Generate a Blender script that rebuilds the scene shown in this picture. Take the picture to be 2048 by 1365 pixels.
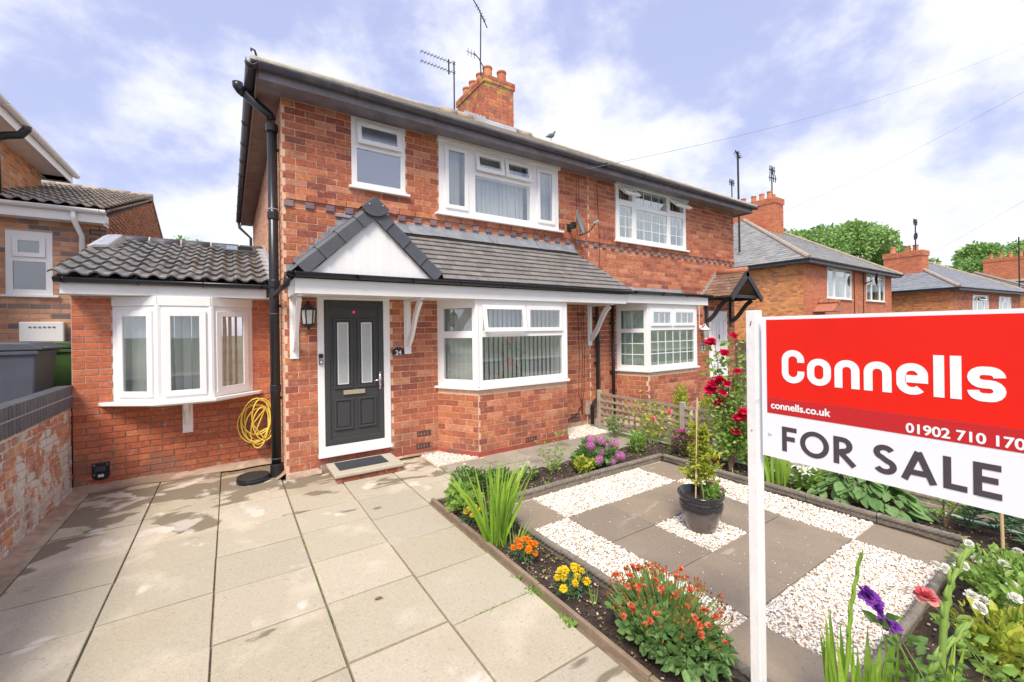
import bpy, math, random
import numpy as np
from math import sin, cos, pi, radians, sqrt, floor
from mathutils import Matrix, Vector, noise as mnoise
for o in list(bpy.data.objects): bpy.data.objects.remove(o)
scene = bpy.context.scene
R = random.Random(7)
NR = np.random.RandomState(11)

# ------------------------------------------------------------------ camera, sky, sun, exposure
FPX, YAW, PITCH, ROLL = 846.08, radians(33.7334), radians(0.0266), radians(-0.8018)
CAM = Vector((-0.55365, -5.82502, 1.71082)); SY = -22.18
_F = Vector((sin(YAW)*cos(PITCH), cos(YAW)*cos(PITCH), -sin(PITCH)))
_R = Vector((cos(YAW), -sin(YAW), 0)); _U = _R.cross(_F)
_R2 = _R*cos(ROLL) + _U*sin(ROLL); _U2 = -_R*sin(ROLL) + _U*cos(ROLL)
cd = bpy.data.cameras.new('camera'); cam = bpy.data.objects.new('camera', cd)
scene.collection.objects.link(cam); scene.camera = cam
m = Matrix.Identity(4)
for i in range(3):
    m[i][0] = _R2[i]; m[i][1] = _U2[i]; m[i][2] = -_F[i]; m[i][3] = CAM[i]
cam.matrix_world = m
cd.sensor_width = 36; cd.lens = FPX*36/2048; cd.shift_y = SY/2048; cd.clip_start = .02; cd.clip_end = 3000

SUN_EL, SUN_AZ = radians(52), radians(224)      # azimuth measured clockwise from +Y
w = bpy.data.worlds.new('World'); scene.world = w; w.use_nodes = True
nt = w.node_tree; N = nt.nodes; L = nt.links; N.clear()
out = N.new('ShaderNodeOutputWorld'); bg = N.new('ShaderNodeBackground'); L.new(bg.outputs[0], out.inputs[0])
sky = N.new('ShaderNodeTexSky'); sky.sky_type = 'NISHITA'; sky.sun_disc = False
sky.sun_elevation = SUN_EL; sky.sun_rotation = SUN_AZ; sky.dust_density = 1.5; sky.ozone_density = 2.5; sky.air_density = 1.0
tc = N.new('ShaderNodeTexCoord')
def wn(t, **k):
    n = N.new(t)
    for a, b in k.items(): setattr(n, a, b)
    return n
mp = wn('ShaderNodeMapping'); mp.inputs['Scale'].default_value = (1.0, 1.0, 1.45); mp.inputs['Location'].default_value = (1.3, 4.2, .75)
L.new(tc.outputs['Generated'], mp.inputs['Vector'])
n1 = wn('ShaderNodeTexNoise'); n1.inputs['Scale'].default_value = 3.6; n1.inputs['Detail'].default_value = 10; n1.inputs['Roughness'].default_value = .56; n1.inputs['Distortion'].default_value = .0
L.new(mp.outputs[0], n1.inputs['Vector'])
sep = wn('ShaderNodeSeparateXYZ'); L.new(tc.outputs['Generated'], sep.inputs[0])
mr = wn('ShaderNodeMapRange'); mr.inputs[1].default_value = .0; mr.inputs[2].default_value = .62; mr.inputs[3].default_value = .15; mr.inputs[4].default_value = -.05
L.new(sep.outputs['Z'], mr.inputs[0])
# the cloud cover thickens towards +X, as the photographed sky does
mx = wn('ShaderNodeMapRange'); mx.inputs[1].default_value = -.3; mx.inputs[2].default_value = 1.0; mx.inputs[3].default_value = -.01; mx.inputs[4].default_value = .09
L.new(sep.outputs['X'], mx.inputs[0])
ad = wn('ShaderNodeMath', operation='ADD'); L.new(n1.outputs[0], ad.inputs[0]); L.new(mr.outputs[0], ad.inputs[1])
ad2 = wn('ShaderNodeMath', operation='ADD'); L.new(ad.outputs[0], ad2.inputs[0]); L.new(mx.outputs[0], ad2.inputs[1])
cr = wn('ShaderNodeValToRGB'); L.new(ad2.outputs[0], cr.inputs[0])
cr.color_ramp.interpolation = 'EASE'
cr.color_ramp.elements[0].position = .44; cr.color_ramp.elements[0].color = (0, 0, 0, 1)
cr.color_ramp.elements[1].position = .665; cr.color_ramp.elements[1].color = (.95, .95, .95, 1)
tint = wn('ShaderNodeMix', data_type='RGBA', blend_type='MULTIPLY'); tint.inputs[0].default_value = 1
L.new(sky.outputs[0], tint.inputs[6]); tint.inputs[7].default_value = (1.6, 1.25, .95, 1)
n2 = wn('ShaderNodeTexNoise'); n2.inputs['Scale'].default_value = 5.5; n2.inputs['Detail'].default_value = 7
L.new(mp.outputs[0], n2.inputs['Vector'])
cc = wn('ShaderNodeMix', data_type='RGBA'); L.new(n2.outputs[0], cc.inputs[0])
cc.inputs[6].default_value = (5.8, 6.0, 7.0, 1); cc.inputs[7].default_value = (7.3, 7.4, 7.6, 1)
hz = wn('ShaderNodeMix', data_type='RGBA'); hz.inputs[0].default_value = .72
L.new(tint.outputs[2], hz.inputs[6]); hz.inputs[7].default_value = (3.95, 4.35, 6.9, 1)
mxn = wn('ShaderNodeMix', data_type='RGBA'); L.new(cr.outputs[0], mxn.inputs[0]); L.new(hz.outputs[2], mxn.inputs[6]); L.new(cc.outputs[2], mxn.inputs[7])
L.new(mxn.outputs[2], bg.inputs[0]); bg.inputs[1].default_value = .1

sd = bpy.data.lights.new('sun', 'SUN'); so = bpy.data.objects.new('sun', sd); scene.collection.objects.link(so)
sd.energy = 2.7; sd.angle = radians(20); sd.color = (1, .92, .78)
sv = Vector((sin(SUN_AZ)*cos(SUN_EL), cos(SUN_AZ)*cos(SUN_EL), sin(SUN_EL)))
so.rotation_euler = sv.to_track_quat('Z', 'Y').to_euler()
scene.view_settings.view_transform = 'Standard'; scene.view_settings.look = 'None'
scene.view_settings.exposure = 0.68; scene.view_settings.gamma = 1
scene.cycles.max_bounces = 6; scene.cycles.transparent_max_bounces = 12

# ------------------------------------------------------------------ materials
def ramp(nt, cols, interp='LINEAR'):
    r = nt.nodes.new('ShaderNodeValToRGB'); e = r.color_ramp; e.interpolation = interp
    while len(e.elements) < len(cols): e.elements.new(.5)
    for i, c in enumerate(cols):
        e.elements[i].position = i/max(1, len(cols)-1) if interp != 'CONSTANT' else i/len(cols)
        e.elements[i].color = (*c, 1)
    return r
def mat(name, cols, rough=.7, ns=4., na=.2, bump=0., bs=60., metal=0., spec=.4, stains=(), trans=0., interp='LINEAR', coat=0., bd=.01):
    """cols: colours drawn per piece; na: amount of grain in value; stains: (colour, scale, low, high, amount[, axis range])"""
    mt = bpy.data.materials.new(name); mt.use_nodes = True; nt = mt.node_tree; n = nt.nodes; l = nt.links
    b = n['Principled BSDF']; b.inputs['Roughness'].default_value = rough; b.inputs['Metallic'].default_value = metal
    b.inputs['Specular IOR Level'].default_value = spec
    if coat: b.inputs['Coat Weight'].default_value = coat
    geo = n.new('ShaderNodeNewGeometry')
    if len(cols) > 1:
        at = n.new('ShaderNodeAttribute'); at.attribute_name = 'rnd'
        oi = n.new('ShaderNodeObjectInfo')
        a = n.new('ShaderNodeMath'); a.operation = 'ADD'; l.new(at.outputs['Fac'], a.inputs[0]); l.new(oi.outputs['Random'], a.inputs[1])
        f = n.new('ShaderNodeMath'); f.operation = 'FRACT'; l.new(a.outputs[0], f.inputs[0])
        r = ramp(nt, cols, interp); l.new(f.outputs[0], r.inputs[0]); col = r.outputs[0]
    else:
        rg = n.new('ShaderNodeRGB'); rg.outputs[0].default_value = (*cols[0], 1); col = rg.outputs[0]
    tx = n.new('ShaderNodeTexNoise'); tx.inputs['Scale'].default_value = ns; tx.inputs['Detail'].default_value = 6; tx.inputs['Roughness'].default_value = .65
    l.new(geo.outputs['Position'], tx.inputs['Vector'])
    if na:
        mr = n.new('ShaderNodeMapRange'); mr.inputs[1].default_value = .25; mr.inputs[2].default_value = .75
        mr.inputs[3].default_value = 1-na; mr.inputs[4].default_value = 1+na; l.new(tx.outputs[0], mr.inputs[0])
        v = n.new('ShaderNodeVectorMath'); v.operation = 'SCALE'; l.new(col, v.inputs[0]); l.new(mr.outputs[0], v.inputs['Scale']); col = v.outputs[0]
    for st in stains:
        c, sc, lo, hi, amt = st[:5]
        t2 = n.new('ShaderNodeTexNoise'); t2.inputs['Scale'].default_value = sc; t2.inputs['Detail'].default_value = 5; t2.inputs['Distortion'].default_value = .3
        if len(st) > 6 and st[6]:
            mp = n.new('ShaderNodeMapping'); mp.inputs['Scale'].default_value = st[6]; l.new(geo.outputs['Position'], mp.inputs[0]); l.new(mp.outputs[0], t2.inputs['Vector'])
        else: l.new(geo.outputs['Position'], t2.inputs['Vector'])
        src = t2.outputs[0]
        if len(st) > 5 and st[5]:
            ax, a0, a1, k = st[5]
            sp = n.new('ShaderNodeSeparateXYZ'); l.new(geo.outputs['Position'], sp.inputs[0])
            m2 = n.new('ShaderNodeMapRange'); m2.inputs[1].default_value = a0; m2.inputs[2].default_value = a1; m2.inputs[3].default_value = -k; m2.inputs[4].default_value = k
            l.new(sp.outputs[ax], m2.inputs[0])
            a = n.new('ShaderNodeMath'); a.operation = 'ADD'; l.new(src, a.inputs[0]); l.new(m2.outputs[0], a.inputs[1]); src = a.outputs[0]
        m3 = n.new('ShaderNodeMapRange'); m3.inputs[1].default_value = lo; m3.inputs[2].default_value = hi; m3.inputs[3].default_value = 0; m3.inputs[4].default_value = amt
        l.new(src, m3.inputs[0])
        mx = n.new('ShaderNodeMix'); mx.data_type = 'RGBA'; l.new(m3.outputs[0], mx.inputs[0]); l.new(col, mx.inputs[6]); mx.inputs[7].default_value = (*c, 1); col = mx.outputs[2]
    l.new(col, b.inputs['Base Color'])
    if bump:
        t3 = n.new('ShaderNodeTexNoise'); t3.inputs['Scale'].default_value = bs; t3.inputs['Detail'].default_value = 4; l.new(geo.outputs['Position'], t3.inputs['Vector'])
        bp = n.new('ShaderNodeBump'); bp.inputs['Strength'].default_value = bump; bp.inputs['Distance'].default_value = bd
        l.new(t3.outputs[0], bp.inputs['Height']); l.new(bp.outputs[0], b.inputs['Normal'])
    if trans:
        tr = n.new('ShaderNodeBsdfTranslucent'); l.new(col, tr.inputs['Color']); ms = n.new('ShaderNodeMixShader'); ms.inputs[0].default_value = trans
        l.new(b.outputs[0], ms.inputs[1]); l.new(tr.outputs[0], ms.inputs[2]); l.new(ms.outputs[0], n['Material Output'].inputs[0])
    return mt
def glassmat(name, refl=.12, tint=(.9, .95, .95), rough=0.0, facing=.55):
    mt = bpy.data.materials.new(name); mt.use_nodes = True; nt = mt.node_tree; n = nt.nodes; l = nt.links; n.remove(n['Principled BSDF'])
    t = n.new('ShaderNodeBsdfTransparent'); t.inputs[0].default_value = (*tint, 1)
    g = n.new('ShaderNodeBsdfGlossy'); g.inputs['Roughness'].default_value = rough; g.inputs['Color'].default_value = (.95, .97, 1, 1)
    lw = n.new('ShaderNodeLayerWeight'); lw.inputs[0].default_value = .3
    a = n.new('ShaderNodeMath'); a.operation = 'MULTIPLY_ADD'; a.inputs[1].default_value = facing; a.inputs[2].default_value = refl; l.new(lw.outputs['Facing'], a.inputs[0])
    m = n.new('ShaderNodeMixShader'); l.new(a.outputs[0], m.inputs[0]); l.new(t.outputs[0], m.inputs[1]); l.new(g.outputs[0], m.inputs[2])
    l.new(m.outputs[0], n['Material Output'].inputs[0]); return mt

B_MAIN = mat('brick_main', [(.50, .165, .085), (.43, .125, .065), (.56, .21, .11), (.37, .105, .06), (.51, .18, .095), (.31, .095, .065), (.46, .145, .07), (.55, .20, .10), (.40, .12, .065), (.25, .075, .055), (.52, .20, .095), (.60, .26, .145), (.45, .19, .13)], .85, 22, .38, .5, 90,
             stains=[((.22, .09, .06), 2.2, .47, .60, .55, ('Z', .55, -.15, .12)), ((.60, .42, .32), 7.5, .64, .70, .4), ((.62, .38, .28), 1.3, .62, .78, .3), ((.20, .07, .06), 3.5, .58, .72, .5), ((.66, .42, .30), 17, .62, .70, .45)])
MORT = mat('mortar_main', [(.74, .53, .39)], .95, 12, .2, .3, 90)
B_EXT = mat('brick_extension', [(.55, .165, .075), (.48, .13, .065), (.57, .19, .09), (.43, .12, .06), (.53, .155, .07), (.38, .105, .055)], .85, 24, .32, .5, 90, stains=[((.60, .36, .28), 1.6, .60, .76, .35), ((.30, .10, .06), 2.5, .55, .7, .4), ((.62, .48, .42), 9, .62, .68, .35, ('Z', .8, .0, .05)), ((.24, .12, .08), 2.0, .50, .60, .7, ('Z', .45, -.1, .12))])
MORT_E = mat('mortar_extension', [(.52, .43, .36)], .95, 12, .2, .3, 90, stains=[((.20, .13, .10), .8, .38, .52, .85, ('Z', 1.1, .5, .4))])
B_DENT = mat('dentil_brick', [(.22, .15, .17), (.17, .12, .14), (.27, .19, .20), (.20, .14, .15)], .6, 12, .25, .3, 100)
B_OLD = mat('brick_old_painted', [(.52, .20, .11), (.44, .15, .09), (.58, .27, .15), (.42, .22, .17), (.50, .17, .09)], .9, 8, .3, .6, 60,
            stains=[((.62, .60, .56), 3.4, .51, .545, .88, ('Z', 1.05, .0, .06)), ((.60, .56, .50), 13, .57, .61, .6), ((.26, .19, .15), 2.2, .55, .66, .6)], bd=.02)
MORT_O = mat('mortar_old', [(.50, .40, .33)], .95, 9, .3, .6, 40, stains=[((.62, .58, .53), 2.1, .52, .58, .8), ((.20, .15, .12), 2.6, .56, .66, .7)])
B_NB = mat('brick_buff', [(.58, .30, .18), (.64, .36, .23), (.50, .24, .15), (.22, .17, .16), (.60, .32, .2), (.30, .20, .17), (.66, .36, .22)], .85, 8, .2, .3, 90, interp='CONSTANT')
MORT_N = mat('mortar_pale', [(.55, .44, .36)], .95, 8, .15)
B_ORG = mat('brick_orange', [(.74, .32, .10), (.66, .26, .09), (.78, .38, .15), (.48, .17, .08), (.68, .30, .11), (.34, .16, .10)], .85, 6, .2)
B_ORR = mat('brick_orange_red', [(.56, .18, .09), (.60, .22, .11), (.50, .14, .075), (.62, .25, .13)], .85, 6, .2)
B_CH = mat('brick_chimney', [(.50, .14, .07), (.42, .11, .065), (.58, .20, .09), (.30, .12, .09), (.54, .17, .08)], .85, 8, .3, .3, 60,
           stains=[((.50, .40, .10), 5, .56, .64, .75, ('Z', 7.0, 8.05, .10)), ((.16, .12, .10), 3, .55, .68, .6)])
WHITE = mat('white_upvc', [(.88, .88, .88)], .35, 2, .03, spec=.5)
WHITE2 = mat('white_fascia', [(.86, .86, .85)], .4, 3, .05, spec=.5, stains=[((.62, .58, .50), 2.2, .62, .8, .3)])
CLAD = mat('white_cladding', [(.86, .87, .87), (.83, .84, .84)], .4, 3, .04, spec=.5)
BLACK = mat('black_plastic', [(.018, .019, .024)], .3, 6, .25, spec=.5)
BLACK2 = mat('black_matt', [(.03, .03, .032)], .65, 20, .3)
SOFFIT = mat('painted_eaves', [(.22, .205, .235)], .5, 4, .35, .2, 30, stains=[((.45, .42, .40), 8, .66, .74, .6), ((.22, .17, .15), 2, .55, .7, .5)])
SOFFIT_S = mat('painted_side_eaves', [(.23, .155, .135)], .55, 4, .35, .2, 30)
GUT = mat('old_gutter', [(.095, .09, .11)], .4, 5, .35, stains=[((.25, .22, .22), 6, .62, .75, .5)])
LEAD = mat('lead', [(.30, .32, .35)], .5, 5, .3, .35, 12, metal=.3, stains=[((.48, .48, .46), 6, .58, .70, .5)], bd=.03)
LEADN = mat('new_lead', [(.62, .63, .65)], .35, 9, .2, .3, 20, metal=.5, bd=.02)
TILE = mat('grey_roof_tile', [(.20, .19, .185), (.235, .222, .213), (.18, .17, .165), (.26, .245, .232), (.215, .20, .185)], .6, 9, .22, .2, 100, stains=[((.42, .38, .30), 14, .70, .76, .4)])
PANT2 = mat('brown_pantile', [(.27, .225, .175), (.32, .27, .21), (.22, .185, .15), (.36, .31, .25)], .6, 10, .25, .3, 60, stains=[((.58, .52, .42), 7, .52, .64, .35)])
RIDGE = mat('slate_grey_ridge', [(.075, .082, .098), (.088, .095, .11), (.068, .074, .088)], .5, 8, .12, .15, 60)
PANT = mat('brown_grey_pantile', [(.15, .143, .13), (.19, .18, .165), (.125, .12, .11), (.22, .205, .185)], .36, 10, .25, .3, 60, spec=.6, stains=[((.55, .51, .43), 7, .52, .64, .35)])
SLATE = mat('weathered_slate', [(.42, .39, .33), (.48, .44, .37), (.36, .335, .29), (.52, .48, .40)], .8, 4, .3, .4, 30, stains=[((.52, .47, .27), 5, .58, .68, .5), ((.62, .60, .54), 9, .62, .68, .5)], bd=.02)
SLATE2 = mat('grey_slate', [(.25, .255, .25), (.29, .29, .285), (.22, .225, .225), (.33, .325, .31)], .75, 3, .25, .3, 20, stains=[((.60, .60, .55), 5, .66, .70, .7)])
SLATE3 = mat('blue_slate', [(.22, .24, .275), (.26, .28, .31), (.19, .21, .245)], .7, 3, .2)
REDT = mat('old_clay_tile', [(.19, .115, .085), (.25, .14, .10), (.14, .10, .085), (.28, .17, .12)], .8, 9, .3, .3, 60, stains=[((.40, .34, .22), 8, .6, .7, .4)])
RIDR = mat('clay_ridge', [(.46, .19, .12), (.42, .17, .11)], .8, 6, .25)
RIDO = mat('buff_ridge', [(.36, .30, .24), (.42, .35, .28)], .8, 5, .3)
POT = mat('terracotta', [(.52, .19, .09), (.58, .24, .12), (.46, .16, .08)], .75, 6, .2)
FLAU = mat('mossy_flaunching', [(.30, .27, .20)], .95, 9, .4, .6, 30, stains=[((.42, .33, .07), 7, .48, .56, .9), ((.10, .10, .08), 11, .58, .64, .7)], bd=.03)
DOORM = mat('charcoal_door', [(.052, .054, .058)], .45, 40, .12, .15, 300, spec=.45)
CHROME = mat('chrome', [(.75, .75, .76)], .15, 5, .05, metal=1)
BRASS = mat('letter_plate_gold', [(.72, .64, .46)], .3, 5, .05, metal=.6)
FROST = mat('frosted_glass', [(.46, .49, .49)], .35, 120, .35, .3, 200, spec=.6)
GLASS = glassmat('window_glass', .10, (.94, .97, .96), 0, .32)
GLASS_R = glassmat('window_glass_bright', .16, (.90, .96, .92), 0, .4)
GLASS_O = glassmat('obscure_glass', .30, (.5, .55, .6), .25)
BLIND = mat('blind_fabric', [(.74, .76, .75), (.70, .72, .71)], .9, 4, .05, trans=.3)
BLIND_W = mat('white_blind_fabric', [(.84, .86, .90), (.80, .82, .86)], .9, 4, .05, trans=.3)
NET = mat('net_curtain', [(.80, .84, .78)], .9, 3, .1, trans=.3)
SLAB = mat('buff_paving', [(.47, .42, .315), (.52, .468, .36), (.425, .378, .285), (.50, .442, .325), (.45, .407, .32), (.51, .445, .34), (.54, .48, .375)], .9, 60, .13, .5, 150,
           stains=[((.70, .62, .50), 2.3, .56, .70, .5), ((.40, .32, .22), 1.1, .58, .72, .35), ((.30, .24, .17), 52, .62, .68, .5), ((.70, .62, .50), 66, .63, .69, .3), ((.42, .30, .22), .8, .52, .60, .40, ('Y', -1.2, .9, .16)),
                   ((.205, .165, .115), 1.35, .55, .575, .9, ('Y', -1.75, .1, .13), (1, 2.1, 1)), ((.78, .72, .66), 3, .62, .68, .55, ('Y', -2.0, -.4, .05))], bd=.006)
SLABP = mat('grey_path_paving', [(.30, .265, .22), (.34, .30, .25), (.28, .25, .21)], .75, 60, .15, .4, 140, stains=[((.46, .41, .34), 2, .5, .62, .6), ((.17, .14, .11), 3, .56, .64, .6), ((.12, .10, .08), 30, .66, .72, .6)], bd=.006)
SLABG = mat('brown_garden_slab', [(.285, .228, .17), (.315, .25, .185), (.26, .213, .165), (.28, .228, .178)], .6, 70, .18, .4, 150, stains=[((.36, .29, .21), 2.2, .5, .66, .45), ((.19, .16, .14), 1.7, .55, .68, .5), ((.10, .085, .07), 55, .66, .70, .6), ((.52, .46, .37), .9, .66, .69, .55, None, (1, 3, 1))], bd=.005)
SANDY = mat('pale_grit', [(.74, .66, .54)], .95, 30, .4, .5, 80)
PALEB = mat('pale_side_brick', [(.66, .34, .20), (.70, .40, .26), (.60, .29, .17), (.72, .44, .30), (.56, .30, .22)], .85, 8, .2, .3, 90)
AIRB = mat('dark_air_brick', [(.085, .055, .05), (.10, .07, .065)], .8, 12, .3)
JOINT = mat('joint_dirt', [(.23, .175, .12)], .95, 14, .4, .4, 60, stains=[((.12, .17, .03), 2.3, .55, .62, .8)])
HAUNCH = mat('pink_mortar', [(.41, .30, .225)], .95, 6, .25, .5, 50, stains=[((.26, .17, .12), 2, .48, .58, .7), ((.62, .50, .42), 4, .58, .68, .5)], bd=.02)
PEB = mat('gravel_pebble', [(.90, .87, .80), (.93, .91, .86), (.86, .74, .60), (.94, .93, .89), (.90, .84, .74), (.70, .42, .26), (.93, .91, .86), (.90, .84, .74), (.42, .37, .33), (.94, .92, .88), (.88, .80, .68), (.93, .90, .84)], .7, 30, .12, interp='CONSTANT')
SOIL = mat('garden_soil', [(.062, .043, .032)], .95, 22, .5, .9, 55, stains=[((.14, .105, .08), 9, .56, .66, .6)], bd=.03)
CHIP = mat('soil_chips', [(.30, .21, .13), (.05, .035, .028), (.16, .11, .08), (.09, .065, .05), (.55, .45, .33), (.07, .05, .04), (.05, .04, .03)], .9, 9, .3, interp='CONSTANT')
ROPE = mat('grey_rope_stone', [(.20, .175, .145), (.24, .21, .175)], .9, 20, .3, .5, 80, stains=[((.16, .14, .12), 6, .52, .64, .6), ((.42, .39, .34), 12, .6, .7, .5)])
EDGE = mat('brown_edging', [(.27, .20, .145), (.31, .23, .165)], .85, 10, .25, .4, 60, stains=[((.20, .15, .12), 5, .58, .68, .5)])
WOOD = mat('grey_weathered_wood', [(.37, .30, .23), (.43, .35, .265), (.33, .27, .215)], .9, 20, .35, .5, 60, stains=[((.45, .38, .30), 7, .56, .68, .4)])
WOODP = mat('grey_post_wood', [(.44, .385, .30)], .9, 14, .25, .4, 60, stains=[((.26, .22, .17), 5, .58, .7, .5)])
CANE = mat('bamboo_cane', [(.66, .50, .28), (.60, .44, .24)], .6, 12, .15)
def leafm(name, cols, na=.25, trans=.35): return mat(name, cols, .5, 30, na, trans=trans, spec=.3)
LF_MID = leafm('leaf_mid', [(0.142, 0.279, 0.067), (0.209, 0.369, 0.094), (0.114, 0.217, 0.057), (0.274, 0.446, 0.126)])
LF_BRI = leafm('leaf_bright', [(0.278, 0.454, 0.092), (0.345, 0.521, 0.121), (0.213, 0.389, 0.085), (0.411, 0.568, 0.157)])
LF_YEL = leafm('leaf_yellow_green', [(0.483, 0.529, 0.069), (0.575, 0.598, 0.092), (0.391, 0.483, 0.069), (0.299, 0.414, 0.057)])
LF_DRK = leafm('leaf_dark', [(0.058, 0.156, 0.046), (0.091, 0.208, 0.058), (0.046, 0.117, 0.039), (0.130, 0.260, 0.078)])
LF_BLU = leafm('leaf_bluegreen', [(0.104, 0.221, 0.117), (0.156, 0.286, 0.156), (0.078, 0.169, 0.091)])
LF_PEO = leafm('leaf_peony', [(0.171, 0.322, 0.105), (0.239, 0.410, 0.138), (0.142, 0.273, 0.092), (0.306, 0.477, 0.185)])
LF_IRI = leafm('blade_green', [(0.291, 0.504, 0.056), (0.381, 0.594, 0.078), (0.224, 0.426, 0.050), (0.470, 0.627, 0.134)])
LF_PUR = leafm('leaf_purple_tinge', [(0.160, 0.200, 0.060), (0.200, 0.080, 0.080), (0.120, 0.180, 0.050)])
LF_TREE = leafm('leaf_tree', [(0.224, 0.380, 0.111), (0.332, 0.539, 0.159), (0.160, 0.281, 0.091), (0.458, 0.682, 0.233), (0.266, 0.439, 0.128)])
LF_TRD = leafm('leaf_tree_deep', [(0.104, 0.229, 0.062), (0.166, 0.354, 0.083), (0.250, 0.458, 0.115)])
STEM = mat('green_stem', [(.20, .30, .08)], .6, 10, .2)
STEMW = mat('woody_stem', [(.19, .13, .08)], .8, 10, .3)
BARK = mat('bark', [(.12, .09, .07)], .9, 3, .3)
def petm(name, cols): return mat(name, cols, .6, 40, .18, trans=.35, spec=.2)
PT_RED = petm('petal_red', [(.82, .016, .08), (.86, .03, .14), (.68, .01, .06), (.86, .08, .24)])
PT_HYD = petm('petal_mauve', [(.78, .20, .56), (.84, .32, .68), (.72, .15, .46), (.78, .38, .76)])
PT_YEL = petm('petal_yellow', [(.90, .66, .02), (.92, .74, .05), (.85, .56, .01)])
PT_ORA = petm('petal_orange', [(.90, .28, .01), (.92, .36, .02), (.86, .18, .01)])
PT_DAH = petm('petal_flame', [(.58, .03, .02), (.66, .12, .04), (.72, .24, .12), (.48, .02, .015), (.74, .36, .18), (.62, .07, .03)])
PT_BUD = petm('bud_bronze', [(.50, .12, .03), (.62, .22, .03), (.36, .07, .02), (.34, .30, .05)])
PT_WHT = petm('petal_white', [(.86, .86, .80), (.84, .82, .74)])
PT_PUR = petm('petal_purple', [(.34, .08, .55), (.42, .14, .64), (.27, .05, .45)])
PT_PNK = petm('petal_pink', [(.74, .10, .14), (.80, .22, .24), (.86, .42, .38)])
PT_MAG = petm('petal_magenta', [(.55, .06, .28), (.62, .14, .38), (.45, .05, .25)])
SOILW = mat('green_hose', [(.36, .50, .42)], .5, 5, .1)
YEL = mat('yellow_hose', [(.84, .66, .10), (.86, .70, .16)], .45, 8, .12, spec=.4)
BIN_G = mat('bin_grey', [(.085, .095, .12)], .5, 6, .15, .1, 200)
BIN_B = mat('bin_brown', [(.075, .05, .055)], .5, 6, .15)
BIN_V = mat('bin_green', [(.05, .11, .03)], .5, 6, .15)
COPE = mat('blue_coping_brick', [(.085, .09, .105), (.10, .105, .125), (.07, .075, .09)], .6, 15, .25, .3, 60)
COPE_T = mat('coping_top', [(.30, .31, .34)], .7, 12, .15, .3, 60)
POTM = mat('glazed_pot', [(.022, .023, .028)], .12, 6, .3, spec=.6, coat=.4, stains=[((.15, .12, .11), 7, .50, .60, .8, ('Z', .17, .08, .25), (1, 1, .35))])
ALU = mat('grey_metal', [(.16, .16, .17)], .45, 5, .2, metal=.6)
DISH = mat('dish_grey', [(.22, .24, .26)], .45, 5, .1)
RED = mat('sign_red', [(.80, .016, .006)], .42, 2, .05, .05, 60, spec=.3, stains=[((.86, .34, .28), 26, .715, .73, .5, None, (1, 1, .12)), ((.62, .012, .008), 3, .55, .75, .4)])
DRED = mat('sign_dark_red', [(.56, .022, .026)], .3, 2, .03, spec=.5)
SIGNW = mat('sign_white', [(.86, .88, .92)], .3, 2, .02, spec=.5)
LETW = mat('letter_white', [(.90, .91, .93)], .35, 2, .0)
LETD = mat('letter_dark', [(.075, .062, .075)], .35, 2, .0)
POSTW = mat('post_white_paint', [(.87, .87, .86)], .55, 6, .08, .2, 40, stains=[((.50, .46, .40), 9, .68, .74, .5)])
GROUND = mat('ground_earth', [(.15, .145, .11)], .95, 1.5, .4, stains=[((.08, .14, .03), 3, .5, .6, .7)])
GRASS = leafm('grass_blade', [(0.120, 0.240, 0.040), (0.180, 0.320, 0.060), (0.090, 0.180, 0.030)])
STEPM = mat('step_concrete', [(.50, .455, .37)], .9, 45, .14, .4, 120, stains=[((.30, .27, .20), 6, .58, .70, .4)])
STRIP = mat('old_mortar_strip', [(.47, .39, .31)], .95, 6, .25, .5, 50, stains=[((.26, .19, .13), 2, .5, .6, .7), ((.60, .52, .44), 4, .58, .68, .5)], bd=.02)
PAINTR = mat('red_plinth_paint', [(.34, .075, .05), (.40, .10, .07)], .8, 8, .25, .3, 60, stains=[((.16, .12, .10), 3, .55, .66, .5)])
MAT_D = mat('doormat_rubber', [(.05, .057, .068)], .8, 60, .25, .5, 250)
GLOW = mat('lamp_glass', [(.70, .70, .66)], .2, 20, .1)
BEAM = mat('black_painted_timber', [(.035, .036, .042)], .5, 8, .3)
ASPH = mat('asphalt', [(.06, .06, .06)], .9, 20, .2)
PLANTER = mat('pale_green_planter', [(.55, .66, .58)], .5, 5, .08)
BIRD = mat('pigeon_grey', [(.14, .15, .19)], .7, 30, .3)

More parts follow.
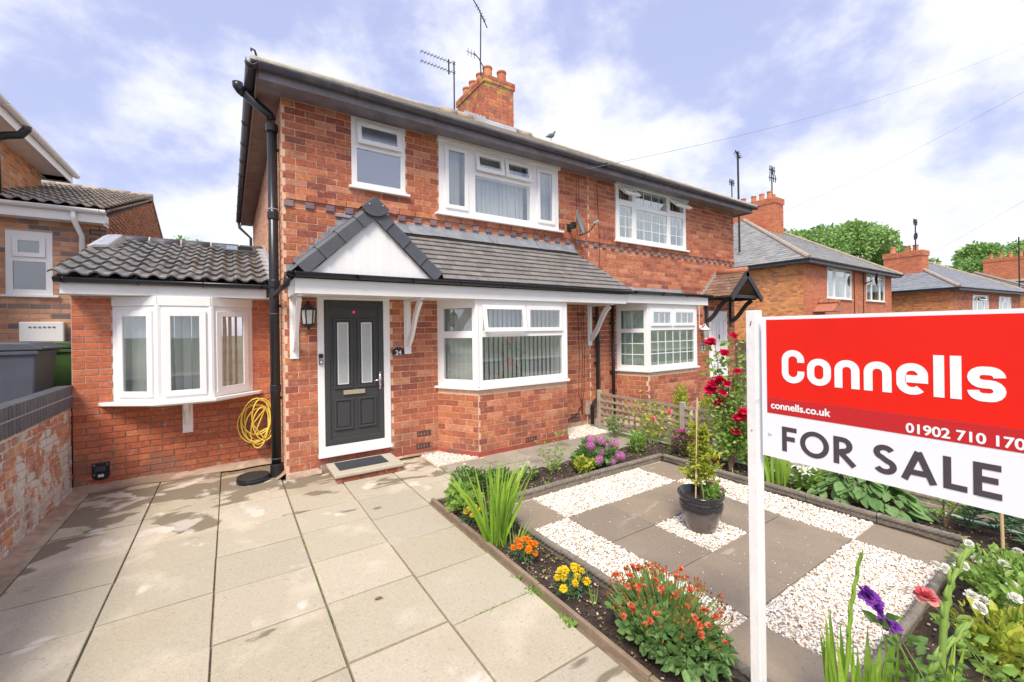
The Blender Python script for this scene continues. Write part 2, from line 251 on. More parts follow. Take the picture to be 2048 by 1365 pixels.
# ------------------------------------------------------------------ mesh helpers
def T(x, y, z): return Matrix.Translation((x, y, z))
def RZ(a): return Matrix.Rotation(a, 4, 'Z')
def RX(a): return Matrix.Rotation(a, 4, 'X')
def RY(a): return Matrix.Rotation(a, 4, 'Y')
class MB:
    def __init__(s, M=None): s.v = []; s.f = []; s.r = []; s.M = M
    def add(s, vs, fs, rnd=None, M=None):
        k = len(s.v); M = M if M is not None else s.M
        if M is not None: vs = [tuple(M @ Vector(p)) for p in vs]
        s.v += [tuple(p) for p in vs]; s.f += [tuple(i+k for i in f) for f in fs]
        rnd = R.random() if rnd is None else rnd
        s.r += [rnd]*len(fs); return s
    def box(s, x0, x1, y0, y1, z0, z1, rnd=None, M=None):
        return s.add([(x0,y0,z0),(x1,y0,z0),(x1,y1,z0),(x0,y1,z0),(x0,y0,z1),(x1,y0,z1),(x1,y1,z1),(x0,y1,z1)],
                     [(0,3,2,1),(4,5,6,7),(0,1,5,4),(1,2,6,5),(2,3,7,6),(3,0,4,7)], rnd, M)
    def prism(s, pts, ax, a, b, rnd=None, M=None):
        """closed outline pts (2D) extruded along axis ax from a to b"""
        n = len(pts)
        def q(p, t): return {'x': (t, p[0], p[1]), 'y': (p[0], t, p[1]), 'z': (p[0], p[1], t)}[ax]
        vs = [q(p, a) for p in pts]+[q(p, b) for p in pts]
        fs = [tuple(range(n))[::-1], tuple(range(n, 2*n))]+[(i, (i+1) % n, n+(i+1) % n, n+i) for i in range(n)]
        return s.add(vs, fs, rnd, M)
    def tube(s, pts, r, n=8, cap=True, rnd=None, M=None):
        pts = [Vector(p) for p in pts]; vs = []; fs = []
        rs = r if isinstance(r, (list, tuple)) else [r]*len(pts)
        prev = None
        for i, p in enumerate(pts):
            t = (pts[min(i+1, len(pts)-1)]-pts[max(i-1, 0)])
            t = t.normalized() if t.length > 1e-9 else Vector((0, 0, 1))
            if prev is None: a = t.orthogonal().normalized()
            else:
                a = prev-t*prev.dot(t); a = a.normalized() if a.length > 1e-6 else t.orthogonal().normalized()
            prev = a; b = t.cross(a)
            for k in range(n):
                an = 2*pi*k/n; vs.append(tuple(p+(a*cos(an)+b*sin(an))*rs[i]))
        for i in range(len(pts)-1):
            for k in range(n): fs.append((i*n+k, i*n+(k+1) % n, (i+1)*n+(k+1) % n, (i+1)*n+k))
        if cap: fs += [tuple(range(n))[::-1], tuple(range((len(pts)-1)*n, len(pts)*n))]
        return s.add(vs, fs, rnd, M)
    def lathe(s, prof, c=(0, 0, 0), n=16, rnd=None, M=None, caps=True):
        vs = []; fs = []
        for r, z in prof:
            for k in range(n): vs.append((c[0]+r*cos(2*pi*k/n), c[1]+r*sin(2*pi*k/n), c[2]+z))
        for i in range(len(prof)-1):
            for k in range(n): fs.append((i*n+k, i*n+(k+1) % n, (i+1)*n+(k+1) % n, (i+1)*n+k))
        if caps: fs += [tuple(range(n))[::-1], tuple(range((len(prof)-1)*n, len(prof)*n))]
        return s.add(vs, fs, rnd, M)
    def panel(s, u0, u1, z0, z1, holes, d0, d1, M=None, rnd=None, us=(), zs=()):
        """slab between depths d0 (front) and d1 with rectangular holes (u0,u1,z0,z1), reveals included"""
        us = sorted({round(x, 5) for x in (u0, u1, *us, *[h[0] for h in holes], *[h[1] for h in holes]) if u0-1e-6 <= x <= u1+1e-6})
        zs = sorted({round(x, 5) for x in (z0, z1, *zs, *[h[2] for h in holes], *[h[3] for h in holes]) if z0-1e-6 <= x <= z1+1e-6})
        nu, nz = len(us), len(zs)
        def solid(i, j):
            if i < 0 or j < 0 or i >= nu-1 or j >= nz-1: return False
            cu, cz = (us[i]+us[i+1])/2, (zs[j]+zs[j+1])/2
            return not any(h[0]-1e-6 < cu < h[1]+1e-6 and h[2]-1e-6 < cz < h[3]+1e-6 for h in holes)
        vs = [(u, d, z) for d in (d0, d1) for z in zs for u in us]; fs = []
        def I(k, i, j): return k*nu*nz+j*nu+i
        for i in range(nu-1):
            for j in range(nz-1):
                if not solid(i, j): continue
                fs.append((I(0,i,j), I(0,i+1,j), I(0,i+1,j+1), I(0,i,j+1))); fs.append((I(1,i,j), I(1,i,j+1), I(1,i+1,j+1), I(1,i+1,j)))
                if not solid(i-1, j): fs.append((I(0,i,j), I(0,i,j+1), I(1,i,j+1), I(1,i,j)))
                if not solid(i+1, j): fs.append((I(0,i+1,j), I(1,i+1,j), I(1,i+1,j+1), I(0,i+1,j+1)))
                if not solid(i, j-1): fs.append((I(0,i,j), I(1,i,j), I(1,i+1,j), I(0,i+1,j)))
                if not solid(i, j+1): fs.append((I(0,i,j+1), I(0,i+1,j+1), I(1,i+1,j+1), I(1,i,j+1)))
        return s.add(vs, fs, rnd, M)
def mesh_from(name, vs, fs, rs=None, m=None, smooth=False):
    me = bpy.data.meshes.new(name); me.from_pydata(vs, [], fs)
    if rs is not None:
        a = me.attributes.new('rnd', 'FLOAT', 'FACE'); a.data.foreach_set('value', np.asarray(rs, dtype=np.float32))
    if m is not None: me.materials.append(m)
    if smooth: me.shade_smooth() if hasattr(me, 'shade_smooth') else me.polygons.foreach_set('use_smooth', [True]*len(me.polygons))
    me.update(); return me
def np_mesh(name, V, F, rs, m, smooth=False):
    """V (n,3), F (k,4) or (k,3) numpy arrays"""
    me = bpy.data.meshes.new(name); k, c = F.shape
    me.vertices.add(len(V)); me.vertices.foreach_set('co', V.astype(np.float32).ravel())
    me.loops.add(k*c); me.loops.foreach_set('vertex_index', F.astype(np.int32).ravel())
    me.polygons.add(k); me.polygons.foreach_set('loop_start', np.arange(0, k*c, c, dtype=np.int32))
    me.polygons.foreach_set('loop_total', np.full(k, c, dtype=np.int32))
    if smooth: me.polygons.foreach_set('use_smooth', np.ones(k, dtype=bool))
    me.update(calc_edges=True)
    a = me.attributes.new('rnd', 'FLOAT', 'FACE'); a.data.foreach_set('value', rs.astype(np.float32))
    if m is not None: me.materials.append(m)
    return me
COL = scene.collection
def link(o, parent=None):
    COL.objects.link(o)
    if parent is not None:
        o.parent = parent
        if parent.type == 'EMPTY': o.matrix_parent_inverse = Matrix.Translation(-parent.location)
        else: o.matrix_parent_inverse = parent.get('_inv', None) and Matrix.Identity(4) or Matrix.Identity(4)
    return o
def tag(o, label=None, cat=None, group=None, kind=None):
    if label: o['label'] = label
    if cat: o['category'] = cat
    if group: o['group'] = group
    if kind: o['kind'] = kind
    return o
def obj(name, mb, m, parent=None, smooth=False, bevel=0, **k):
    me = mesh_from(name, mb.v, mb.f, mb.r, m, smooth)
    o = link(bpy.data.objects.new(name, me), parent)
    if bevel:
        b = o.modifiers.new('bevel', 'BEVEL'); b.width = bevel; b.segments = 2; b.limit_method = 'ANGLE'
    return tag(o, **k)
def thing(name, label, cat, loc=(0, 0, 0), group=None, kind=None):
    o = bpy.data.objects.new(name, None); COL.objects.link(o); o.location = loc; o.empty_display_size = .1
    return tag(o, label, cat, group, kind)
def inst(name, me, M, parent=None, **k):
    o = bpy.data.objects.new(name, me); o.matrix_world = M; link(o, parent)
    o.matrix_basis = M
    return tag(o, **k)

def cam_size(p, s):
    d = Vector(p)-CAM; z = d.dot(_F)
    if z < .2: return 0
    x = 1024+FPX*d.dot(_R2)/z; y = 682.5+SY-FPX*d.dot(_U2)/z
    if x < -60 or x > 2108 or y < -60 or y > 1425: return 0.001*s/z
    return s/z
class Pieces:
    """alike pieces: the nearest become objects of their own, the rest one part"""
    def __init__(s): s.it = []
    def add(s, key, M, rnd=None): s.it.append((key, M, R.random() if rnd is None else rnd))
    def flush(s, name, m, parent, gen, limit=300, rest=None):
        s.it.sort(key=lambda t: -cam_size(t[1].translation, 1.0))
        cache = {}
        for key, M, r in s.it[:limit]:
            if key not in cache: v, f = gen(key); cache[key] = mesh_from(name, v, f, None, m)
            inst(name, cache[key], M, parent)
        if s.it[limit:]:
            mb = MB()
            for key, M, r in s.it[limit:]:
                v, f = gen(key); mb.add(v, f, r, M)
            obj(rest or name+'work', mb, m, parent, kind='stuff')
def brick_gen(key):
    Lb, H, D = key; c = .0025
    v = [(0,c,0),(Lb,c,0),(Lb,c,H),(0,c,H),(c,0,c),(Lb-c,0,c),(Lb-c,0,H-c),(c,0,H-c),(0,D,0),(Lb,D,0),(Lb,D,H),(0,D,H)]
    f = [(4,5,6,7),(0,1,5,4),(1,2,6,5),(2,3,7,6),(3,0,4,7),(0,8,9,1),(1,9,10,2),(2,10,11,3),(3,11,8,0)]
    return v, f
def box_gen(key):
    x, y, z = key
    return [(0,0,0),(x,0,0),(x,y,0),(0,y,0),(0,0,z),(x,0,z),(x,y,z),(0,y,z)], [(0,3,2,1),(4,5,6,7),(0,1,5,4),(1,2,6,5),(2,3,7,6),(3,0,4,7)]
def frame(x, y, deg, z=0): return T(x, y, z) @ RZ(radians(deg))     # local x along the wall, y into the wall, z up
def seg_frame(p, q):
    a = math.atan2(q[1]-p[1], q[0]-p[0]); return T(p[0], p[1], 0) @ RZ(a), sqrt((q[0]-p[0])**2+(q[1]-p[1])**2)
def bricks(P, M, u0, u1, z0, z1, holes=(), C=.088, W=.2365, joint=.010, proud=.006, shift=0., zb=None, clip=None, jit=1., rows=None, D=.02, proud_row=None):
    """running bond on the wall M; zb: height where course 0 starts; clip(z)->(umin,umax)"""
    zb = z0 if zb is None else zb
    k0 = int(math.ceil((z0-zb)/C-1e-6)); k1 = int(floor((z1-zb)/C+1e-6))
    for k in range(k0, k1):
        za = zb+k*C; ztop = za+C
        pr = proud+(proud_row(k) if proud_row else 0)
        st = u0-W+(W/2 if k % 2 else 0)+shift
        a0, a1 = u0, u1
        if clip: a0, a1 = clip((za+ztop)/2); a0 = max(a0, u0); a1 = min(a1, u1)
        iv = []
        while st < a1:
            iv.append((max(st, a0), min(st+W, a1))); st += W
        for h in holes:
            if h[2] < ztop-.45*C and h[3] > za+.45*C:
                nv = []
                for a, b in iv:
                    if b <= h[0] or a >= h[1]: nv.append((a, b)); continue
                    if a < h[0]: nv.append((a, h[0]))
                    if b > h[1]: nv.append((h[1], b))
                iv = nv
        for a, b in iv:
            if b-a < .045: continue
            ln = round((b-a-joint)/.006)*.006
            j = jit
            MM = M @ T(a+joint/2, -pr-R.uniform(0, .0015)*j, za+joint/2+R.uniform(-.0008, .0008)*j) @ RZ(R.uniform(-.004, .004)*j) @ RY(R.uniform(-.003, .003)*j)
            P.add((ln, round(C-joint, 4), D+pr), MM)

# ------------------------------------------------------------------ windows
def window(parent, M, u0, u1, z0, z1, lights, d=(.0, .07), name='window', glass=GLASS, white=WHITE, sill=None, barw=.014, sash=.042):
    mb = MB(M); holes = [(l['b'][0], l['b'][1], l['b'][2], l['b'][3]) for l in lights]
    mb.panel(u0, u1, z0, z1, holes, d[0], d[1])
    fr = obj(name, mb, white, parent, bevel=.004)
    for l in lights:
        a, b, c, e = l['b']; k = l.get('k', 'f'); nb = l.get('bars')
        Mx = M
        if k == 'c':
            tilt = l.get('tilt', 0)
            Mx = M @ T(0, d[0]-.022, e+.018) @ RX(-radians(tilt)) @ T(0, -(d[0]-.022), -(e+.018))
            s = MB(Mx); s.panel(a-.018, b+.018, c-.018, e+.018, [(a+sash, b-sash, c+sash, e-sash)], d[0]-.024, d[0]-.001)
            if tilt: s.panel(a-.004, b+.004, c-.004, e+.004, [(a+sash, b-sash, c+sash, e-sash)], d[0]-.001, d[0]+.03)
            obj('casement', s, white, fr, bevel=.004)
            a, b, c, e = a+sash, b-sash, c+sash, e-sash; y0 = d[0]-.012
            if l.get('vent'): obj('trickle_vent', MB(Mx).box(a+.08, b-.08, d[0]-.032, d[0]-.0245, e+sash-.012, e+sash+.006), white, fr)
        else: y0 = d[0]+.018
        obj('pane', MB(Mx).box(a-.004, b+.004, y0, y0+.006, c-.004, e+.004), glass, fr)
        if nb:
            s = MB(Mx)
            for i in range(1, nb[0]): x = a+(b-a)*i/nb[0]; s.box(x-barw/2, x+barw/2, y0-.003, y0+.009, c, e)
            for i in range(1, nb[1]): z = c+(e-c)*i/nb[1]; s.box(a, b, y0-.0035, y0+.0095, z-barw/2, z+barw/2)
            obj('glazing_bars', s, white, fr)
    if sill:
        obj('sill', MB(M).box(sill[0], sill[1], d[0]-sill[3], d[1]-.02, sill[2]-.035, sill[2]-.0005), white, fr, bevel=.004)
    return fr
def blinds(fr, M, u0, u1, z0, z1, d=.16, pitch=.082, ang=22, m=BLIND, w=.089):
    n = int((u1-u0)/pitch); me = None
    for i in range(n):
        if me is None:
            mb = MB(); K = 4
            vs = []; fs = []
            for k in range(K+1):
                x = (k/K-.5)*w; y = .006*(1-(2*k/K-1)**2)
                vs += [(x, y, z0), (x, y, z1)]
            for k in range(K): fs.append((2*k, 2*k+2, 2*k+3, 2*k+1))
            me = mesh_from('blind_slat', vs, fs, [0]*K, m, True)
        inst('blind_slat', me, M @ T(u0+pitch*(i+.5)+R.uniform(-.004, .004), d, 0) @ RZ(radians(ang+R.uniform(-4, 4))), fr)
def curtain(fr, M, u0, u1, z0, z1, d=.14, m=NET, wave=.02, freq=60, name='net_curtain'):
    n = max(4, int((u1-u0)/.02)); vs = []; fs = []
    for i in range(n+1):
        u = u0+(u1-u0)*i/n; y = d+wave*sin(u*freq)+.01*sin(u*freq*.37)
        vs += [(u, y, z0), (u, y, z1)]
    fs = [(2*i, 2*i+2, 2*i+3, 2*i+1) for i in range(n)]
    obj(name, MB(M).add(vs, fs), m, fr, smooth=True)
def facets(pts):
    return [seg_frame(pts[i], pts[i+1]) for i in range(len(pts)-1)]

# ------------------------------------------------------------------ roof tiles
def tile_rows(P, Mr, n_rows, exp, width, thick, u_range, half=True, over=1.25, tilt=.06, jit=.0015):
    """Mr: local x along the eave, y up the slope, z out of the roof. u_range(v)->(a,b)"""
    for k in range(n_rows):
        v = k*exp; a, b = u_range(v+exp*.5)
        if b-a < .03: continue
        st = floor(a/width)*width-(width/2 if (half and k % 2) else 0)
        while st < b:
            x0, x1 = max(st, a), min(st+width, b); st += width
            if x1-x0 < .02: continue
            P.add((round(x1-x0-.003, 3), round(exp*over, 4), thick), Mr @ T(x0+.0015, v-R.uniform(0, jit*2), .004+R.uniform(0, jit)) @ RX(-tilt+R.uniform(-.006, .006)) @ RY(R.uniform(-.006, .006)))
def slope_frame(p, u, up):
    """frame with origin p, x=u, y=up(slope), z=normal"""
    u = Vector(u).normalized(); v = Vector(up).normalized(); n = u.cross(v).normalized(); v = n.cross(u)
    M = Matrix.Identity(4)
    for i in range(3): M[i][0] = u[i]; M[i][1] = v[i]; M[i][2] = n[i]; M[i][3] = p[i]
    return M

# ------------------------------------------------------------------ foliage helpers
def leaf_arrays(P, D, S, wr=.42, fold=.18, seed=0):
    """one folded leaf (4 verts, 2 triangles) per point"""
    rs = np.random.RandomState(seed); n = len(P)
    D = D/np.maximum(np.linalg.norm(D, axis=1, keepdims=True), 1e-9)
    A = rs.normal(size=(n, 3)); A[:, 2] *= .35; Sd = np.cross(D, A); Sd /= np.maximum(np.linalg.norm(Sd, axis=1, keepdims=True), 1e-9)
    Nn = np.cross(Sd, D); Nn *= np.sign(Nn[:, 2:3]+1e-9)
    S = S.reshape(-1, 1)
    V = np.empty((n, 6, 3)); V[:, 0] = P; V[:, 5] = P+D*S-Nn*S*.12
    V[:, 1] = P+D*S*.33-Sd*S*wr*.5+Nn*S*fold*.5; V[:, 2] = P+D*S*.33+Sd*S*wr*.5+Nn*S*fold*.5
    V[:, 3] = P+D*S*.70-Sd*S*wr*.36+Nn*S*fold*.3; V[:, 4] = P+D*S*.70+Sd*S*wr*.36+Nn*S*fold*.3
    b = np.arange(n)[:, None]*6
    F = np.concatenate([b+np.array([[0, 2, 4, 5]]), b+np.array([[0, 5, 3, 1]])])
    r = rs.rand(n); return V.reshape(-1, 3), F, np.concatenate([r, r])
def leaves(name, P, D, S, m, parent, wr=.42, seed=0, fold=.18, **k):
    V, F, r = leaf_arrays(np.asarray(P, float), np.asarray(D, float), np.asarray(S, float), wr, fold, seed)
    return tag(link(bpy.data.objects.new(name, np_mesh(name, V, F, r, m)), parent), **k)
def blob_points(n, c, rad, rs, hollow=.45, lumps=6):
    d = rs.normal(size=(n, 3)); d /= np.linalg.norm(d, axis=1, keepdims=True)
    lc = rs.normal(size=(lumps, 3)); lc /= np.linalg.norm(lc, axis=1, keepdims=True)
    bump = np.clip((d @ lc.T).max(axis=1), 0, 1)**3
    rr = (hollow+(1-hollow)*rs.rand(n)**.6)*(.66+.42*bump)
    return np.array(c)+d*rr[:, None]*np.array(rad), d
def petal_mesh(kind, m, seed=0):
    rs = random.Random(seed); vs = []; fs = []; rr = []
    def petal(az, el, r0, ln, wd, curl, r):
        k = len(vs); M = Matrix.Rotation(az, 4, 'Z') @ Matrix.Rotation(-el, 4, 'Y')
        for i in range(3):
            t = i/2; ww = wd*(.35, 1.0, .62)[i]/2
            for sgn in (-1, 0, 1):
                p = Vector((r0+ln*t, sgn*ww, curl*ln*(t*t)+abs(sgn)*.12*wd)); vs.append(tuple(M @ p))
        for i in range(2):
            for j in range(2): fs.append((k+i*3+j, k+(i+1)*3+j, k+(i+1)*3+j+1, k+i*3+j+1)); rr.append(r)
    if kind == 'rose':
        for ring, (n, el, ln, wd) in enumerate([(6, -5, .95, .95), (6, 22, .88, .85), (5, 42, .78, .75), (5, 60, .66, .6), (4, 76, .56, .5)]):
            for i in range(n): petal(2*pi*i/n+ring*.5+rs.uniform(-.2, .2), radians(el+rs.uniform(-8, 8)), .05, ln*rs.uniform(.85, 1.1), wd, -.15+ring*.02, rs.random())
    elif kind == 'pompon':
        for ring, (n, el, ln, wd) in enumerate([(9, -25, .9, .42), (10, 0, .95, .42), (9, 22, .9, .4), (8, 42, .82, .38), (6, 62, .72, .34), (4, 80, .62, .3)]):
            for i in range(n): petal(2*pi*i/n+ring*.4+rs.uniform(-.2, .2), radians(el+rs.uniform(-9, 9)), .05, ln*rs.uniform(.85, 1.08), wd, -.25, rs.random())
    elif kind == 'daisy':
        for i in range(9): petal(2*pi*i/9+rs.uniform(-.1, .1), radians(rs.uniform(8, 30)), .08, rs.uniform(.8, 1), .46, .1, rs.random())
        for i in range(7): petal(2*pi*i/7+rs.uniform(-.1, .1), radians(rs.uniform(40, 62)), .02, rs.uniform(.5, .65), .34, .1, rs.random())
    elif kind == 'lily':
        for i in range(6): petal(2*pi*i/6, radians(rs.uniform(12, 34)), .04, 1, .36, -.35, rs.random())
    elif kind == 'mop':
        for i in range(75):
            z = 1-2*(i+.5)/75
            if z < -.55: continue
            a = i*2.39996; q = sqrt(max(0, 1-z*z)); n = Vector((q*cos(a), q*sin(a), z)); c = n*.84*rs.uniform(.9, 1.08)
            t = n.orthogonal().normalized(); b = n.cross(t); r = rs.random(); ph = rs.uniform(0, pi)
            for j in range(4):
                an = ph+j*pi/2; d = t*cos(an)+b*sin(an); e = t*cos(an+pi/2)+b*sin(an+pi/2); k = len(vs)
                vs += [tuple(c), tuple(c+d*.11+e*.08+n*.03), tuple(c+d*.19+n*.01), tuple(c+d*.11-e*.08+n*.03)]; fs.append((k, k+1, k+2, k+3)); rr.append(r)
    elif kind == 'bud':
        k = 0
        for i, (r, z) in enumerate([(.12, 0), (.42, .35), (.36, .8), (.05, 1.3)]):
            for j in range(6): vs.append((r*cos(j*pi/3), r*sin(j*pi/3), z))
        for i in range(3):
            for j in range(6): fs.append((i*6+j, i*6+(j+1) % 6, (i+1)*6+(j+1) % 6, (i+1)*6+j)); rr.append(rs.random())
    return mesh_from(kind, vs, fs, rr, m)
_fl = {}
def flower(name, kind, m, p, s, parent, tilt=.5, **k):
    key = (kind, m.name, R.randrange(3))
    if key not in _fl: _fl[key] = petal_mesh(kind, m, len(_fl))
    t = R.uniform(0, tilt)
    return inst(name, _fl[key], T(*p) @ RZ(R.uniform(-2.9, -.6)) @ RY(t) @ RZ(R.uniform(0, 6)) @ Matrix.Scale(s, 4), parent, **k)
def blades(parent, c, n, hmin, hmax, spread, width, m, seed, lean=.35, curl=.5, name='blade', K=6):
    rs = random.Random(seed)
    for i in range(n):
        a = rs.uniform(0, 2*pi); r0 = rs.random()**.7*spread; b = Vector((c[0]+r0*cos(a), c[1]+r0*sin(a), c[2]-.01))
        h = rs.uniform(hmin, hmax); ln = lean*rs.random()*(.4+r0/max(spread, .01)); az = a+rs.uniform(-.6, .6); tw = rs.uniform(0, pi)
        vs = []; fs = []; cu = curl*rs.random()**2
        for k in range(K+1):
            t = k/K; o = h*ln*t+h*cu*t**3*.6
            p = b+Vector((cos(az)*o, sin(az)*o, h*(t-.25*cu*t**3))); w_ = width*(.75+.5*t if t < .45 else 1.0-(t-.45)/.55*.985)/2*rs.uniform(.92, 1.05)
            s = Vector((cos(tw+t*.5), sin(tw+t*.5), 0))
            vs += [tuple(p-s*w_), tuple(p+Vector((cos(az), sin(az), 0))*w_*.35), tuple(p+s*w_)]
        for k in range(K): fs += [(3*k, 3*k+1, 3*k+4, 3*k+3), (3*k+1, 3*k+2, 3*k+5, 3*k+4)]
        obj(name, MB().add(vs, fs), m, parent, smooth=True)
def bush(name, label, cat, c, rad, n, ls, m, seed=1, stems=5, wr=.5, hollow=.35, up=.5, stem_m=STEM, group=None, zc=None, lumps=7, stem_r=.004):
    t = thing(name, label, cat, c, group); rs = np.random.RandomState(seed)
    cz = c[2]+rad[2]*.95 if zc is None else zc
    P, D = blob_points(n, (c[0], c[1], cz), rad, rs, hollow, lumps)
    keep = P[:, 2] > c[2]+.005; P = P[keep]; D = D[keep]
    D = D*.7+rs.normal(size=D.shape)*.5; D[:, 2] += up
    leaves('foliage', P, D, ls*(.45+1.0*rs.rand(len(P))**1.3), m, t, wr, seed)
    mb = MB()
    for i in range(stems):
        q = P[rs.randint(len(P))]; a = Vector((c[0]+rs.uniform(-.03, .03), c[1]+rs.uniform(-.03, .03), c[2]-.02)); q = Vector(q)
        mid = a.lerp(q, .5)+Vector((rs.uniform(-.03, .03), rs.uniform(-.03, .03), .03))
        mb.tube([a, mid, q], [stem_r, stem_r*.8, stem_r*.4], 5)
    if stems: obj('stem', mb, stem_m, t)
    return t, P

# ================================================================== GROUND, PAVING
GZ = -.07
g = MB(); g.add([(-400, -300, -.60), (500, -300, -.60), (500, 500, -.60), (-400, 500, -.60)], [(0, 1, 2, 3)])
obj('ground', g, GROUND, kind='structure')
g = MB(); g.box(-2.06, 1.2, -7.2, 1.2, -.5, GZ-.016); g.box(1.201, 5.0, -1.56, .2, -.5, GZ-.016); base = obj('paving_bed', g, JOINT, kind='structure')
g = MB(); g.box(-14, -2.32, -8, 40, -.55, .55); obj('raised_ground', g, ASPH, kind='structure')
g = MB(); g.box(5.02, 11.5, -7.2, 1, -.5, -.17); obj('garden_ground', g, GROUND, kind='structure')
pav = thing('paving', 'buff concrete paving slabs of the front drive', 'paving', (0, -2, GZ), kind='structure')
pav['category'] = ''; del pav['category']
def slab(par, x0, x1, y0, y1, m, zt=GZ, jn=.005, name='slab'):
    mb = MB(); h = R.uniform(-.003, .003); sx = R.uniform(-.0025, .0025); sy = R.uniform(-.0025, .0025)
    jy = jn*1.5; x0 += jn+R.uniform(-.002, .002); x1 -= jn+R.uniform(-.002, .002); y0 += jy+R.uniform(-.002, .002); y1 -= jy+R.uniform(-.002, .002); c = .003
    zs = lambda x, y: zt+h+sx*(2*(x-x0)/(x1-x0)-1)+sy*(2*(y-y0)/(y1-y0)-1)
    o = [(x0, y0), (x1, y0), (x1, y1), (x0, y1)]; i_ = [(x0+c, y0+c), (x1-c, y0+c), (x1-c, y1-c), (x0+c, y1-c)]
    vs = [(x, y, zt-.05) for x, y in o]+[(x, y, zs(x, y)-c) for x, y in o]+[(x, y, zs(x, y)) for x, y in i_]
    fs = [(8, 9, 10, 11)]+[(4+a, 4+(a+1) % 4, 8+(a+1) % 4, 8+a) for a in range(4)]+[(a, (a+1) % 4, 4+(a+1) % 4, 4+a) for a in range(4)]
    mb.add(vs, fs); obj(name, mb, m, par)
cols = [((-1.885, -1.272), [.86, .13, -.52, -1.12, -1.68, -2.25, -2.86, -3.46, -4.06, -4.66, -5.26, -5.86, -6.46, -7.06]),
        ((-1.265, -.665), [.86, .45, -.04, -.55, -1.12, -1.68, -2.24, -2.85, -3.45, -4.05, -4.65, -5.25, -5.85, -6.45, -7.05]),
        ((-.660, -.050), [.60, .02, -.58, -1.16, -1.70, -2.26, -2.85, -3.45, -4.05, -4.65, -5.25, -5.85, -6.45, -7.05]),
        ((-.042, .542), [-.06, -.62, -1.17, -1.67, -2.24, -2.83, -3.43, -4.03, -4.63, -5.23, -5.83, -6.43, -7.03]),
        ((.548, 1.140), [-.06, -.63, -1.20, -1.75, -2.31, -2.89, -3.49, -4.10, -4.70, -5.3, -5.9, -6.5, -7.1]),
        ((1.146, 1.70), [-.66, -1.18, -1.665])]
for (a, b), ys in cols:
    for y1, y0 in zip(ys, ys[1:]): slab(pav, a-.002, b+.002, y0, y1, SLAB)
pav2 = thing('garden_path', 'grey damp slab path below the bay window', 'path', (3, -1, GZ), kind='structure'); del pav2['category']
for i, (a, b) in enumerate([(1.705, 2.33), (2.335, 2.95), (2.955, 3.56), (3.565, 4.17), (4.175, 4.80)]):
    for y1, y0 in ((-.66, -1.10), (-1.105, -1.50)):
        if i == 0 and y1 > -.7: y1 = -.66
        slab(pav2, a, b, y0, y1, SLABP)
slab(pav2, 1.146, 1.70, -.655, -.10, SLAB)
# mortar fillets along the walls and the narrow strip beside the garden wall
mb = MB(); rs = random.Random(3)
def fillet(p, q, w0, h0):
    n = 40; p = Vector(p); q = Vector(q); t = (q-p).normalized(); nn = Vector((t.y, -t.x, 0)); vs = []
    for i in range(n+1):
        b = p.lerp(q, i/n); h = h0*(.75+.5*mnoise.noise(b*2.3)+.15*rs.random()); w = w0*(1+.5*mnoise.noise(b*3.1))
        vs += [tuple(b+Vector((0, 0, GZ+h))), tuple(b+nn*w*.4+Vector((0, 0, GZ+h*.62))), tuple(b+nn*w+Vector((0, 0, GZ+.006)))]
    mb.add(vs, [(3*i+j, 3*i+j+1, 3*i+4+j, 3*i+3+j) for i in range(n) for j in range(2)])
fillet((-2.05, .93, 0), (0, .93, 0), .14, .075); fillet((0, 0, 0), (.40, 0, 0), .06, .05); fillet((1.30, 0, 0), (2.0, 0, 0), .05, .04)
fillet((-2.05, -7, 0), (-2.05, .93, 0), .10, .05); fillet((0, .93, 0), (0, 0, 0), .10, .08)
obj('mortar_fillet', mb, HAUNCH, smooth=True, kind='structure')
slab_strip = MB(); slab_strip.box(-2.05, -1.89, -7.1, .93, GZ-.03, GZ+.004); obj('mortar_strip', slab_strip, STRIP, kind='structure')

# ================================================================== MAIN HOUSE, number 24
C = .088
XP = 5.085                       # party line
HL = thing('brick_house', 'red brick half of the pair with grey tiled canopy and charcoal front door', 'house', (0, 0, 0))
F0 = frame(0, 0, 0)
ZT = 4.60
bigwin = (2.055, 4.35, 3.46, 4.59); smallwin = (.815, 1.548, 3.645, 4.575); doorh = (.37, 1.29, -.2, 2.16); bayh = (2.06, 4.30, -.2, 2.3)
wb = MB(); wb.panel(0, XP, -.3, ZT, [bigwin, smallwin, doorh, bayh], 0, .22)
FS = frame(0, 7.25, -90)
wb.panel(0, 7.25-.221, -.3, ZT, [], 0, .22, M=FS)
wb.box(0.221, 10.17-.221, 7.03, 7.25, -.3, ZT)
wall = obj('wall', wb, MORT, HL)
P = Pieces()
prow = lambda k: .024 if k == 38 else 0
bricks(P, F0, 0, XP, 0, ZT-.02, [bigwin, smallwin, doorh, bayh, (0, XP, 37*C, 38*C-.001)], C, .2365, shift=.03, proud_row=prow)
P.flush('brick', B_MAIN, HL, brick_gen, 300, 'brickwork')
# brick behind and between the dentils, dentils
P2 = Pieces(); P3 = Pieces()
for i in range(44):
    x = .014+.2365*i
    if x < XP: P2.add((.105, .076, .05), T(x, -.030, 37*C+.006))
    if x+.12 < XP: P3.add((.118, .076, .02), T(x+.112, -.003, 37*C+.006))
P2.flush('dentil_brick', B_DENT, HL, brick_gen)
P3.flush('brick_infill', B_MAIN, HL, brick_gen)
# side wall bricks: grazing view, one part
P = Pieces(); bricks(P, FS, 0, 7.25, 0, ZT-.02, [], C, .2365, jit=2, proud=.006)
P.flush('side_brick', PALEB, HL, brick_gen, 0, 'side_brickwork')
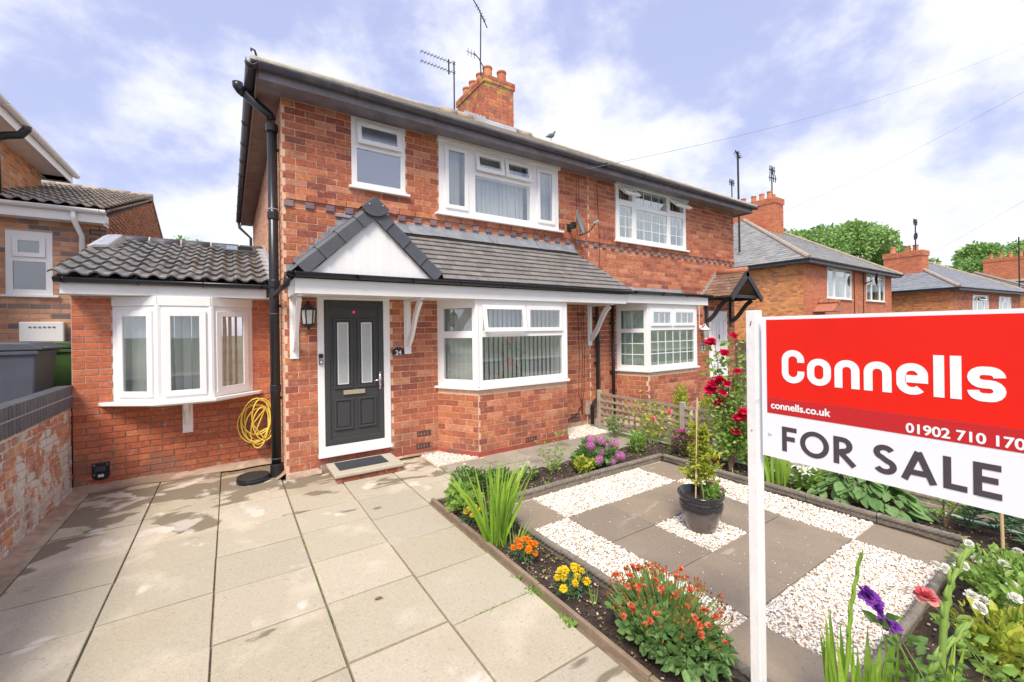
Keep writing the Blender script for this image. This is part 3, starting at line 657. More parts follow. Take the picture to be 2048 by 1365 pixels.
# bay base
def bay_base(par, pts, z1, name='bay_wall'):
    mbw = MB(); PB = Pieces(); n = len(pts)
    inner = [pts[0], *pts[1:-1], pts[-1]]
    mbw.prism([(p[0], p[1]) for p in pts]+[(pts[-1][0], .05), (pts[0][0], .05)], 'z', -.3, z1)
    o = obj(name, mbw, MORT, par)
    for Mx, ln in facets(pts):
        bricks(PB, Mx, 0, ln, -.03, z1-.01, [], C, .2365, shift=R.uniform(0, .1), zb=0)
    return o, PB
BAYL = [(2.0, 0), (2.35, -.6), (3.99, -.6), (4.345, 0)]
o, PB = bay_base(HL, BAYL, .885); PB.flush('bay_brick', B_MAIN, o, brick_gen)
mb = MB(); 
for Mx, ln in facets(BAYL): mb.box(-.002, ln+.006, -.018, .02, -.12, -.005, M=Mx)
mb.box(1.30, 1.995, -.012, .01, -.12, .0)
obj('painted_plinth', mb, PAINTR, HL, bevel=.006)
mb = MB(); mb.box(4.348, 5.08, -.01, .01, -.14, .0); obj('plinth', mb, HAUNCH, HL)
# dark air bricks
for x0, z0 in ((1.665, .186), (1.655, .010)):
    a = MB(); a.panel(x0, x0+.215, z0, z0+.078, [(x0+.02+i*.045, x0+.035+i*.045, z0+.018, z0+.06) for i in range(4)], -.008, .01); obj('air_brick', a, AIRB, HL)
a = MB(facets(BAYL)[1][0]); a.panel(.80, 1.01, .0, .078, [(.82+i*.045, .835+i*.045, .018, .06) for i in range(4)], -.0085, .01); obj('air_brick', a, AIRB, HL)
a = MB(); a.panel(4.60, 4.82, .0, .16, [(4.62+i*.045, 4.64+i*.045, .03, .06) for i in range(4)]+[(4.62+i*.045, 4.64+i*.045, .09, .13) for i in range(4)], -.009, .01); obj('air_brick', a, AIRB, HL)

# upper windows
w1 = window(HL, F0, *smallwin, [dict(b=(.90, 1.465, 4.235, 4.50), k='c', tilt=7, vent=1), dict(b=(.885, 1.48, 3.715, 4.165))], d=(-.012, .07), glass=GLASS_O, sill=(.775, 1.60, 3.645, .05))
obj('obscure_backing', MB(F0).box(.86, 1.50, .085, .09, 3.68, 4.54), FROST, w1)
BX = -.045
w2 = window(HL, F0, *bigwin, [dict(b=(2.165, 2.515, 3.565, 4.465), k='c'), dict(b=(2.685, 3.165, 4.215, 4.475), k='c', tilt=9, vent=1), dict(b=(3.235, 3.715, 4.215, 4.475), k='c', tilt=7, vent=1),
     dict(b=(2.665, 3.725, 3.555, 4.135)), dict(b=(3.885, 4.235, 3.565, 4.465), k='c')], d=(-.03, .07), sill=(1.985, 4.43, 3.46, .06))
obj('head_trim', MB(F0).box(2.03, 4.375, -.075, .0, 4.535, 4.60), WHITE2, w2, bevel=.004)
blinds(w2, F0, 2.14, 2.54, 3.5, 4.58, m=BLIND_W, ang=10, d=.13); blinds(w2, F0, 2.62, 3.75, 3.5, 4.58, m=BLIND_W, ang=10, d=.13); blinds(w2, F0, 3.86, 4.28, 3.5, 4.58, m=BLIND_W, ang=10, d=.13)
# bay window
def bay_window(par, pts, z0, z1, lay, glass, name='bay_window', white=WHITE):
    """one part: three faceted frames with their sub-parts"""
    fs = facets(pts); root = None
    mbr = MB()
    for p in pts[1:-1]: mbr.lathe([(.04, z0), (.04, z1)], (p[0], p[1]+.03, 0), 8)
    mbr.prism([(pts[0][0], .0), *[(p[0], p[1]-.005) for p in pts[1:-1]], (pts[-1][0], .0)], 'z', z1-.001, z1+.02)
    root = obj(name, mbr, white, par)
    for (Mx, ln), ls in zip(fs, lay):
        f2 = window(root, Mx, .0, ln, z0, z1, ls, d=(.0, .065), name='window_frame', glass=glass, white=white) if False else None
    return root, fs
def flat_window_sub(root, Mx, u0, u1, z0, z1, ls, glass, white=WHITE, d=(0, .065), sash=.042, barw=.014):
    """frame pieces directly under the part root (no fourth level)"""
    mb = MB(Mx); mb.panel(u0, u1, z0, z1, [l['b'] for l in ls], d[0], d[1]); obj('window_frame', mb, white, root, bevel=.004)
    for l in ls:
        a, b, c, e = l['b']; M2 = Mx; y0 = d[0]+.018
        if l.get('k') == 'c':
            tl = l.get('tilt', 0); M2 = Mx @ T(0, d[0]-.022, e+.018) @ RX(-radians(tl)) @ T(0, -(d[0]-.022), -(e+.018))
            s = MB(M2); s.panel(a-.018, b+.018, c-.018, e+.018, [(a+sash, b-sash, c+sash, e-sash)], d[0]-.024, d[0]-.001)
            obj('casement', s, white, root, bevel=.004)
            a, b, c, e = a+sash, b-sash, c+sash, e-sash; y0 = d[0]-.012
        obj('pane', MB(M2).box(a-.004, b+.004, y0, y0+.006, c-.004, e+.004), glass, root)
        nb = l.get('bars')
        if nb:
            s = MB(M2)
            for i in range(1, nb[0]): x = a+(b-a)*i/nb[0]; s.box(x-barw/2, x+barw/2, y0-.003, y0+.009, c, e)
            for i in range(1, nb[1]): z = c+(e-c)*i/nb[1]; s.box(a, b, y0-.0035, y0+.0095, z-barw/2, z+barw/2)
            obj('glazing_bars', s, white, root)
bw, fs = bay_window(HL, BAYL, .905, 2.15, [[], [], []], GLASS)
ln0, ln1, ln2 = fs[0][1], fs[1][1], fs[2][1]
flat_window_sub(bw, fs[0][0], 0, ln0, .905, 2.15, [dict(b=(.11, ln0-.09, 1.70, 2.03)), dict(b=(.11, ln0-.09, 1.00, 1.60))], GLASS)
flat_window_sub(bw, fs[1][0], 0, ln1, .905, 2.15, [dict(b=(.10, .80, 1.70, 2.05), k='c', tilt=8), dict(b=(.87, ln1-.10, 1.70, 2.05), k='c'), dict(b=(.08, ln1-.08, .99, 1.61))], GLASS)
flat_window_sub(bw, fs[2][0], 0, ln2, .905, 2.15, [dict(b=(.10, ln2-.11, 1.00, 2.03))], GLASS)
for (Mx, ln), a in zip(fs, (.0, .0, .0)):
    obj('sill', MB(Mx).box(-.03, ln+.03, -.05, .05, .868, .9035), WHITE, bw, bevel=.004)
blinds(bw, fs[0][0], .08, ln0-.03, .95, 2.1, d=.13); blinds(bw, fs[1][0], .02, ln1-.02, .95, 2.1, d=.14); blinds(bw, fs[2][0], .04, ln2-.1, .95, 2.1, d=.13)

# front door
dp = MB(); dp.panel(.368, 1.292, .155, 2.16, [(.447, 1.202, .252, 2.128)], -.02, .06)
door_frame = obj('door_frame', dp, WHITE, HL, bevel=.004)
obj('threshold', MB().box(.36, 1.30, -.05, .05, .118, .1545), WHITE, door_frame, bevel=.004)
dm = MB(); dm.box(.449, 1.200, -.006, .038, .254, 2.126)
door = obj('door', dm, DOORM, HL)
fr = MB(); fr.panel(.449, 1.200, .254, 2.126, [(.515, 1.134, .335, 2.045)], -.022, -.0065); obj('door_border', fr, DOORM, door, bevel=.006)
for (a, b, c, e, gl) in ((.585, .765, 1.005, 1.86, 1), (.885, 1.065, 1.005, 1.86, 1), (.585, .765, .47, .815, 0), (.885, 1.065, .47, .815, 0)):
    q = MB(); q.panel(a-.03, b+.03, c-.03, e+.03, [(a, b, c, e)], -.026, -.0065); obj('panel_moulding', q, DOORM, door, bevel=.007)
    if gl:
        obj('door_glass', MB().box(a+.032, b-.032, -.0105, -.006, c+.035, e-.035), FROST, door)
        q = MB(); q.panel(a+.022, b-.022, c+.025, e-.025, [(a+.032, b-.032, c+.035, e-.035)], -.014, -.0062); obj('glass_bead', q, WHITE, door)
    else:
        obj('raised_panel', MB().box(a+.012, b-.012, -.015, -.0062, c+.012, e-.012), DOORM, door, bevel=.005)
obj('letter_plate', MB().box(.672, .945, -.032, -.0062, .895, .95), BRASS, door, bevel=.004)
h = MB(); h.box(1.132, 1.162, -.030, -.0225, .93, 1.17); h.tube([(1.147, -.03, 1.055), (1.147, -.075, 1.055)], .011, 10); h.tube([(1.150, -.072, 1.055), (1.10, -.078, 1.06), (1.055, -.074, 1.05)], [.011, .012, .009], 8)
h.tube([(1.147, -.031, .985), (1.147, -.04, .985)], .012, 10); obj('handle', h, CHROME, door, smooth=True)
cx0, cz0 = .815, 1.975
obj('red_disc', MB().prism([(cx0+.027*cos(a*pi/10), cz0+.032*sin(a*pi/10)) for a in range(20)], 'y', -.0095, -.0062), PT_RED, door)
obj('red_disc_centre', MB().prism([(cx0+.009*cos(a*pi/6), cz0+.010*sin(a*pi/6)) for a in range(12)], 'y', -.012, -.0096), LETW, door)
obj('threshold_bed', MB().box(.372, 1.288, .008, .2, -.3, .117), HAUNCH, HL)
# threshold soldier course, painted
P = Pieces()
for i in range(8):
    P.add((.106, .072, .05), T(.362+i*.1175, -.006, .044))
P.flush('threshold_brick', PAINTR, HL, brick_gen)
# step
st = thing('door_step', 'low concrete slab step on red bricks below the charcoal door', 'step', (.86, -.3, GZ))
P = Pieces()
for i, (a, b) in enumerate(((.475, .74), (.75, .94), (.95, 1.03), (1.04, 1.25))): P.add((round(b-a, 3), .062, .06), T(a, -.545, GZ+.003))
for i in range(2): P.add((.24, .062, .06), T(.474, -.06-i*.25, GZ+.003) @ RZ(-pi/2)); P.add((.24, .062, .06), T(1.252, -.31+i*.25-.24+.0, GZ+.003) @ RZ(pi/2))
P.flush('brick', B_MAIN, st, brick_gen)
obj('core', MB().box(.49, 1.235, -.53, -.02, GZ-.02, -.004), HAUNCH, st)
obj('step_slab', MB().box(.445, 1.275, -.575, -.022, -.004, .041), STEPM, st, bevel=.012)
mm = MB(); mm.box(.53, 1.12, -.43, -.10, .0425, .051)
for i in range(29): mm.box(.545+i*.0195, .553+i*.0195, -.42, -.11, .051, .0535)
tag(obj('doormat', mm, MAT_D), 'dark ribbed rubber doormat lying on the concrete door step', 'doormat')

# ---- canopy
can = obj('canopy', MB().box(.05, 5.36, -.63, -.004, 2.152, 2.165), WHITE2, HL)
fb = MB(); fb.box(.045, 5.37, -.655, -.632, 2.145, 2.315); fb.box(.045, .068, -.631, -.003, 2.145, 2.315); fb.box(5.347, 5.37, -.631, -.003, 2.145, 2.315)
obj('fascia', fb, WHITE2, can, bevel=.004)
def gutter(par, p, q, r=.05, m=BLACK, name='gutter', brk=None, z=0):
    mb = MB(); p = Vector(p); q = Vector(q); t = (q-p).normalized(); up = Vector((0, 0, 1)); sd = t.cross(up)
    vs = []; n = 9
    for P0 in (p, q):
        for k in range(n+1):
            a = pi+pi*k/n; vs.append(tuple(P0+sd*cos(a)*r+up*sin(a)*r*1.05))
        for k in range(n+1):
            a = pi+pi*(n-k)/n; vs.append(tuple(P0+sd*cos(a)*(r-.006)+up*(sin(a)*(r-.006)*1.05+.0005)))
    k = 2*(n+1); fs = [(i, (i+1) % k, k+(i+1) % k, k+i) for i in range(k)]
    for i in range(n): fs += [(i, k-1-i, k-2-i, i+1)[::-1], (k+i, 2*k-1-i, 2*k-2-i, k+i+1)]
    mb.add(vs, fs); 
    L_ = (q-p).length; nb = int(L_/(brk or .9))
    for i in range(nb+1):
        c = p+t*(.08+(L_-.16)*i/max(1, nb)); 
        mb.tube([c+sd*(r+.004)*cos(pi+pi*a/8)+up*(r+.004)*1.05*sin(pi+pi*a/8) for a in range(9)], .007, 5)
    return obj(name, mb, m, par, smooth=True)
gutter(can, (-.035, -.71, 2.375), (5.46, -.71, 2.375), .052, brk=.62)
# lean-to tiles
MR = slope_frame((0, -.73, 2.385), (1, 0, 0), (0, .73, .752))
SL = sqrt(.73**2+.752**2)
mb = MB(); mb.add([(1.78, -.70, 2.36), (5.40, -.70, 2.36), (4.66, -.005, 3.10), (.98, -.005, 3.10)], [(0, 1, 2, 3)]); mb.add([(5.40, -.70, 2.36), (5.40, -.004, 2.36), (4.66, -.004, 3.10)], [(0, 1, 2)])
obj('roof_deck', mb, RIDGE, can)
P = Pieces(); tile_rows(P, MR, 10, .1047, .166, .016, lambda v: (1.83-.85*v/SL, 5.46-.79*v/SL), tilt=.19)
P.flush('tile', TILE, can, box_gen, 300, 'tiling')
# right hip slope tiles (facing +X)
MR2 = slope_frame((5.46, -.70, 2.385), (0, 1, 0), (-.79, 0, .752))
P = Pieces(); tile_rows(P, MR2, 11, .0992, .166, .011, lambda v: (.70*v/1.09, .70), tilt=.085)
P.flush('hip_tile', TILE, can, box_gen)
mb = MB(); n = 46; vs = []
for i in range(n+1):
    x = 1.02+(4.74-1.02)*i/n; a = .012*mnoise.noise(Vector((x*3, 0, 0))); b = .018*mnoise.noise(Vector((x*2.2, 5, 0)))
    vs += [(x, -.006, 3.248+a*.5), (x, -.016-a, 3.19), (x, -.05+a, 3.135), (x, -.125, 3.082+b*.5)]
mb.add(vs, [(4*i+j, 4*i+4+j, 4*i+5+j, 4*i+1+j) for i in range(n) for j in range(3)])
for x in (1.55, 2.9, 3.85): mb.tube([(x, -.012, 3.25), (x+.02, -.06, 3.145), (x+.03, -.13, 3.09)], .006, 5)
obj('flashing', mb, LEAD, can, smooth=True)
# stepped flashing on the wall beside the little gable
mb = MB()
AX, AZ = .905, 3.235
for i in range(9):
    z0 = 2.46+i*.088; x1 = .02+(z0+.088-2.46)/.80*.74+.14; x0 = x1-.21
    mb.box(max(.004, x0), x1, -.0085-.0005*i, -.004, z0, z0+.0875)
mb.box(.60, .95, -.03, -.004, 3.21, 3.245); obj('stepped_flashing', mb, LEAD, can)
# gable roof deck and cladding
hx0, hx1 = -.03, 1.84; gy = -.71
mb = MB()
for sx, xe in ((-1, hx0), (1, hx1)):
    mb.add([(xe, gy+.03, 2.35), (AX, gy+.03, AZ-.02), (AX, -.004, AZ-.02), (xe, -.004, 2.35)], [(0, 1, 2, 3)])
obj('gable_deck', mb, RIDGE, can)
sl = (AZ-.05-2.36)/(AX-.06)
P0 = .195; n = 16; wd = (1.645-P0)/n
for i in range(n):
    x0, x1 = P0+i*wd+.0003, P0+(i+1)*wd-.0003
    f_ = lambda x: 2.362+max(0.02, (min((x-P0)/(AX-P0), (1.645-x)/(1.645-AX)))*.70)
    pts = [(x0, 2.362), (x1, 2.362), (x1, f_(x1)), (x0, f_(x0))]
    if x0 < AX < x1: pts.insert(3, (AX, f_(AX)))
    obj('cladding_board', MB().prism(pts, 'y', -.690, -.682), CLAD, can)
obj('cladding_back', MB().prism([(P0, 2.361), (1.645, 2.361), (AX, 3.06)], 'y', -.6815, -.66), WHITE2, can)
# barge ridge tiles
for sx, xe in ((-1, hx0-.035), (1, hx1+.045)):
    A = Vector((AX, gy, AZ+.03)); B = Vector((AX+(xe-AX)*.88, gy, AZ+.03-(AZ+.03-2.355)*.88)); d = (B-A); ln = d.length; d.normalize(); nr = Vector((-d.z, 0, d.x)) if sx < 0 else Vector((d.z, 0, -d.x))
    if nr.z < 0: nr = -nr
    for k in range(4):
        a0, a1 = ln*(k+.06)/4.06, ln*(k+1.1)/4.06
        if k == 3: a1 = ln
        mb = MB(); prof = []
        for (dy, dn) in ((.17, .012), (.05, .018), (.0, .004), (-.028, -.03), (-.036, -.165), (-.022, -.168), (-.012, -.03), (.012, -.012), (.17, -.004)): prof.append((dy, dn))
        vs = []; E_ = (0, .9, 1)
        for t_, gr in ((0, .92), (.85, 1.0), (1, 1.05)):
            c = A+d*(a0+(a1-a0)*t_)
            for dy, dn in prof: vs.append(tuple(c+Vector((0, dy-.014*(gr-1)*8-.006*k*0, 0))+nr*(dn*gr+(.008 if t_ > 0 else 0))))
        m_ = len(prof); fs = [(s*m_+i, s*m_+(i+1) % m_, (s+1)*m_+(i+1) % m_, (s+1)*m_+i) for s in range(2) for i in range(m_)]
        fs += [tuple(range(m_)), tuple(range(2*m_, 3*m_))]
        mb.add(vs, fs); obj('ridge_tile', mb, RIDGE, can)
mb = MB(); mb.prism([(AX-.165, AZ-.055), (AX-.015, AZ+.072), (AX+.015, AZ+.072), (AX+.165, AZ-.055), (AX+.115, AZ-.12), (AX+.06, AZ-.15), (AX, AZ-.158), (AX-.06, AZ-.15), (AX-.115, AZ-.12)], 'y', gy-.058, gy-.028)
mb.prism([(AX-.165, AZ-.055), (AX-.015, AZ+.072), (AX+.015, AZ+.072), (AX+.165, AZ-.055), (AX, AZ+.04)], 'y', gy-.028, gy+.2)
ac = obj('apex_tile', mb, RIDGE, can, bevel=.006)
mb = MB()
for dx in (-.075, .085): mb.tube([(AX+dx, gy-.057, AZ-.02), (AX+dx, gy-.068, AZ-.02)], .008, 8)
obj('screw_heads', mb, CHROME, can)
# ridge of the little gable back to the wall
obj('gable_ridge', MB().prism([(AX-.11, AZ-.05), (AX, AZ+.055), (AX+.11, AZ-.05)], 'y', gy+.2, -.003), RIDGE, can)
def bracket(par, x, m=WHITE, wz=1.39, tz=2.151, reach=.56, sc=1., w=.05):
    b = MB(); b.box(x-w, x+w, -.028, -.003, wz, tz)
    b.box(x-w*.5, x+w*.5, -.05, -.0285, wz+.10, tz)
    out_ = []; inn = []
    for i in range(13):
        t = i/12; y = -.045-reach*.86*t; z = wz+.13+(tz-.03-wz-.13)*t+.05*sin(pi*2*t)*-.7
        out_.append((y, z))
    for (y, z) in out_[::-1]: inn.append((y-.035*0+.0, z+0.075 if False else z))
    th = .075
    poly = [(y+th*.35, z+th*.55) for y, z in out_]+[(y-th*.35, z-th*.55) for y, z in out_[::-1]]
    poly = [(min(y, -.0505), min(z, tz-.0305)) for y, z in poly]
    b.prism(poly, 'x', x-w*.42, x+w*.42)
    b.box(x-w*.5, x+w*.5, -reach-.04, -.0505, tz-.03, tz)
    return obj('bracket', b, m, par, bevel=.003)
for x in (.108, 1.545, 5.085): bracket(can, x)

# ---- eaves, soffit, gutters (left half)
EY, EX = -.33, -.25
def eaves(par, x0, x1, left=None, right=None):
    b = MB(); b.box(x0, x1, EY, -.002, 4.585, 4.60); b.box(x0, x1, EY-.022, EY-.001, 4.555, 4.69)
    return obj('soffit', b, SOFFIT, par)
eaves(HL, EX, XP-.001)
b = MB(); b.box(EX, -.002, EY+.001, 7.5, 4.586, 4.60); b.box(EX-.022, EX-.001, EY+.0, 7.5, 4.556, 4.69); obj('side_soffit', b, SOFFIT_S, HL)
gutter(HL, (-.33, -.405, 4.695), (XP, -.405, 4.695), .056, GUT, brk=1.0)
gutter(HL, (-.32, -.46, 4.695), (-.32, 7.55, 4.695), .056, GUT, 'side_gutter', brk=.8)
b = MB(); b.tube([(-.32, 7.4, 4.64), (-.30, 7.42, 4.5), (-.05, 7.42, 4.25), (-.05, 7.42, 1)], .034, 8); obj('rear_downpipe', b, GUT, HL, smooth=True)
# main roof: hipped, the ridge along X
K_ = .5825; RY_ = 3.625; E0 = (-.30, -.405); ZE = 4.70
RZt = ZE+K_*(RY_-E0[1])
def roof_half(par, x0, x1, hipL, hipR):
    b = MB(); run = RY_-E0[1]
    if hipL: b.add([(E0[0], E0[1], ZE), (x1, E0[1], ZE), (x1, RY_, RZt), (E0[0]+run, RY_, RZt)], [(0, 1, 2, 3)]); b.add([(E0[0], 7.6, ZE), (E0[0], E0[1], ZE), (E0[0]+run, RY_, RZt)], [(0, 1, 2)]); b.add([(x1, 7.6, ZE), (E0[0], 7.6, ZE), (E0[0]+run, RY_, RZt), (x1, RY_, RZt)], [(0, 1, 2, 3)])
    if hipR: b.add([(x0, E0[1], ZE), (x1, E0[1], ZE), (x1-run, RY_, RZt), (x0, RY_, RZt)], [(0, 1, 2, 3)]); b.add([(x1, E0[1], ZE), (x1, 7.6, ZE), (x1-run, RY_, RZt)], [(0, 1, 2)]); b.add([(x1, 7.6, ZE), (x0, 7.6, ZE), (x0, RY_, RZt), (x1-run, RY_, RZt)], [(0, 3, 2, 1)])
    rf = obj('roof', b, SLATE, par)
    cz = sqrt(1+K_*K_); ML = slope_frame((0, E0[1]-.03, ZE-.0), (1, 0, 0), (0, 1, K_)); P = Pieces(); n = int(run*cz/.205)
    def ur(v):
        y = v/cz; return (E0[0]+y if hipL else x0, x1-y if hipR else x1)
    tile_rows(P, ML, n, .205, .30, .008, ur, tilt=.05, jit=.004)
    P.flush('slate', SLATE, rf, box_gen, 0, 'slates')
    b = MB()
    if hipL: b.tube([(E0[0]+t, E0[1]+t, ZE+K_*t+.0) for t in (0, 1, 2, 3, run)], .06, 8)
    if hipR: b.tube([(x1-t, E0[1]+t, ZE+K_*t+.0) for t in (0, 1, 2, 3, run)], .06, 8)
    obj('hip_tiles', b, SLATE, rf, smooth=True)
    xs = (E0[0]+run, x1) if hipL else (x0, x1-run)
    k = int((xs[1]-xs[0])/.45)
    for i in range(max(1, k)):
        a = xs[0]+(xs[1]-xs[0])*i/max(1, k); e = xs[0]+(xs[1]-xs[0])*(i+1)/max(1, k)
        obj('ridge_tile', MB().tube([(a+.01, RY_, RZt+.0), (e-.004, RY_, RZt+.004)], .11, 10), RIDO, rf, smooth=True)
    return rf
rfL = roof_half(HL, 0, XP, True, False)
b = MB(); b.tube([(-.27, -.37, ZE+.0), (-.27, -.37, ZE+.09), (-.285, -.385, ZE+.135), (-.32, -.41, ZE+.13), (-.32, -.41, ZE+.10)], [.012, .012, .010, .010, .008], 6); obj('hip_iron', b, BLACK2, rfL)
# chimney on the party line
ch = MB(); cx = (4.66, 5.50); cy = (3.02, 4.50); zt = 7.92
ch.box(cx[0]+.004, cx[1]-.004, cy[0]+.004, cy[1]-.004, 6.3, zt)
chim = obj('chimney', ch, MORT, HL)
P = Pieces()
fcs = [((cx[0], cy[0]), (cx[1], cy[0])), ((cx[0], cy[1]), (cx[0], cy[0])), ((cx[1], cy[0]), (cx[1], cy[1]))]
for i, (p, q) in enumerate(fcs):
    Mx, ln = seg_frame(p, q); bricks(P, Mx, 0, ln, 6.4, 7.74, [], .088, .2365, shift=.118 if i else 0, proud=.002)
    if i == 0: pass
    Mx2 = Mx @ T(-.03, -.03, 0); bricks(P, Mx2, 0, ln+.06, 7.74, 7.92, [], .088, .2365, D=.03, shift=.05*i)
P.flush('brick', B_CH, chim, brick_gen)
b = MB(); b.lathe([(.66, 0), (.62, .03), (.42, .09), (.2, .11)], (0, 0, 0), 4, M=T(5.08, 3.76, 7.92) @ Matrix.Diagonal((.93, 1.6, 1, 1)) @ RZ(pi/4)); obj('flaunching', b, FLAU, chim)
for x, y in ((4.86, 3.22), (5.26, 3.20), (4.86, 3.56), (4.86, 3.95), (4.86, 4.30), (5.27, 3.9)):
    obj('chimney_pot', MB().lathe([(.125, 0), (.118, .05), (.108, .20), (.125, .215), (.125, .25), (.095, .25), (.09, .05)], (x, y, 7.98), 14), POT, chim, smooth=False)
b = MB()
for i in range(7):
    y = 3.0+i*.16; z = ZE+K_*(y-E0[1]); b.prism([(y, z), (y+.22, z+.03+K_*.22), (y+.10, z+.25), (y, z+.19)], 'x', cx[0]-.012-.001*i, cx[0]-.004)
b.box(cx[0]-.03, cx[1]+.03, cy[0]-.055, cy[0]-.003, 6.62, 6.80); obj('lead_flashing', b, LEADN, chim)

# plaque 24, bell, cables belong on the wall
pq = thing('house_number_plaque', 'black arched slate plaque with white number 24', 'number plaque', (1.41, -.01, 1.43))
pts = [(1.325, 1.37), (1.495, 1.37), (1.495, 1.455), (1.465, 1.462), (1.445, 1.487), (1.41, 1.497), (1.375, 1.487), (1.355, 1.462), (1.325, 1.455)]
obj('plate', MB().prism(pts, 'y', -.014, -.0045), BLACK, pq, bevel=.003)
def text(body, M, size, m, parent, ext=.001, off=0., sx=1., align='CENTER', name='lettering', sp=1.):
    """flat printed lettering; off thickens the strokes by laying shifted copies a hair above each other"""
    c = bpy.data.curves.new(name, 'FONT'); c.body = body; c.size = size; c.align_x = align; c.extrude = 0; c.space_character = sp
    q = bpy.data.objects.new('t', c); COL.objects.link(q); bpy.context.view_layer.update()
    me = bpy.data.meshes.new_from_object(q.evaluated_get(bpy.context.evaluated_depsgraph_get())); bpy.data.objects.remove(q)
    V0 = [tuple(v.co) for v in me.vertices]; F0_ = [tuple(p.vertices) for p in me.polygons]; mb = MB()
    sh = [(0, 0)]+([(off*cos(a*pi/4), off*sin(a*pi/4)) for a in range(8)] if off else [])
    for i, (dx, dy) in enumerate(sh): mb.add([(x+dx, y+dy, ext+i*.00006) for x, y, z in V0], F0_)
    o = obj(name, mb, m, parent); o.matrix_basis = M @ Matrix.Diagonal((sx, 1, 1, 1)); return o
MF = Matrix.Rotation(pi/2, 4, 'X')        # text standing on a wall that faces -Y
text('24', T(1.41, -.0152, 1.385) @ MF, .088, LETW, pq, .0008, .0015)
b = MB(); b.panel(1.333, 1.487, 1.377, 1.380, [], -.0152, -.0142); b.tube([(1.405, -.0145, 1.478), (1.41, -.0148, 1.483), (1.418, -.0145, 1.476)], .003, 4); obj('border', b, LETW, pq)
bl = thing('doorbell', 'small black and silver doorbell with white button on the door frame', 'doorbell', (.40, -.03, 1.35))
obj('housing', MB().box(.378, .430, -.046, -.0205, 1.30, 1.44), BLACK, bl, bevel=.006)
obj('cover', MB().box(.381, .427, -.052, -.0465, 1.303, 1.385), CHROME, bl, bevel=.003)
obj('button', MB().tube([(.404, -.052, 1.335), (.404, -.057, 1.335)], .012, 12), LETW, bl)
lp = thing('wall_lantern', 'black hexagonal wall lantern with clear panes beside the charcoal door', 'lantern', (.256, -.1, 1.9))
c = (.256, -.115, 0)
obj('cap', MB().lathe([(.012, 2.105), (.018, 2.085), (.012, 2.065), (.05, 2.045), (.055, 2.03), (.088, 1.995), (.09, 1.985)], c, 6), BLACK2, lp)
obj('glass', MB().lathe([(.066, 1.815), (.080, 1.985)], c, 6), GLOW, lp)
b = MB()
for k in range(6):
    a = k*pi/3; b.tube([(c[0]+.068*cos(a), c[1]+.068*sin(a), 1.81), (c[0]+.083*cos(a), c[1]+.083*sin(a), 1.99)], .008, 5)
obj('bars', b, BLACK2, lp)
obj('base', MB().lathe([(.008, 1.745), (.016, 1.755), (.01, 1.77), (.04, 1.78), (.074, 1.80), (.078, 1.818)], c, 6), BLACK2, lp)
b = MB(); b.box(.226, .286, -.016, -.0045, 1.86, 2.0); b.tube([(.256, -.016, 1.93), (.256, -.05, 1.90), (.256, -.07, 1.80), (.256, -.09, 1.79)], .010, 6); obj('arm', b, BLACK2, lp)

# soil stack at the corner with its offset vent
sp = thing('soil_stack', 'black plastic soil and vent pipe running up the corner beside the side wall', 'pipe', (-.085, .2, GZ))
obj('pipe', MB().tube([(-.085, .2, .02), (-.085, .2, 4.30)], .055, 16), BLACK, sp, smooth=True)
obj('offset_pipe', MB().tube([(-.085, .2, 4.36), (-.11, .2, 4.42), (-.375, .2, 4.62)], .054, 16), BLACK, sp, smooth=True)
obj('vent_elbow', MB().tube([(-.37, .2, 4.615), (-.41, .2, 4.645), (-.435, .2, 4.68), (-.437, .2, 4.72)], .058, 16), BLACK, sp, smooth=True)
for z, r in ((.02, .068), (1.0, .058), (2.30, .062), (3.15, .060), (4.24, .064)): obj('collar', MB().lathe([(r, -.05), (r+.004, -.04), (r+.004, .04), (r, .05)], (-.085, .2, z+.02), 16), BLACK, sp, smooth=False)
for z in (.155, 1.95, 3.25): obj('joint_ring', MB().lathe([(.0575, -.006), (.0585, 0), (.0575, .006)], (-.085, .2, z), 16), CHROME if z == 3.25 else ALU, sp)
obj('boot', MB().lathe([(.085, 0), (.078, .03), (.068, .10)], (-.085, .2, GZ), 16), BLACK, sp)
for z in (.9, 2.05, 4.0):
    obj('wall_clip', MB().box(-.04, .0, .19, .21, z-.018, z+.018), BLACK, sp)
b = MB(); b.tube([(-.02, -.70, 2.32), (-.03, -.66, 2.24), (-.075, -.5, 2.20), (-.085, .1, 2.17)], .03, 8); obj('gutter_outlet', b, BLACK, can, smooth=True)

# ================================================================== SINGLE STOREY SIDE EXTENSION
EXT = thing('side_extension', 'single storey red brick side extension with wavy roof tiles and white bow window', 'extension', (-1.0, .93, GZ))
YE = .93; FE = frame(-2.045, YE, 0)
Xo = 2.045
bh = (-1.695+Xo, -.30+Xo, .92, 2.2)
b = MB(); b.panel(0, 2.04, -.3, 2.16, [bh], 0, .2, M=FE); b.panel(0, 4.5, -.3, 2.3, [], 0, .2, M=frame(-2.045, YE+4.7, -90)); obj('wall', b, MORT_E, EXT)
P = Pieces(); bricks(P, FE, 0, 2.04, -.03, 2.165, [bh], .0752, .227, shift=.11, zb=-.03, jit=1.3); P.flush('brick', B_EXT, EXT, brick_gen, 300, 'brickwork')
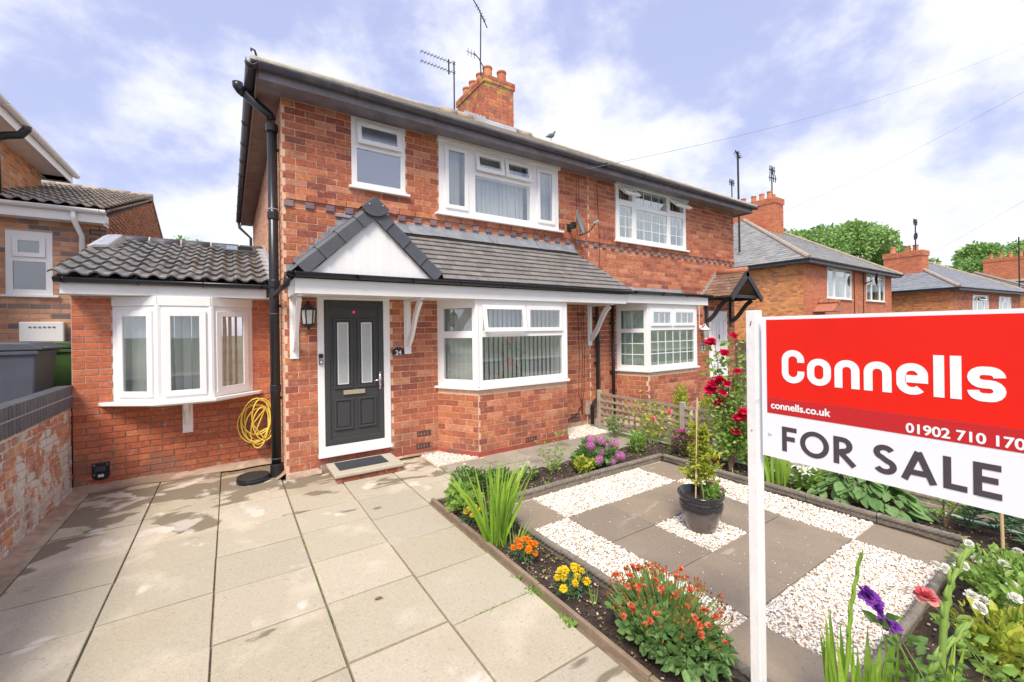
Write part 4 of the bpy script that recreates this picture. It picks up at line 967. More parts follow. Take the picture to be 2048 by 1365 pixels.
# bow window
BP = [(-1.70, YE), (-1.25, .57), (-.74, .57), (-.295, YE)]
bow, fs = bay_window(EXT, [(p[0], p[1]) for p in BP], .93, 2.155, [[], [], []], GLASS) if False else (None, facets(BP))
mb = MB(); mb.prism([(-1.69, YE), (-1.245, .575), (-.745, .575), (-.305, YE)], 'z', 2.045, 2.165); bow = obj('bow_window', mb, WHITE, EXT)
for (Mx, ln), c0 in zip(fs, (0, 1, 2)):
    lo, hi = (.10, ln-.075) if c0 == 0 else ((.07, ln-.07) if c0 == 1 else (.07, ln-.10))
    flat_window_sub(bow, Mx, 0, ln, .93, 2.045, [dict(b=(lo, hi, 1.0, 1.975), k='c')], GLASS, sash=.048)
    obj('head_board', MB(Mx).box(0.004, ln-.004, -.012, .02, 2.052, 2.162), WHITE, bow, bevel=.003)
    if c0 < 2: q = Mx @ Vector((ln, 0, 0)); obj('corner_post', MB().lathe([(.034, .93), (.034, 2.05)], (q.x, q.y+.02, 0), 8), WHITE, bow)
    blinds(bow, Mx, .06, ln-.05, .98, 2.03, d=.12, ang=30)
mb = MB(); mb.prism([(-1.83, YE-.003), (-1.80, YE-.07), (-1.29, .50), (-.70, .50), (-.22, YE-.07), (-.185, YE-.003)], 'z', .893, .929); obj('sill', mb, WHITE, bow, bevel=.004)
mb = MB(); mb.prism([(-1.70, YE-.003), (-1.27, .56), (-.72, .56), (-.30, YE-.003)], 'z', .872, .8925); obj('underside', mb, WHITE, bow)
b = MB(); b.box(-1.058, -.952, YE-.03, YE-.004, .47, .872); b.prism([(YE-.03, .872), (YE-.26, .872), (YE-.24, .80), (YE-.14, .73), (YE-.07, .62), (YE-.03, .56)], 'x', -1.03, -.98); obj('bracket', b, WHITE, bow, bevel=.003)
# fascia, gutter, roof
b = MB(); b.box(-2.055, -.145, .60, .622, 2.165, 2.325); b.box(-2.055, -2.035, .622, 3.2, 2.165, 2.33); b.box(-2.035, -.06, .622, YE-.003, 2.1655, 2.18); obj('fascia', b, WHITE2, EXT, bevel=.003)
gutter(EXT, (-2.09, .555, 2.335), (-.14, .555, 2.335), .052, brk=.55)
ER = .325; EA = math.atan(.332)
ME = slope_frame((-2.12, .50, 2.345), (1, 0, 0), (0, 1, .332))
def pant_gen(key):
    Wd, Ln, waves = key; n = 9*waves; vs = []; fs = []
    for j, (v, dz) in enumerate(((0, .022), (Ln, 0))):
        for i in range(n+1):
            u = Wd*i/n; z = .023*max(-.6, sin(2*pi*(i/n)*waves))+.012; vs.append((u, v, z+dz))
    for i in range(n): fs.append((i, i+1, n+2+i, n+1+i))
    k = len(vs)
    for i in range(n+1): x, y, z = vs[i]; vs.append((x, y+.004, z-.019))
    for i in range(n): fs.append((k+i, k+i+1, i+1, i))
    return vs, fs
P = Pieces()
for r in range(8):
    for c_ in range(7):
        wv = 2 if c_ < 6 else 1
        if wv == 1 and False: continue
        P.add((.32 if wv == 2 else .16, .40, wv), ME @ T(c_*.324, r*ER, .012+R.uniform(0, .002)) @ RX(-.028))
P.flush('pantile', PANT, EXT, pant_gen)
b = MB(); Rn = 2.78
b.add([(-2.10, .56, 2.34), (-.02, .56, 2.34), (-.02, 3.1, 2.34+2.54*.332-.02), (-2.10, 3.1, 2.34+2.54*.332-.02)], [(0, 1, 2, 3)]); b.add([(-2.10, 3.1, 3.16), (-.02, 3.1, 3.16), (-.02, 5.6, 2.34), (-2.1, 5.6, 2.34)], [(0, 1, 2, 3)])
obj('roof_deck', b, RIDGE, EXT)
for i in range(5):
    a = -2.0+i*.40; obj('ridge_tile', MB().tube([(a, 3.04, 3.19), (a+.39, 3.04, 3.192)], .085, 12), RIDGE, EXT, smooth=True)
b = MB()
for i in range(5): b.tube([(-2.0+i*.40-.008, 3.04, 3.19), (-2.0+i*.40+.012, 3.04, 3.19)], .089, 12)
obj('ridge_mortar', b, MORT_N, EXT)
rw = MB(ME); rw.panel(1.52, 1.98, 2.05, 2.55, [], 0, 0)
rwp = obj('roof_window', MB(ME).box(1.50, 1.95, 2.06, 2.56, .03, .085), ALU, EXT, bevel=.006)
obj('pane', MB(ME).box(1.54, 1.91, 2.10, 2.52, .0855, .09), GLASS_R, rwp)
b = MB(ME)
for i in range(8):
    b.prism([(2.10+.0, i*.33), (2.10, i*.33+.30), (2.0, i*.33+.36), (1.96, i*.33+.1)], 'z', .045+i*.001, .05+i*.001)
b.box(2.075, 2.10, 0, 2.6, .03, .13)
obj('wall_flashing', b, LEADN, EXT)
b = MB()
for i in range(9):
    y = 2.0+i*.11; z = 2.35+(y-.5)*.332; b.tube([(-2.11, y, z+.05), (-2.06, y+.05, z+.08), (-1.93, y+.10, z+.10), (-1.86, y+.20, z+.085)], [.02, .03, .03, .012], 5)
obj('curled_lead', b, LEADN, EXT)
# things on and by the extension wall
fl = thing('wall_vent_cap', 'small black plastic vent with round bottom screwed low on the wall', 'vent', (-1.81, YE-.03, .13))
pts = [(-1.885, .235), (-1.735, .235), (-1.735, .09)]+[(-1.81+.075*cos(-a*pi/10), .09-.055*sin(a*pi/10)) for a in range(1, 10)]+[(-1.885, .09)]
obj('cover', MB().prism(pts, 'y', YE-.03, YE-.005), BLACK, fl, bevel=.006)
obj('hood', MB().prism([(YE-.031, .20), (YE-.085, .15), (YE-.075, .125), (YE-.031, .12)], 'x', -1.86, -1.76), BLACK, fl, bevel=.004)
obj('sticker', MB().box(-1.835, -1.785, YE-.034, YE-.0305, .075, .105), SIGNW, fl)
b = MB(); [b.tube([(x, YE-.03, z), (x, YE-.036, z)], .008, 8) for x, z in ((-1.865, .215), (-1.755, .215), (-1.865, .105))]; obj('screws', b, CHROME, fl)
mc = thing('drain_cover', 'round black plastic inspection cover standing by the foot of the stack', 'drain cover', (-.34, .22, GZ))
obj('rim', MB().lathe([(.175, 0), (.178, .035), (.172, .05), (.14, .05)], (-.335, .17, GZ), 28), BLACK, mc)
obj('lid', MB().lathe([(.168, .05), (.172, .06), (.168, .07), (.15, .074), (.148, .068), (.02, .072)], (-.335, .17, GZ), 28), BLACK2, mc)
# yellow hose coil
b = MB(); rs = random.Random(5); pts = []
for k in range(7):
    cx1, cz1 = -.245+rs.uniform(-.05, .06), .49+rs.uniform(-.07, .07); rx, rz = rs.uniform(.10, .20), rs.uniform(.20, .31); ph = rs.uniform(0, 6); tl = rs.uniform(-.45, .45)
    for i in range(25):
        a = ph+i*2*pi/25*1.04; x = rx*cos(a); z = rz*sin(a); pts.append((cx1+x*cos(tl)-z*sin(tl)*.5, YE-.05-.012*k+.02*sin(a*2), cz1+z*cos(tl)*.95+x*sin(tl)))
sm = []
for i in range(0, len(pts)-1): sm.append(pts[i])
b.tube(sm, .0085, 7); hs = obj('hose', b, YEL, smooth=True); tag(hs, 'coiled yellow garden hose hanging on the wall beside the black soil stack', 'hose')
b = MB(); b.tube([(-.125, YE-.03, .62), (-.125, YE-.03, .17)], .017, 10); b.tube([(-.125, YE-.03, .17), (-.125, YE-.03, .13)], .022, 10)
tag(obj('waste_pipe', b, ALU, smooth=True), 'short grey waste pipe ending above the ground behind the yellow hose', 'pipe')

# ================================================================== RIGHT HALF, number 22
HR = thing('brick_house', 'red brick half of the pair with gridded windows and brown tiled door hood', 'house', (7.6, 0, 0))
XR = 10.172
bwin = (5.83, 8.12, 3.455, 4.595); bayr = (5.86, 7.86, -.3, 2.3); doorr = (9.02, 9.80, -.3, 2.09)
b = MB(); b.panel(XP+.0005, XR, -.3, ZT, [bwin, bayr, doorr], 0, .22); b.panel(0.222, 7.03, -.3, ZT, [], 0, .22, M=frame(XR, 0, 90)); obj('wall', b, MORT, HR)
P = Pieces(); bricks(P, F0, XP, XR, 0, ZT-.02, [bwin, bayr, doorr, (XP, XR, 37*C, 38*C-.001)], C, .2365, shift=.03+.2365*.5, proud_row=prow)
P.flush('brick', B_MAIN, HR, brick_gen, 300, 'brickwork')
P2 = Pieces(); P3 = Pieces()
for i in range(44):
    x = .014+.2365*i
    if x >= XP and x < XR-.05: P2.add((.105, .076, .05), T(x, -.030, 37*C+.006))
    if x+.12 >= XP and x < XR-.15: P3.add((.118, .076, .02), T(x+.112, -.003, 37*C+.006))
P2.flush('dentil_brick', B_DENT, HR, brick_gen); P3.flush('brick_infill', B_MAIN, HR, brick_gen)
wr = window(HR, F0, *bwin, [dict(b=(5.93, 6.30, 3.54, 4.17), bars=(2, 3)), dict(b=(6.43, 7.44, 3.54, 4.15), bars=(4, 3)), dict(b=(7.55, 8.02, 3.54, 4.17), bars=(2, 3)),
    dict(b=(5.92, 6.31, 4.29, 4.52), k='c', tilt=48, bars=(2, 1)), dict(b=(6.43, 7.44, 4.23, 4.54), bars=(4, 1)), dict(b=(7.55, 8.03, 4.29, 4.52), k='c', tilt=48, bars=(2, 1))], d=(-.03, .07), glass=GLASS_R, sill=(5.79, 8.19, 3.455, .05))
obj('head_trim', MB(F0).box(5.80, 8.16, -.085, .0, 4.54, 4.60), WHITE2, wr, bevel=.004)
blinds(wr, F0, 5.9, 8.06, 3.5, 4.56, m=BLIND, ang=20)
BAYR = [(5.815, 0), (6.02, -.6), (7.60, -.6), (7.86, 0)]
o, PB = bay_base(HR, BAYR, .885); PB.flush('bay_brick', B_MAIN, o, brick_gen)
fs = facets(BAYR); mb = MB(); mb.prism([(5.82, 0), (6.025, -.595), (7.595, -.595), (7.85, 0)], 'z', 2.13, 2.17); bwr = obj('bay_window', mb, WHITE, HR)
ln0, ln1, ln2 = [f[1] for f in fs]
flat_window_sub(bwr, fs[0][0], 0, ln0, .905, 2.13, [dict(b=(.09, ln0-.08, 1.70, 2.05), bars=(2, 1)), dict(b=(.09, ln0-.08, .99, 1.62), bars=(2, 3))], GLASS_R)
flat_window_sub(bwr, fs[1][0], 0, ln1, .905, 2.13, [dict(b=(.11, .71, 1.76, 2.05), k='c', bars=(3, 1)), dict(b=(.80, ln1-.11, 1.76, 2.05), k='c', bars=(3, 1)), dict(b=(.09, ln1-.09, .99, 1.66), bars=(6, 3))], GLASS_R)
flat_window_sub(bwr, fs[2][0], 0, ln2, .905, 2.13, [dict(b=(.09, ln2-.08, .99, 2.05), bars=(2, 4))], GLASS_R)
for Mx, ln in fs: obj('sill', MB(Mx).box(-.02, ln+.02, -.045, .05, .868, .9035), WHITE, bwr, bevel=.004); curtain(bwr, Mx, .02, ln-.02, .95, 2.1, .16, wave=.012)
b = MB(); b.box(5.372, 7.92, -.66, -.005, 2.171, 2.33); obj('bay_fascia', b, WHITE2, HR)
gutter(HR, (5.47, -.71, 2.38), (8.0, -.69, 2.385), .05, brk=.8)
mb = MB(); vs = []; n = 50
for i in range(n+1):
    x = 5.40+2.55*i/n; q = .02*mnoise.noise(Vector((x*3, 1, 0))); vs += [(x, -.005, 2.545+q), (x, -.03-q, 2.49), (x, -.22+q, 2.445), (x, -.68, 2.395)]
mb.add(vs, [(4*i+j, 4*i+4+j, 4*i+5+j, 4*i+1+j) for i in range(n) for j in range(3)]); obj('bay_lead_roof', mb, LEAD, HR, smooth=True)
eaves(HR, XP+.001, 10.42); b = MB(); b.box(10.173, 10.42, EY+.001, 7.5, 4.586, 4.60); b.box(10.421, 10.443, EY-.02, 7.5, 4.556, 4.69); obj('side_soffit', b, SOFFIT, HR)
gutter(HR, (XP+.001, -.405, 4.695), (10.52, -.405, 4.695), .056, GUT, brk=1.0)
roof_half(HR, XP, 10.49, False, True)
# front door and hood
b = MB(); b.panel(9.02, 9.80, .0, 2.09, [(9.09, 9.73, .06, 2.02)], -.01, .05); obj('door_frame', b, WHITE, HR)
dr = obj('door', MB().box(9.09, 9.73, .0, .04, .06, 2.02), WHITE, HR)
for a, b_, c0, e in ((9.15, 9.37, 1.35, 1.90), (9.45, 9.67, 1.35, 1.90), (9.15, 9.37, .75, 1.15), (9.45, 9.67, .75, 1.15), (9.15, 9.37, .15, .6), (9.45, 9.67, .15, .6)):
    q = MB(); q.panel(a, b_, c0, e, [(a+.03, b_-.03, c0+.03, e-.03)], -.018, -.001); obj('panel_moulding', q, WHITE, dr)
obj('knocker', MB().tube([(9.41, -.03, 1.52), (9.41, -.04, 1.42)], .012, 6), BLACK, dr); obj('letter_plate', MB().box(9.27, 9.52, -.012, -.001, .98, 1.03), BRASS, dr)
P = Pieces()
for i in range(8): P.add((.075, .20, .03), T(9.0+i*.1, -.006, 2.10))
P.flush('lintel_brick', B_ORR, HR, brick_gen)
hd = obj('door_hood', MB().box(8.80, 10.02, -.015, -.003, 2.36, 2.42), BEAM, HR)
hx, hz_, he = 9.40, 3.00, 2.40
for nm, xe, u in (('left', 8.70, 1), ('right', 10.10, -1)):
    ln = sqrt((hx-xe)**2+(hz_-he)**2)
    Mh = slope_frame((xe, -.003 if u > 0 else -.70, he), (0, -1 if u > 0 else 1, 0), (hx-xe, 0, hz_-he))
    P = Pieces(); tile_rows(P, Mh, 8, ln/8, .165, .012, lambda v: (0, .70), tilt=.08, jit=.004); P.flush('tile', REDT, hd, box_gen)
    b = MB(); b.add([(xe, -.69, he-.02), (hx, -.69, hz_-.02), (hx, -.003, hz_-.02), (xe, -.003, he-.02)], [(0, 1, 2, 3)]); obj('hood_deck', b, REDT, hd)
    d = Vector((hx-xe, 0, hz_-he)).normalized(); nn = Vector((-d.z, 0, d.x)) if u > 0 else Vector((d.z, 0, -d.x))
    b = MB(); p0 = Vector((xe, 0, he-.02)); p1 = Vector((hx, 0, hz_-.0)); b.prism([(p0.x, p0.z), (p1.x, p1.z), (p1.x-nn.x*.12, p1.z-nn.z*.13), (p0.x-nn.x*.10, p0.z-nn.z*.11)], 'y', -.745, -.70); obj('barge_board', b, BEAM, hd)
obj('hood_ridge', MB().tube([(hx, -.72, hz_+.02), (hx, -.02, hz_+.02)], .08, 10), RIDR, hd, smooth=True)
b = MB(); b.box(8.80, 10.02, -.695, -.63, 2.37, 2.44); b.box(8.80, 8.86, -.63, -.02, 2.37, 2.44); b.box(9.96, 10.02, -.63, -.02, 2.37, 2.44); obj('hood_beam', b, BEAM, hd)
for x in (8.88, 9.95):
    o = bracket(hd, x, BEAM, 1.72, 2.369, .60, w=.045); o.name = 'hood_bracket'
b = MB()
for i in range(7):
    z = he+.02+i*.085; x = 8.70+(z-he)/(hz_-he)*(hx-8.70); b.box(x-.05, x+.09, -.012-.001*i, -.004, z, z+.10)
obj('lead_steps', b, LEADN, hd)
pl = thing('wall_lantern', 'white carriage lantern on the wall beside the white front door', 'lantern', (8.66, -.1, 1.6))
obj('cap', MB().lathe([(.01, 1.75), (.03, 1.72), (.09, 1.66), (.1, 1.65)], (8.66, -.14, 0), 6), WHITE, pl); obj('glass', MB().lathe([(.04, 1.45), (.085, 1.65)], (8.66, -.14, 0), 6), FROST, pl)
b = MB(); b.lathe([(.045, 1.43), (.045, 1.455)], (8.66, -.14, 0), 6); b.tube([(8.66, -.0045, 1.7), (8.66, -.03, 1.7)], .05, 12); b.tube([(8.66, -.03, 1.72), (8.66, -.14, 1.78), (8.66, -.14, 1.74)], .012, 6); b.tube([(8.62, -.008, 1.72), (8.62, -.008, 2.34)], .008, 5); obj('arm', b, WHITE, pl)
p2 = thing('house_number_tiles', 'small blue and white number tiles beside the bay of the gridded windows', 'number tile', (8.75, -.01, 1.2))
for x in (8.67, 8.77):
    obj('tile', MB().box(x, x+.085, -.010, -.0045, 1.15, 1.30), mat('tile_blue', [(.08, .12, .25)], .3, 3, .1) if x < 8.7 else bpy.data.materials['tile_blue'], p2)
    text('2', T(x+.0425, -.0105, 1.175) @ MF, .13, LETW, p2, .0005, .002)

# drain pipes and cables between the two bays
dpipe = thing('downpipe', 'black square downpipe with dog leg at its foot beside the trellis fence', 'downpipe', (5.3, -.06, GZ))
obj('pipe', MB().tube([(5.235, -.06, 2.2), (5.235, -.06, .42), (5.08, -.06, .27), (5.08, -.06, -.20)], .034, 8), BLACK, dpipe)
for z in (1.05, 1.9): obj('pipe_clip', MB().box(5.185, 5.285, -.07, -.004, z, z+.03), BLACK, dpipe)
dp2 = thing('downpipe', 'slim black round downpipe against the wall of the gridded bay', 'downpipe', (5.66, -.06, GZ))
obj('pipe', MB().tube([(5.66, -.06, 2.2), (5.66, -.06, -.3)], .032, 10), BLACK, dp2, smooth=True)
for z in (.85, 1.8): obj('pipe_clip', MB().box(5.61, 5.71, -.07, -.004, z, z+.03), BLACK, dp2)
b = MB()
for x in (4.80, 4.875, 4.93): b.tube([(x, -.008, 2.15), (x+.02, -.009, 1.2), (x-.01, -.009, .52), (4.86, -.02, .30)], .005, 4)
b.tube([(4.86, -.02, .33), (4.86, -.02, .12)], .012, 5); b.tube([(4.86, -.02, .30), (4.70, -.02, .12), (4.50, -.02, .06), (4.36, -.01, .1)], .005, 4)
b.tube([(5.33, -.008, 2.1), (5.36, -.008, .3), (5.36, -.008, -.1)], .005, 4)
tag(obj('wall_cables', b, BLACK2), 'thin dark cables running down the wall between the bay windows', 'cable')
b = MB()
b.tube([(4.80, -.008, 4.55), (4.80, -.009, 3.62), (4.83, -.008, 3.3)], .0045, 4); b.tube([(4.86, -.008, 4.55), (4.87, -.008, 3.3), (4.93, -.01, 3.17)], .0045, 4); b.tube([(5.33, -.008, 4.52), (5.35, -.036, 3.38), (5.36, -.008, 2.62)], .0045, 4)
tag(obj('upper_cables', b, BLACK2), 'thin dark cables on the upper wall beside the satellite dish', 'cable')
jb = thing('junction_box', 'rust brown utility box low on the wall beside the black downpipe', 'utility box', (4.98, -.04, .2)); obj('box', MB().box(4.93, 5.03, -.06, -.005, .11, .37), HAUNCH, jb, bevel=.01); obj('conduit', MB().tube([(4.98, -.03, .11), (4.98, -.03, -.15)], .018, 8), HAUNCH, jb)
# satellite dish
sdh = thing('satellite_dish', 'grey oval satellite dish fixed to the upper wall between the two windows', 'satellite dish', (4.6, -.2, 3.5))
Md = T(4.60, -.26, 3.57) @ RZ(radians(33)) @ RX(radians(-14))
vs = []; fs = []
for i in range(7):
    r = i/6
    for k in range(20): a = k*pi/10; vs.append((.19*r*cos(a), .05*(r*r-1), .24*r*sin(a)))
for i in range(6):
    for k in range(20): fs.append((i*20+k, i*20+(k+1) % 20, (i+1)*20+(k+1) % 20, (i+1)*20+k))
# local -y is the looking direction of the dish
vs = [(x, -y-.05, z) for x, y, z in vs]
o = obj('dish', MB(Md).add(vs, fs), DISH, sdh, smooth=True); so_ = o.modifiers.new('solid', 'SOLIDIFY'); so_.thickness = .006
obj('arm', MB(Md).tube([(0, .02, -.21), (0, -.16, -.20), (0, -.29, -.10)], .010, 6), BLACK2, sdh)
obj('receiver', MB(Md).tube([(0, -.26, -.085), (0, -.36, -.075)], [.022, .034], 10), CHROME, sdh)
b = MB(); b.tube([(4.60, -.01, 3.55), (4.56, -.16, 3.55), (4.56, -.22, 3.56)], .018, 8); b.box(4.56, 4.66, -.016, -.0045, 3.48, 3.62); b.box(4.53, 4.60, -.21, -.13, 3.50, 3.61); obj('wall_mount', b, BLACK2, sdh)
# ================================================================== AERIALS, WIRE, PIGEON
def yagi(b, p, d, ln, n, el=.12, r=.006, vert=False):
    p = Vector(p); d = Vector(d).normalized(); s = Vector((0, 0, 1)) if vert else d.cross(Vector((0, 0, 1))).normalized()
    b.tube([p, p+d*ln], r*1.2, 5)
    for i in range(n):
        c = p+d*ln*(i+.5)/n; b.tube([c-s*el, c+s*el], r, 4)
a1 = thing('television_aerial', 'tall leaning mast aerial rising above the chimney pots', 'aerial', (4.66, 3.3, 7.8))
obj('mast', MB().tube([(4.68, 3.2, 7.5), (4.68, 3.25, 8.3), (4.74, 3.3, 9.6)], .016, 6), BLACK2, a1)
b = MB(); b.tube([(4.30, 3.3, 10.1), (4.68, 3.3, 9.68), (4.92, 3.3, 9.3)], .014, 5); yagi(b, (4.60, 3.3, 9.76), (.5, 0, -.62), .42, 6, .06); obj('elements', b, BLACK2, a1)
a2 = thing('television_aerial', 'long twin boom yagi aerial on a short mast left of the chimney stack', 'aerial', (4.18, 3.7, 7))
obj('mast', MB().tube([(4.18, 3.72, 7.0), (4.18, 3.7, 8.42)], .018, 6), BLACK2, a2)
b = MB(); yagi(b, (4.22, 3.7, 8.36), (-1, -.05, -.02), .95, 11, .07); yagi(b, (4.22, 3.7, 8.13), (-1, -.05, -.02), .95, 11, .07); b.box(4.02, 4.05, 3.69, 3.71, 8.05, 8.42); obj('elements', b, BLACK2, a2)
a3 = thing('television_aerial', 'small bent aerial on the near end of the chimney top', 'aerial', (4.6, 3.1, 7.9))
b = MB(); b.tube([(4.66, 3.05, 7.7), (4.64, 3.05, 8.10), (4.52, 3.05, 8.26), (4.38, 3.05, 8.35)], .013, 5); yagi(b, (4.44, 3.05, 8.30), (-1, 0, .1), .25, 3, .09, vert=True); obj('elements', b, BLACK2, a3)
b = MB(); P0 = Vector((4.66, -.42, 4.50)); P1 = Vector((22.0, -3.6, 11.2)); n = 24
b.tube([P0.lerp(P1, i/n)-Vector((0, 0, 2.4*(i/n)*(1-i/n)*.55)) for i in range(n+1)], .004, 4)
tag(obj('telephone_wire', b, DISH), 'thin overhead wire running from the eaves up across the sky', 'wire')
def wire(p, q, label, sag=.4, r=.0035):
    b = MB(); p = Vector(p); q = Vector(q); b.tube([p.lerp(q, i/20)-Vector((0, 0, sag*4*(i/20)*(1-i/20))) for i in range(21)], r, 4); tag(obj('telephone_wire', b, ALU), label, 'wire')
wire((32, 2.2, 4.9), (24, -7, 8.9), 'faint overhead wire above the second chimney stack in the street', .3)
wire((26.5, 6.5, 8.3), (22, -5.2, 10.2), 'faint overhead wire leading away from the orange brick house', .3)
pg = thing('pigeon', 'grey pigeon standing on the roof ridge right of the chimney', 'pigeon', (7.2, 3.62, RZt+.1))
px0 = Vector((7.20, 3.62, RZt+.11))
b = MB(); b.tube([px0+Vector(v) for v in ((-.20, 0, .03), (-.13, 0, .06), (-.05, 0, .10), (.04, 0, .13), (.09, 0, .18), (.115, 0, .235), (.14, 0, .262), (.165, 0, .26))], [.012, .030, .062, .064, .040, .026, .028, .008], 10)
obj('body', b, BIRD, pg, smooth=True)
b = MB(); b.tube([px0+Vector((.16, 0, .26)), px0+Vector((.19, 0, .255))], [.008, .002], 5); obj('beak', b, BLACK2, pg)
b = MB(); [b.tube([px0+Vector((0, s, .06)), px0+Vector((.005, s, -.005)), px0+Vector((.03, s, -.01))], .006, 4) for s in (-.02, .02)]; obj('legs', b, REDT, pg)

# ================================================================== LEFT NEIGHBOUR
NBH = thing('neighbouring_house', 'pale buff brick house with white gutters standing above the wheelie bins', 'house', (-3.5, 4, .55))
Fn = frame(-7.0, 3.54, 0)
nwin = (-3.30+7, -2.81+7, 2.34, 3.30)
b = MB(); b.panel(0, 4.8, .4, 3.55, [nwin], 0, .2, M=Fn)
Fn2 = frame(-2.2, 10.7, -90)
for y0, y1, z0, z1 in ((3.55, 8.5, 3.55, 5.15),): b.prism([(3.54, .4), (10.7, .4), (10.7, 4.40), (8.5, 5.12), (3.54, 3.60)], 'x', -2.4, -2.2)
obj('wall', b, MORT_N, NBH)
P = Pieces(); bricks(P, Fn, 0, 4.8, .55, 3.50, [nwin], .0752, .225, jit=1.2); P.flush('brick', B_NB, NBH, brick_gen, 300, 'brickwork')
P = Pieces(); bricks(P, Fn2, 0, 7.16, .55, 5.15, [], .0752, .225, jit=2, proud=.008, clip=lambda z: (0 if z < 4.40 else (z-4.40)/.72*2.2, 7.16 if z < 3.60 else 7.16-(z-3.60)/1.52*4.96)); P.flush('gable_brick', PALEB, NBH, brick_gen, 0, 'gable_brickwork')
wn_ = window(NBH, Fn, *nwin, [dict(b=(3.79, 4.10, 2.93, 3.20), k='c', vent=0), dict(b=(3.775, 4.115, 2.42, 2.84))], d=(-.01, .06), glass=glassmat('dark_obscure', .22, (.25, .3, .33), .2), sill=(3.58, 4.26, 2.34, .05), sash=.045)
obj('obscure_backing', MB(Fn).box(3.72, 4.17, .09, .095, 2.38, 3.26), mat('dark_backing', [(.10, .13, .15)], .4, 40, .5, .5, 40), wn_)
b = MB(); b.box(-7, -2.17, 3.30, 3.325, 3.48, 3.64); b.box(-7, -2.17, 3.325, 3.53, 3.481, 3.50); b.box(-2.195, -2.17, 3.33, 3.54, 3.45, 3.62); obj('fascia', b, WHITE2, NBH)
gutter(NBH, (-7, 3.25, 3.67), (-2.15, 3.25, 3.67), .055, WHITE, brk=1)
obj('downpipe', MB().tube([(-2.52, 3.27, 3.62), (-2.52, 3.27, 3.50), (-2.47, 3.47, 3.28), (-2.47, 3.48, .8)], .036, 10), WHITE, NBH, smooth=True)
MNe = slope_frame((-7, 3.20, 3.68), (1, 0, 0), (0, 1, .305)); P = Pieces()
for r in range(16):
    for c_ in range(15): P.add((.32, .40, 2), MNe @ T(c_*.324, r*ER, .012) @ RX(-.028))
P.flush('pantile', PANT2, NBH, pant_gen)
b = MB(); b.add([(-7, 3.25, 3.66), (-2.17, 3.25, 3.66), (-2.17, 8.5, 5.24), (-7, 8.5, 5.24)], [(0, 1, 2, 3)]); b.add([(-7, 8.5, 5.24), (-2.17, 8.5, 5.24), (-2.17, 10.9, 4.46), (-7, 10.9, 4.46)], [(0, 1, 2, 3)]); obj('roof_deck', b, RIDGE, NBH)
for i in range(11): obj('ridge_tile', MB().tube([(-7+i*.44, 8.5, 5.27), (-7+i*.44+.43, 8.5, 5.272)], .10, 10), RIDO, NBH, smooth=True)
b = MB(); b.tube([(-2.185, 8.45, 5.19), (-2.185, 10.85, 4.42)], .03, 6); b.tube([(-2.185, 3.3, 3.66), (-2.185, 8.5, 5.22)], .022, 6); obj('verge', b, HAUNCH, NBH)
# upper block
b = MB(); b.box(-8, -3.62, 2.8, 6.3, .4, 5.0); obj('upper_wall', b, MORT_N, NBH)
P = Pieces(); Fu = frame(-3.62, 6.3, -90); Fu = Matrix.Translation((-3.62, 2.8, 0)) @ RZ(pi/2)
bricks(P, Fu, 0, 3.5, 3.4, 4.98, [], .0752, .225, jit=2, proud=-.0); 
# outward side is +X: mirror the frame depth
P2_ = Pieces()
for key, M_, r in P.it: P2_.add(key, M_ @ T(0, 0, 0), r)
P2_.flush('upper_brick', B_ORG, NBH, brick_gen, 300, 'upper_brickwork')
b = MB(); b.box(-3.62, -3.28, 2.0, 6.62, 4.93, 4.95); b.box(-3.279, -3.255, 2.0, 6.64, 4.90, 5.06); b.box(-8, -3.25, 6.62, 6.64, 4.90, 5.06); b.box(-8, -3.28, 6.30, 6.62, 4.93, 4.95); obj('upper_soffit', b, WHITE2, NBH)
gutter(NBH, (-3.20, 2.0, 5.09), (-3.20, 6.72, 5.09), .055, WHITE, brk=1.0, name='upper_gutter')
b = MB(); b.add([(-3.16, 1.9, 5.10), (-3.16, 6.75, 5.10), (-5.6, 4.3, 6.6)], [(0, 1, 2)]); b.add([(-3.16, 6.75, 5.10), (-8, 6.75, 5.10), (-8, 4.3, 6.6), (-5.6, 4.3, 6.6)], [(0, 1, 2, 3)]); b.add([(-3.16, 1.9, 5.10), (-5.6, 4.3, 6.6), (-8, 4.3, 6.6), (-8, 1.9, 5.1)], [(0, 1, 2, 3)])
obj('upper_roof', b, PANT2, NBH)
obj('soil_pipe', MB().tube([(-3.35, 3.42, 3.5), (-3.35, 3.42, 4.48), (-3.34, 3.42, 4.60), (-3.25, 3.42, 4.66), (-3.10, 3.42, 4.70), (-3.03, 3.42, 4.80), (-3.03, 3.42, 4.84)], .055, 12), BLACK, NBH, smooth=True)
mbx = MB(); mbx.box(-3.15, -2.68, 3.44, 3.534, 1.25, 1.93); o = obj('meter_box', mbx, WHITE2, NBH, bevel=.012)
b = MB(); [b.box(-3.05+i*.05, -3.02+i*.05, 3.432, 3.44, 1.84, 1.86) for i in range(6)]; obj('louvre', b, SOFFIT, NBH)

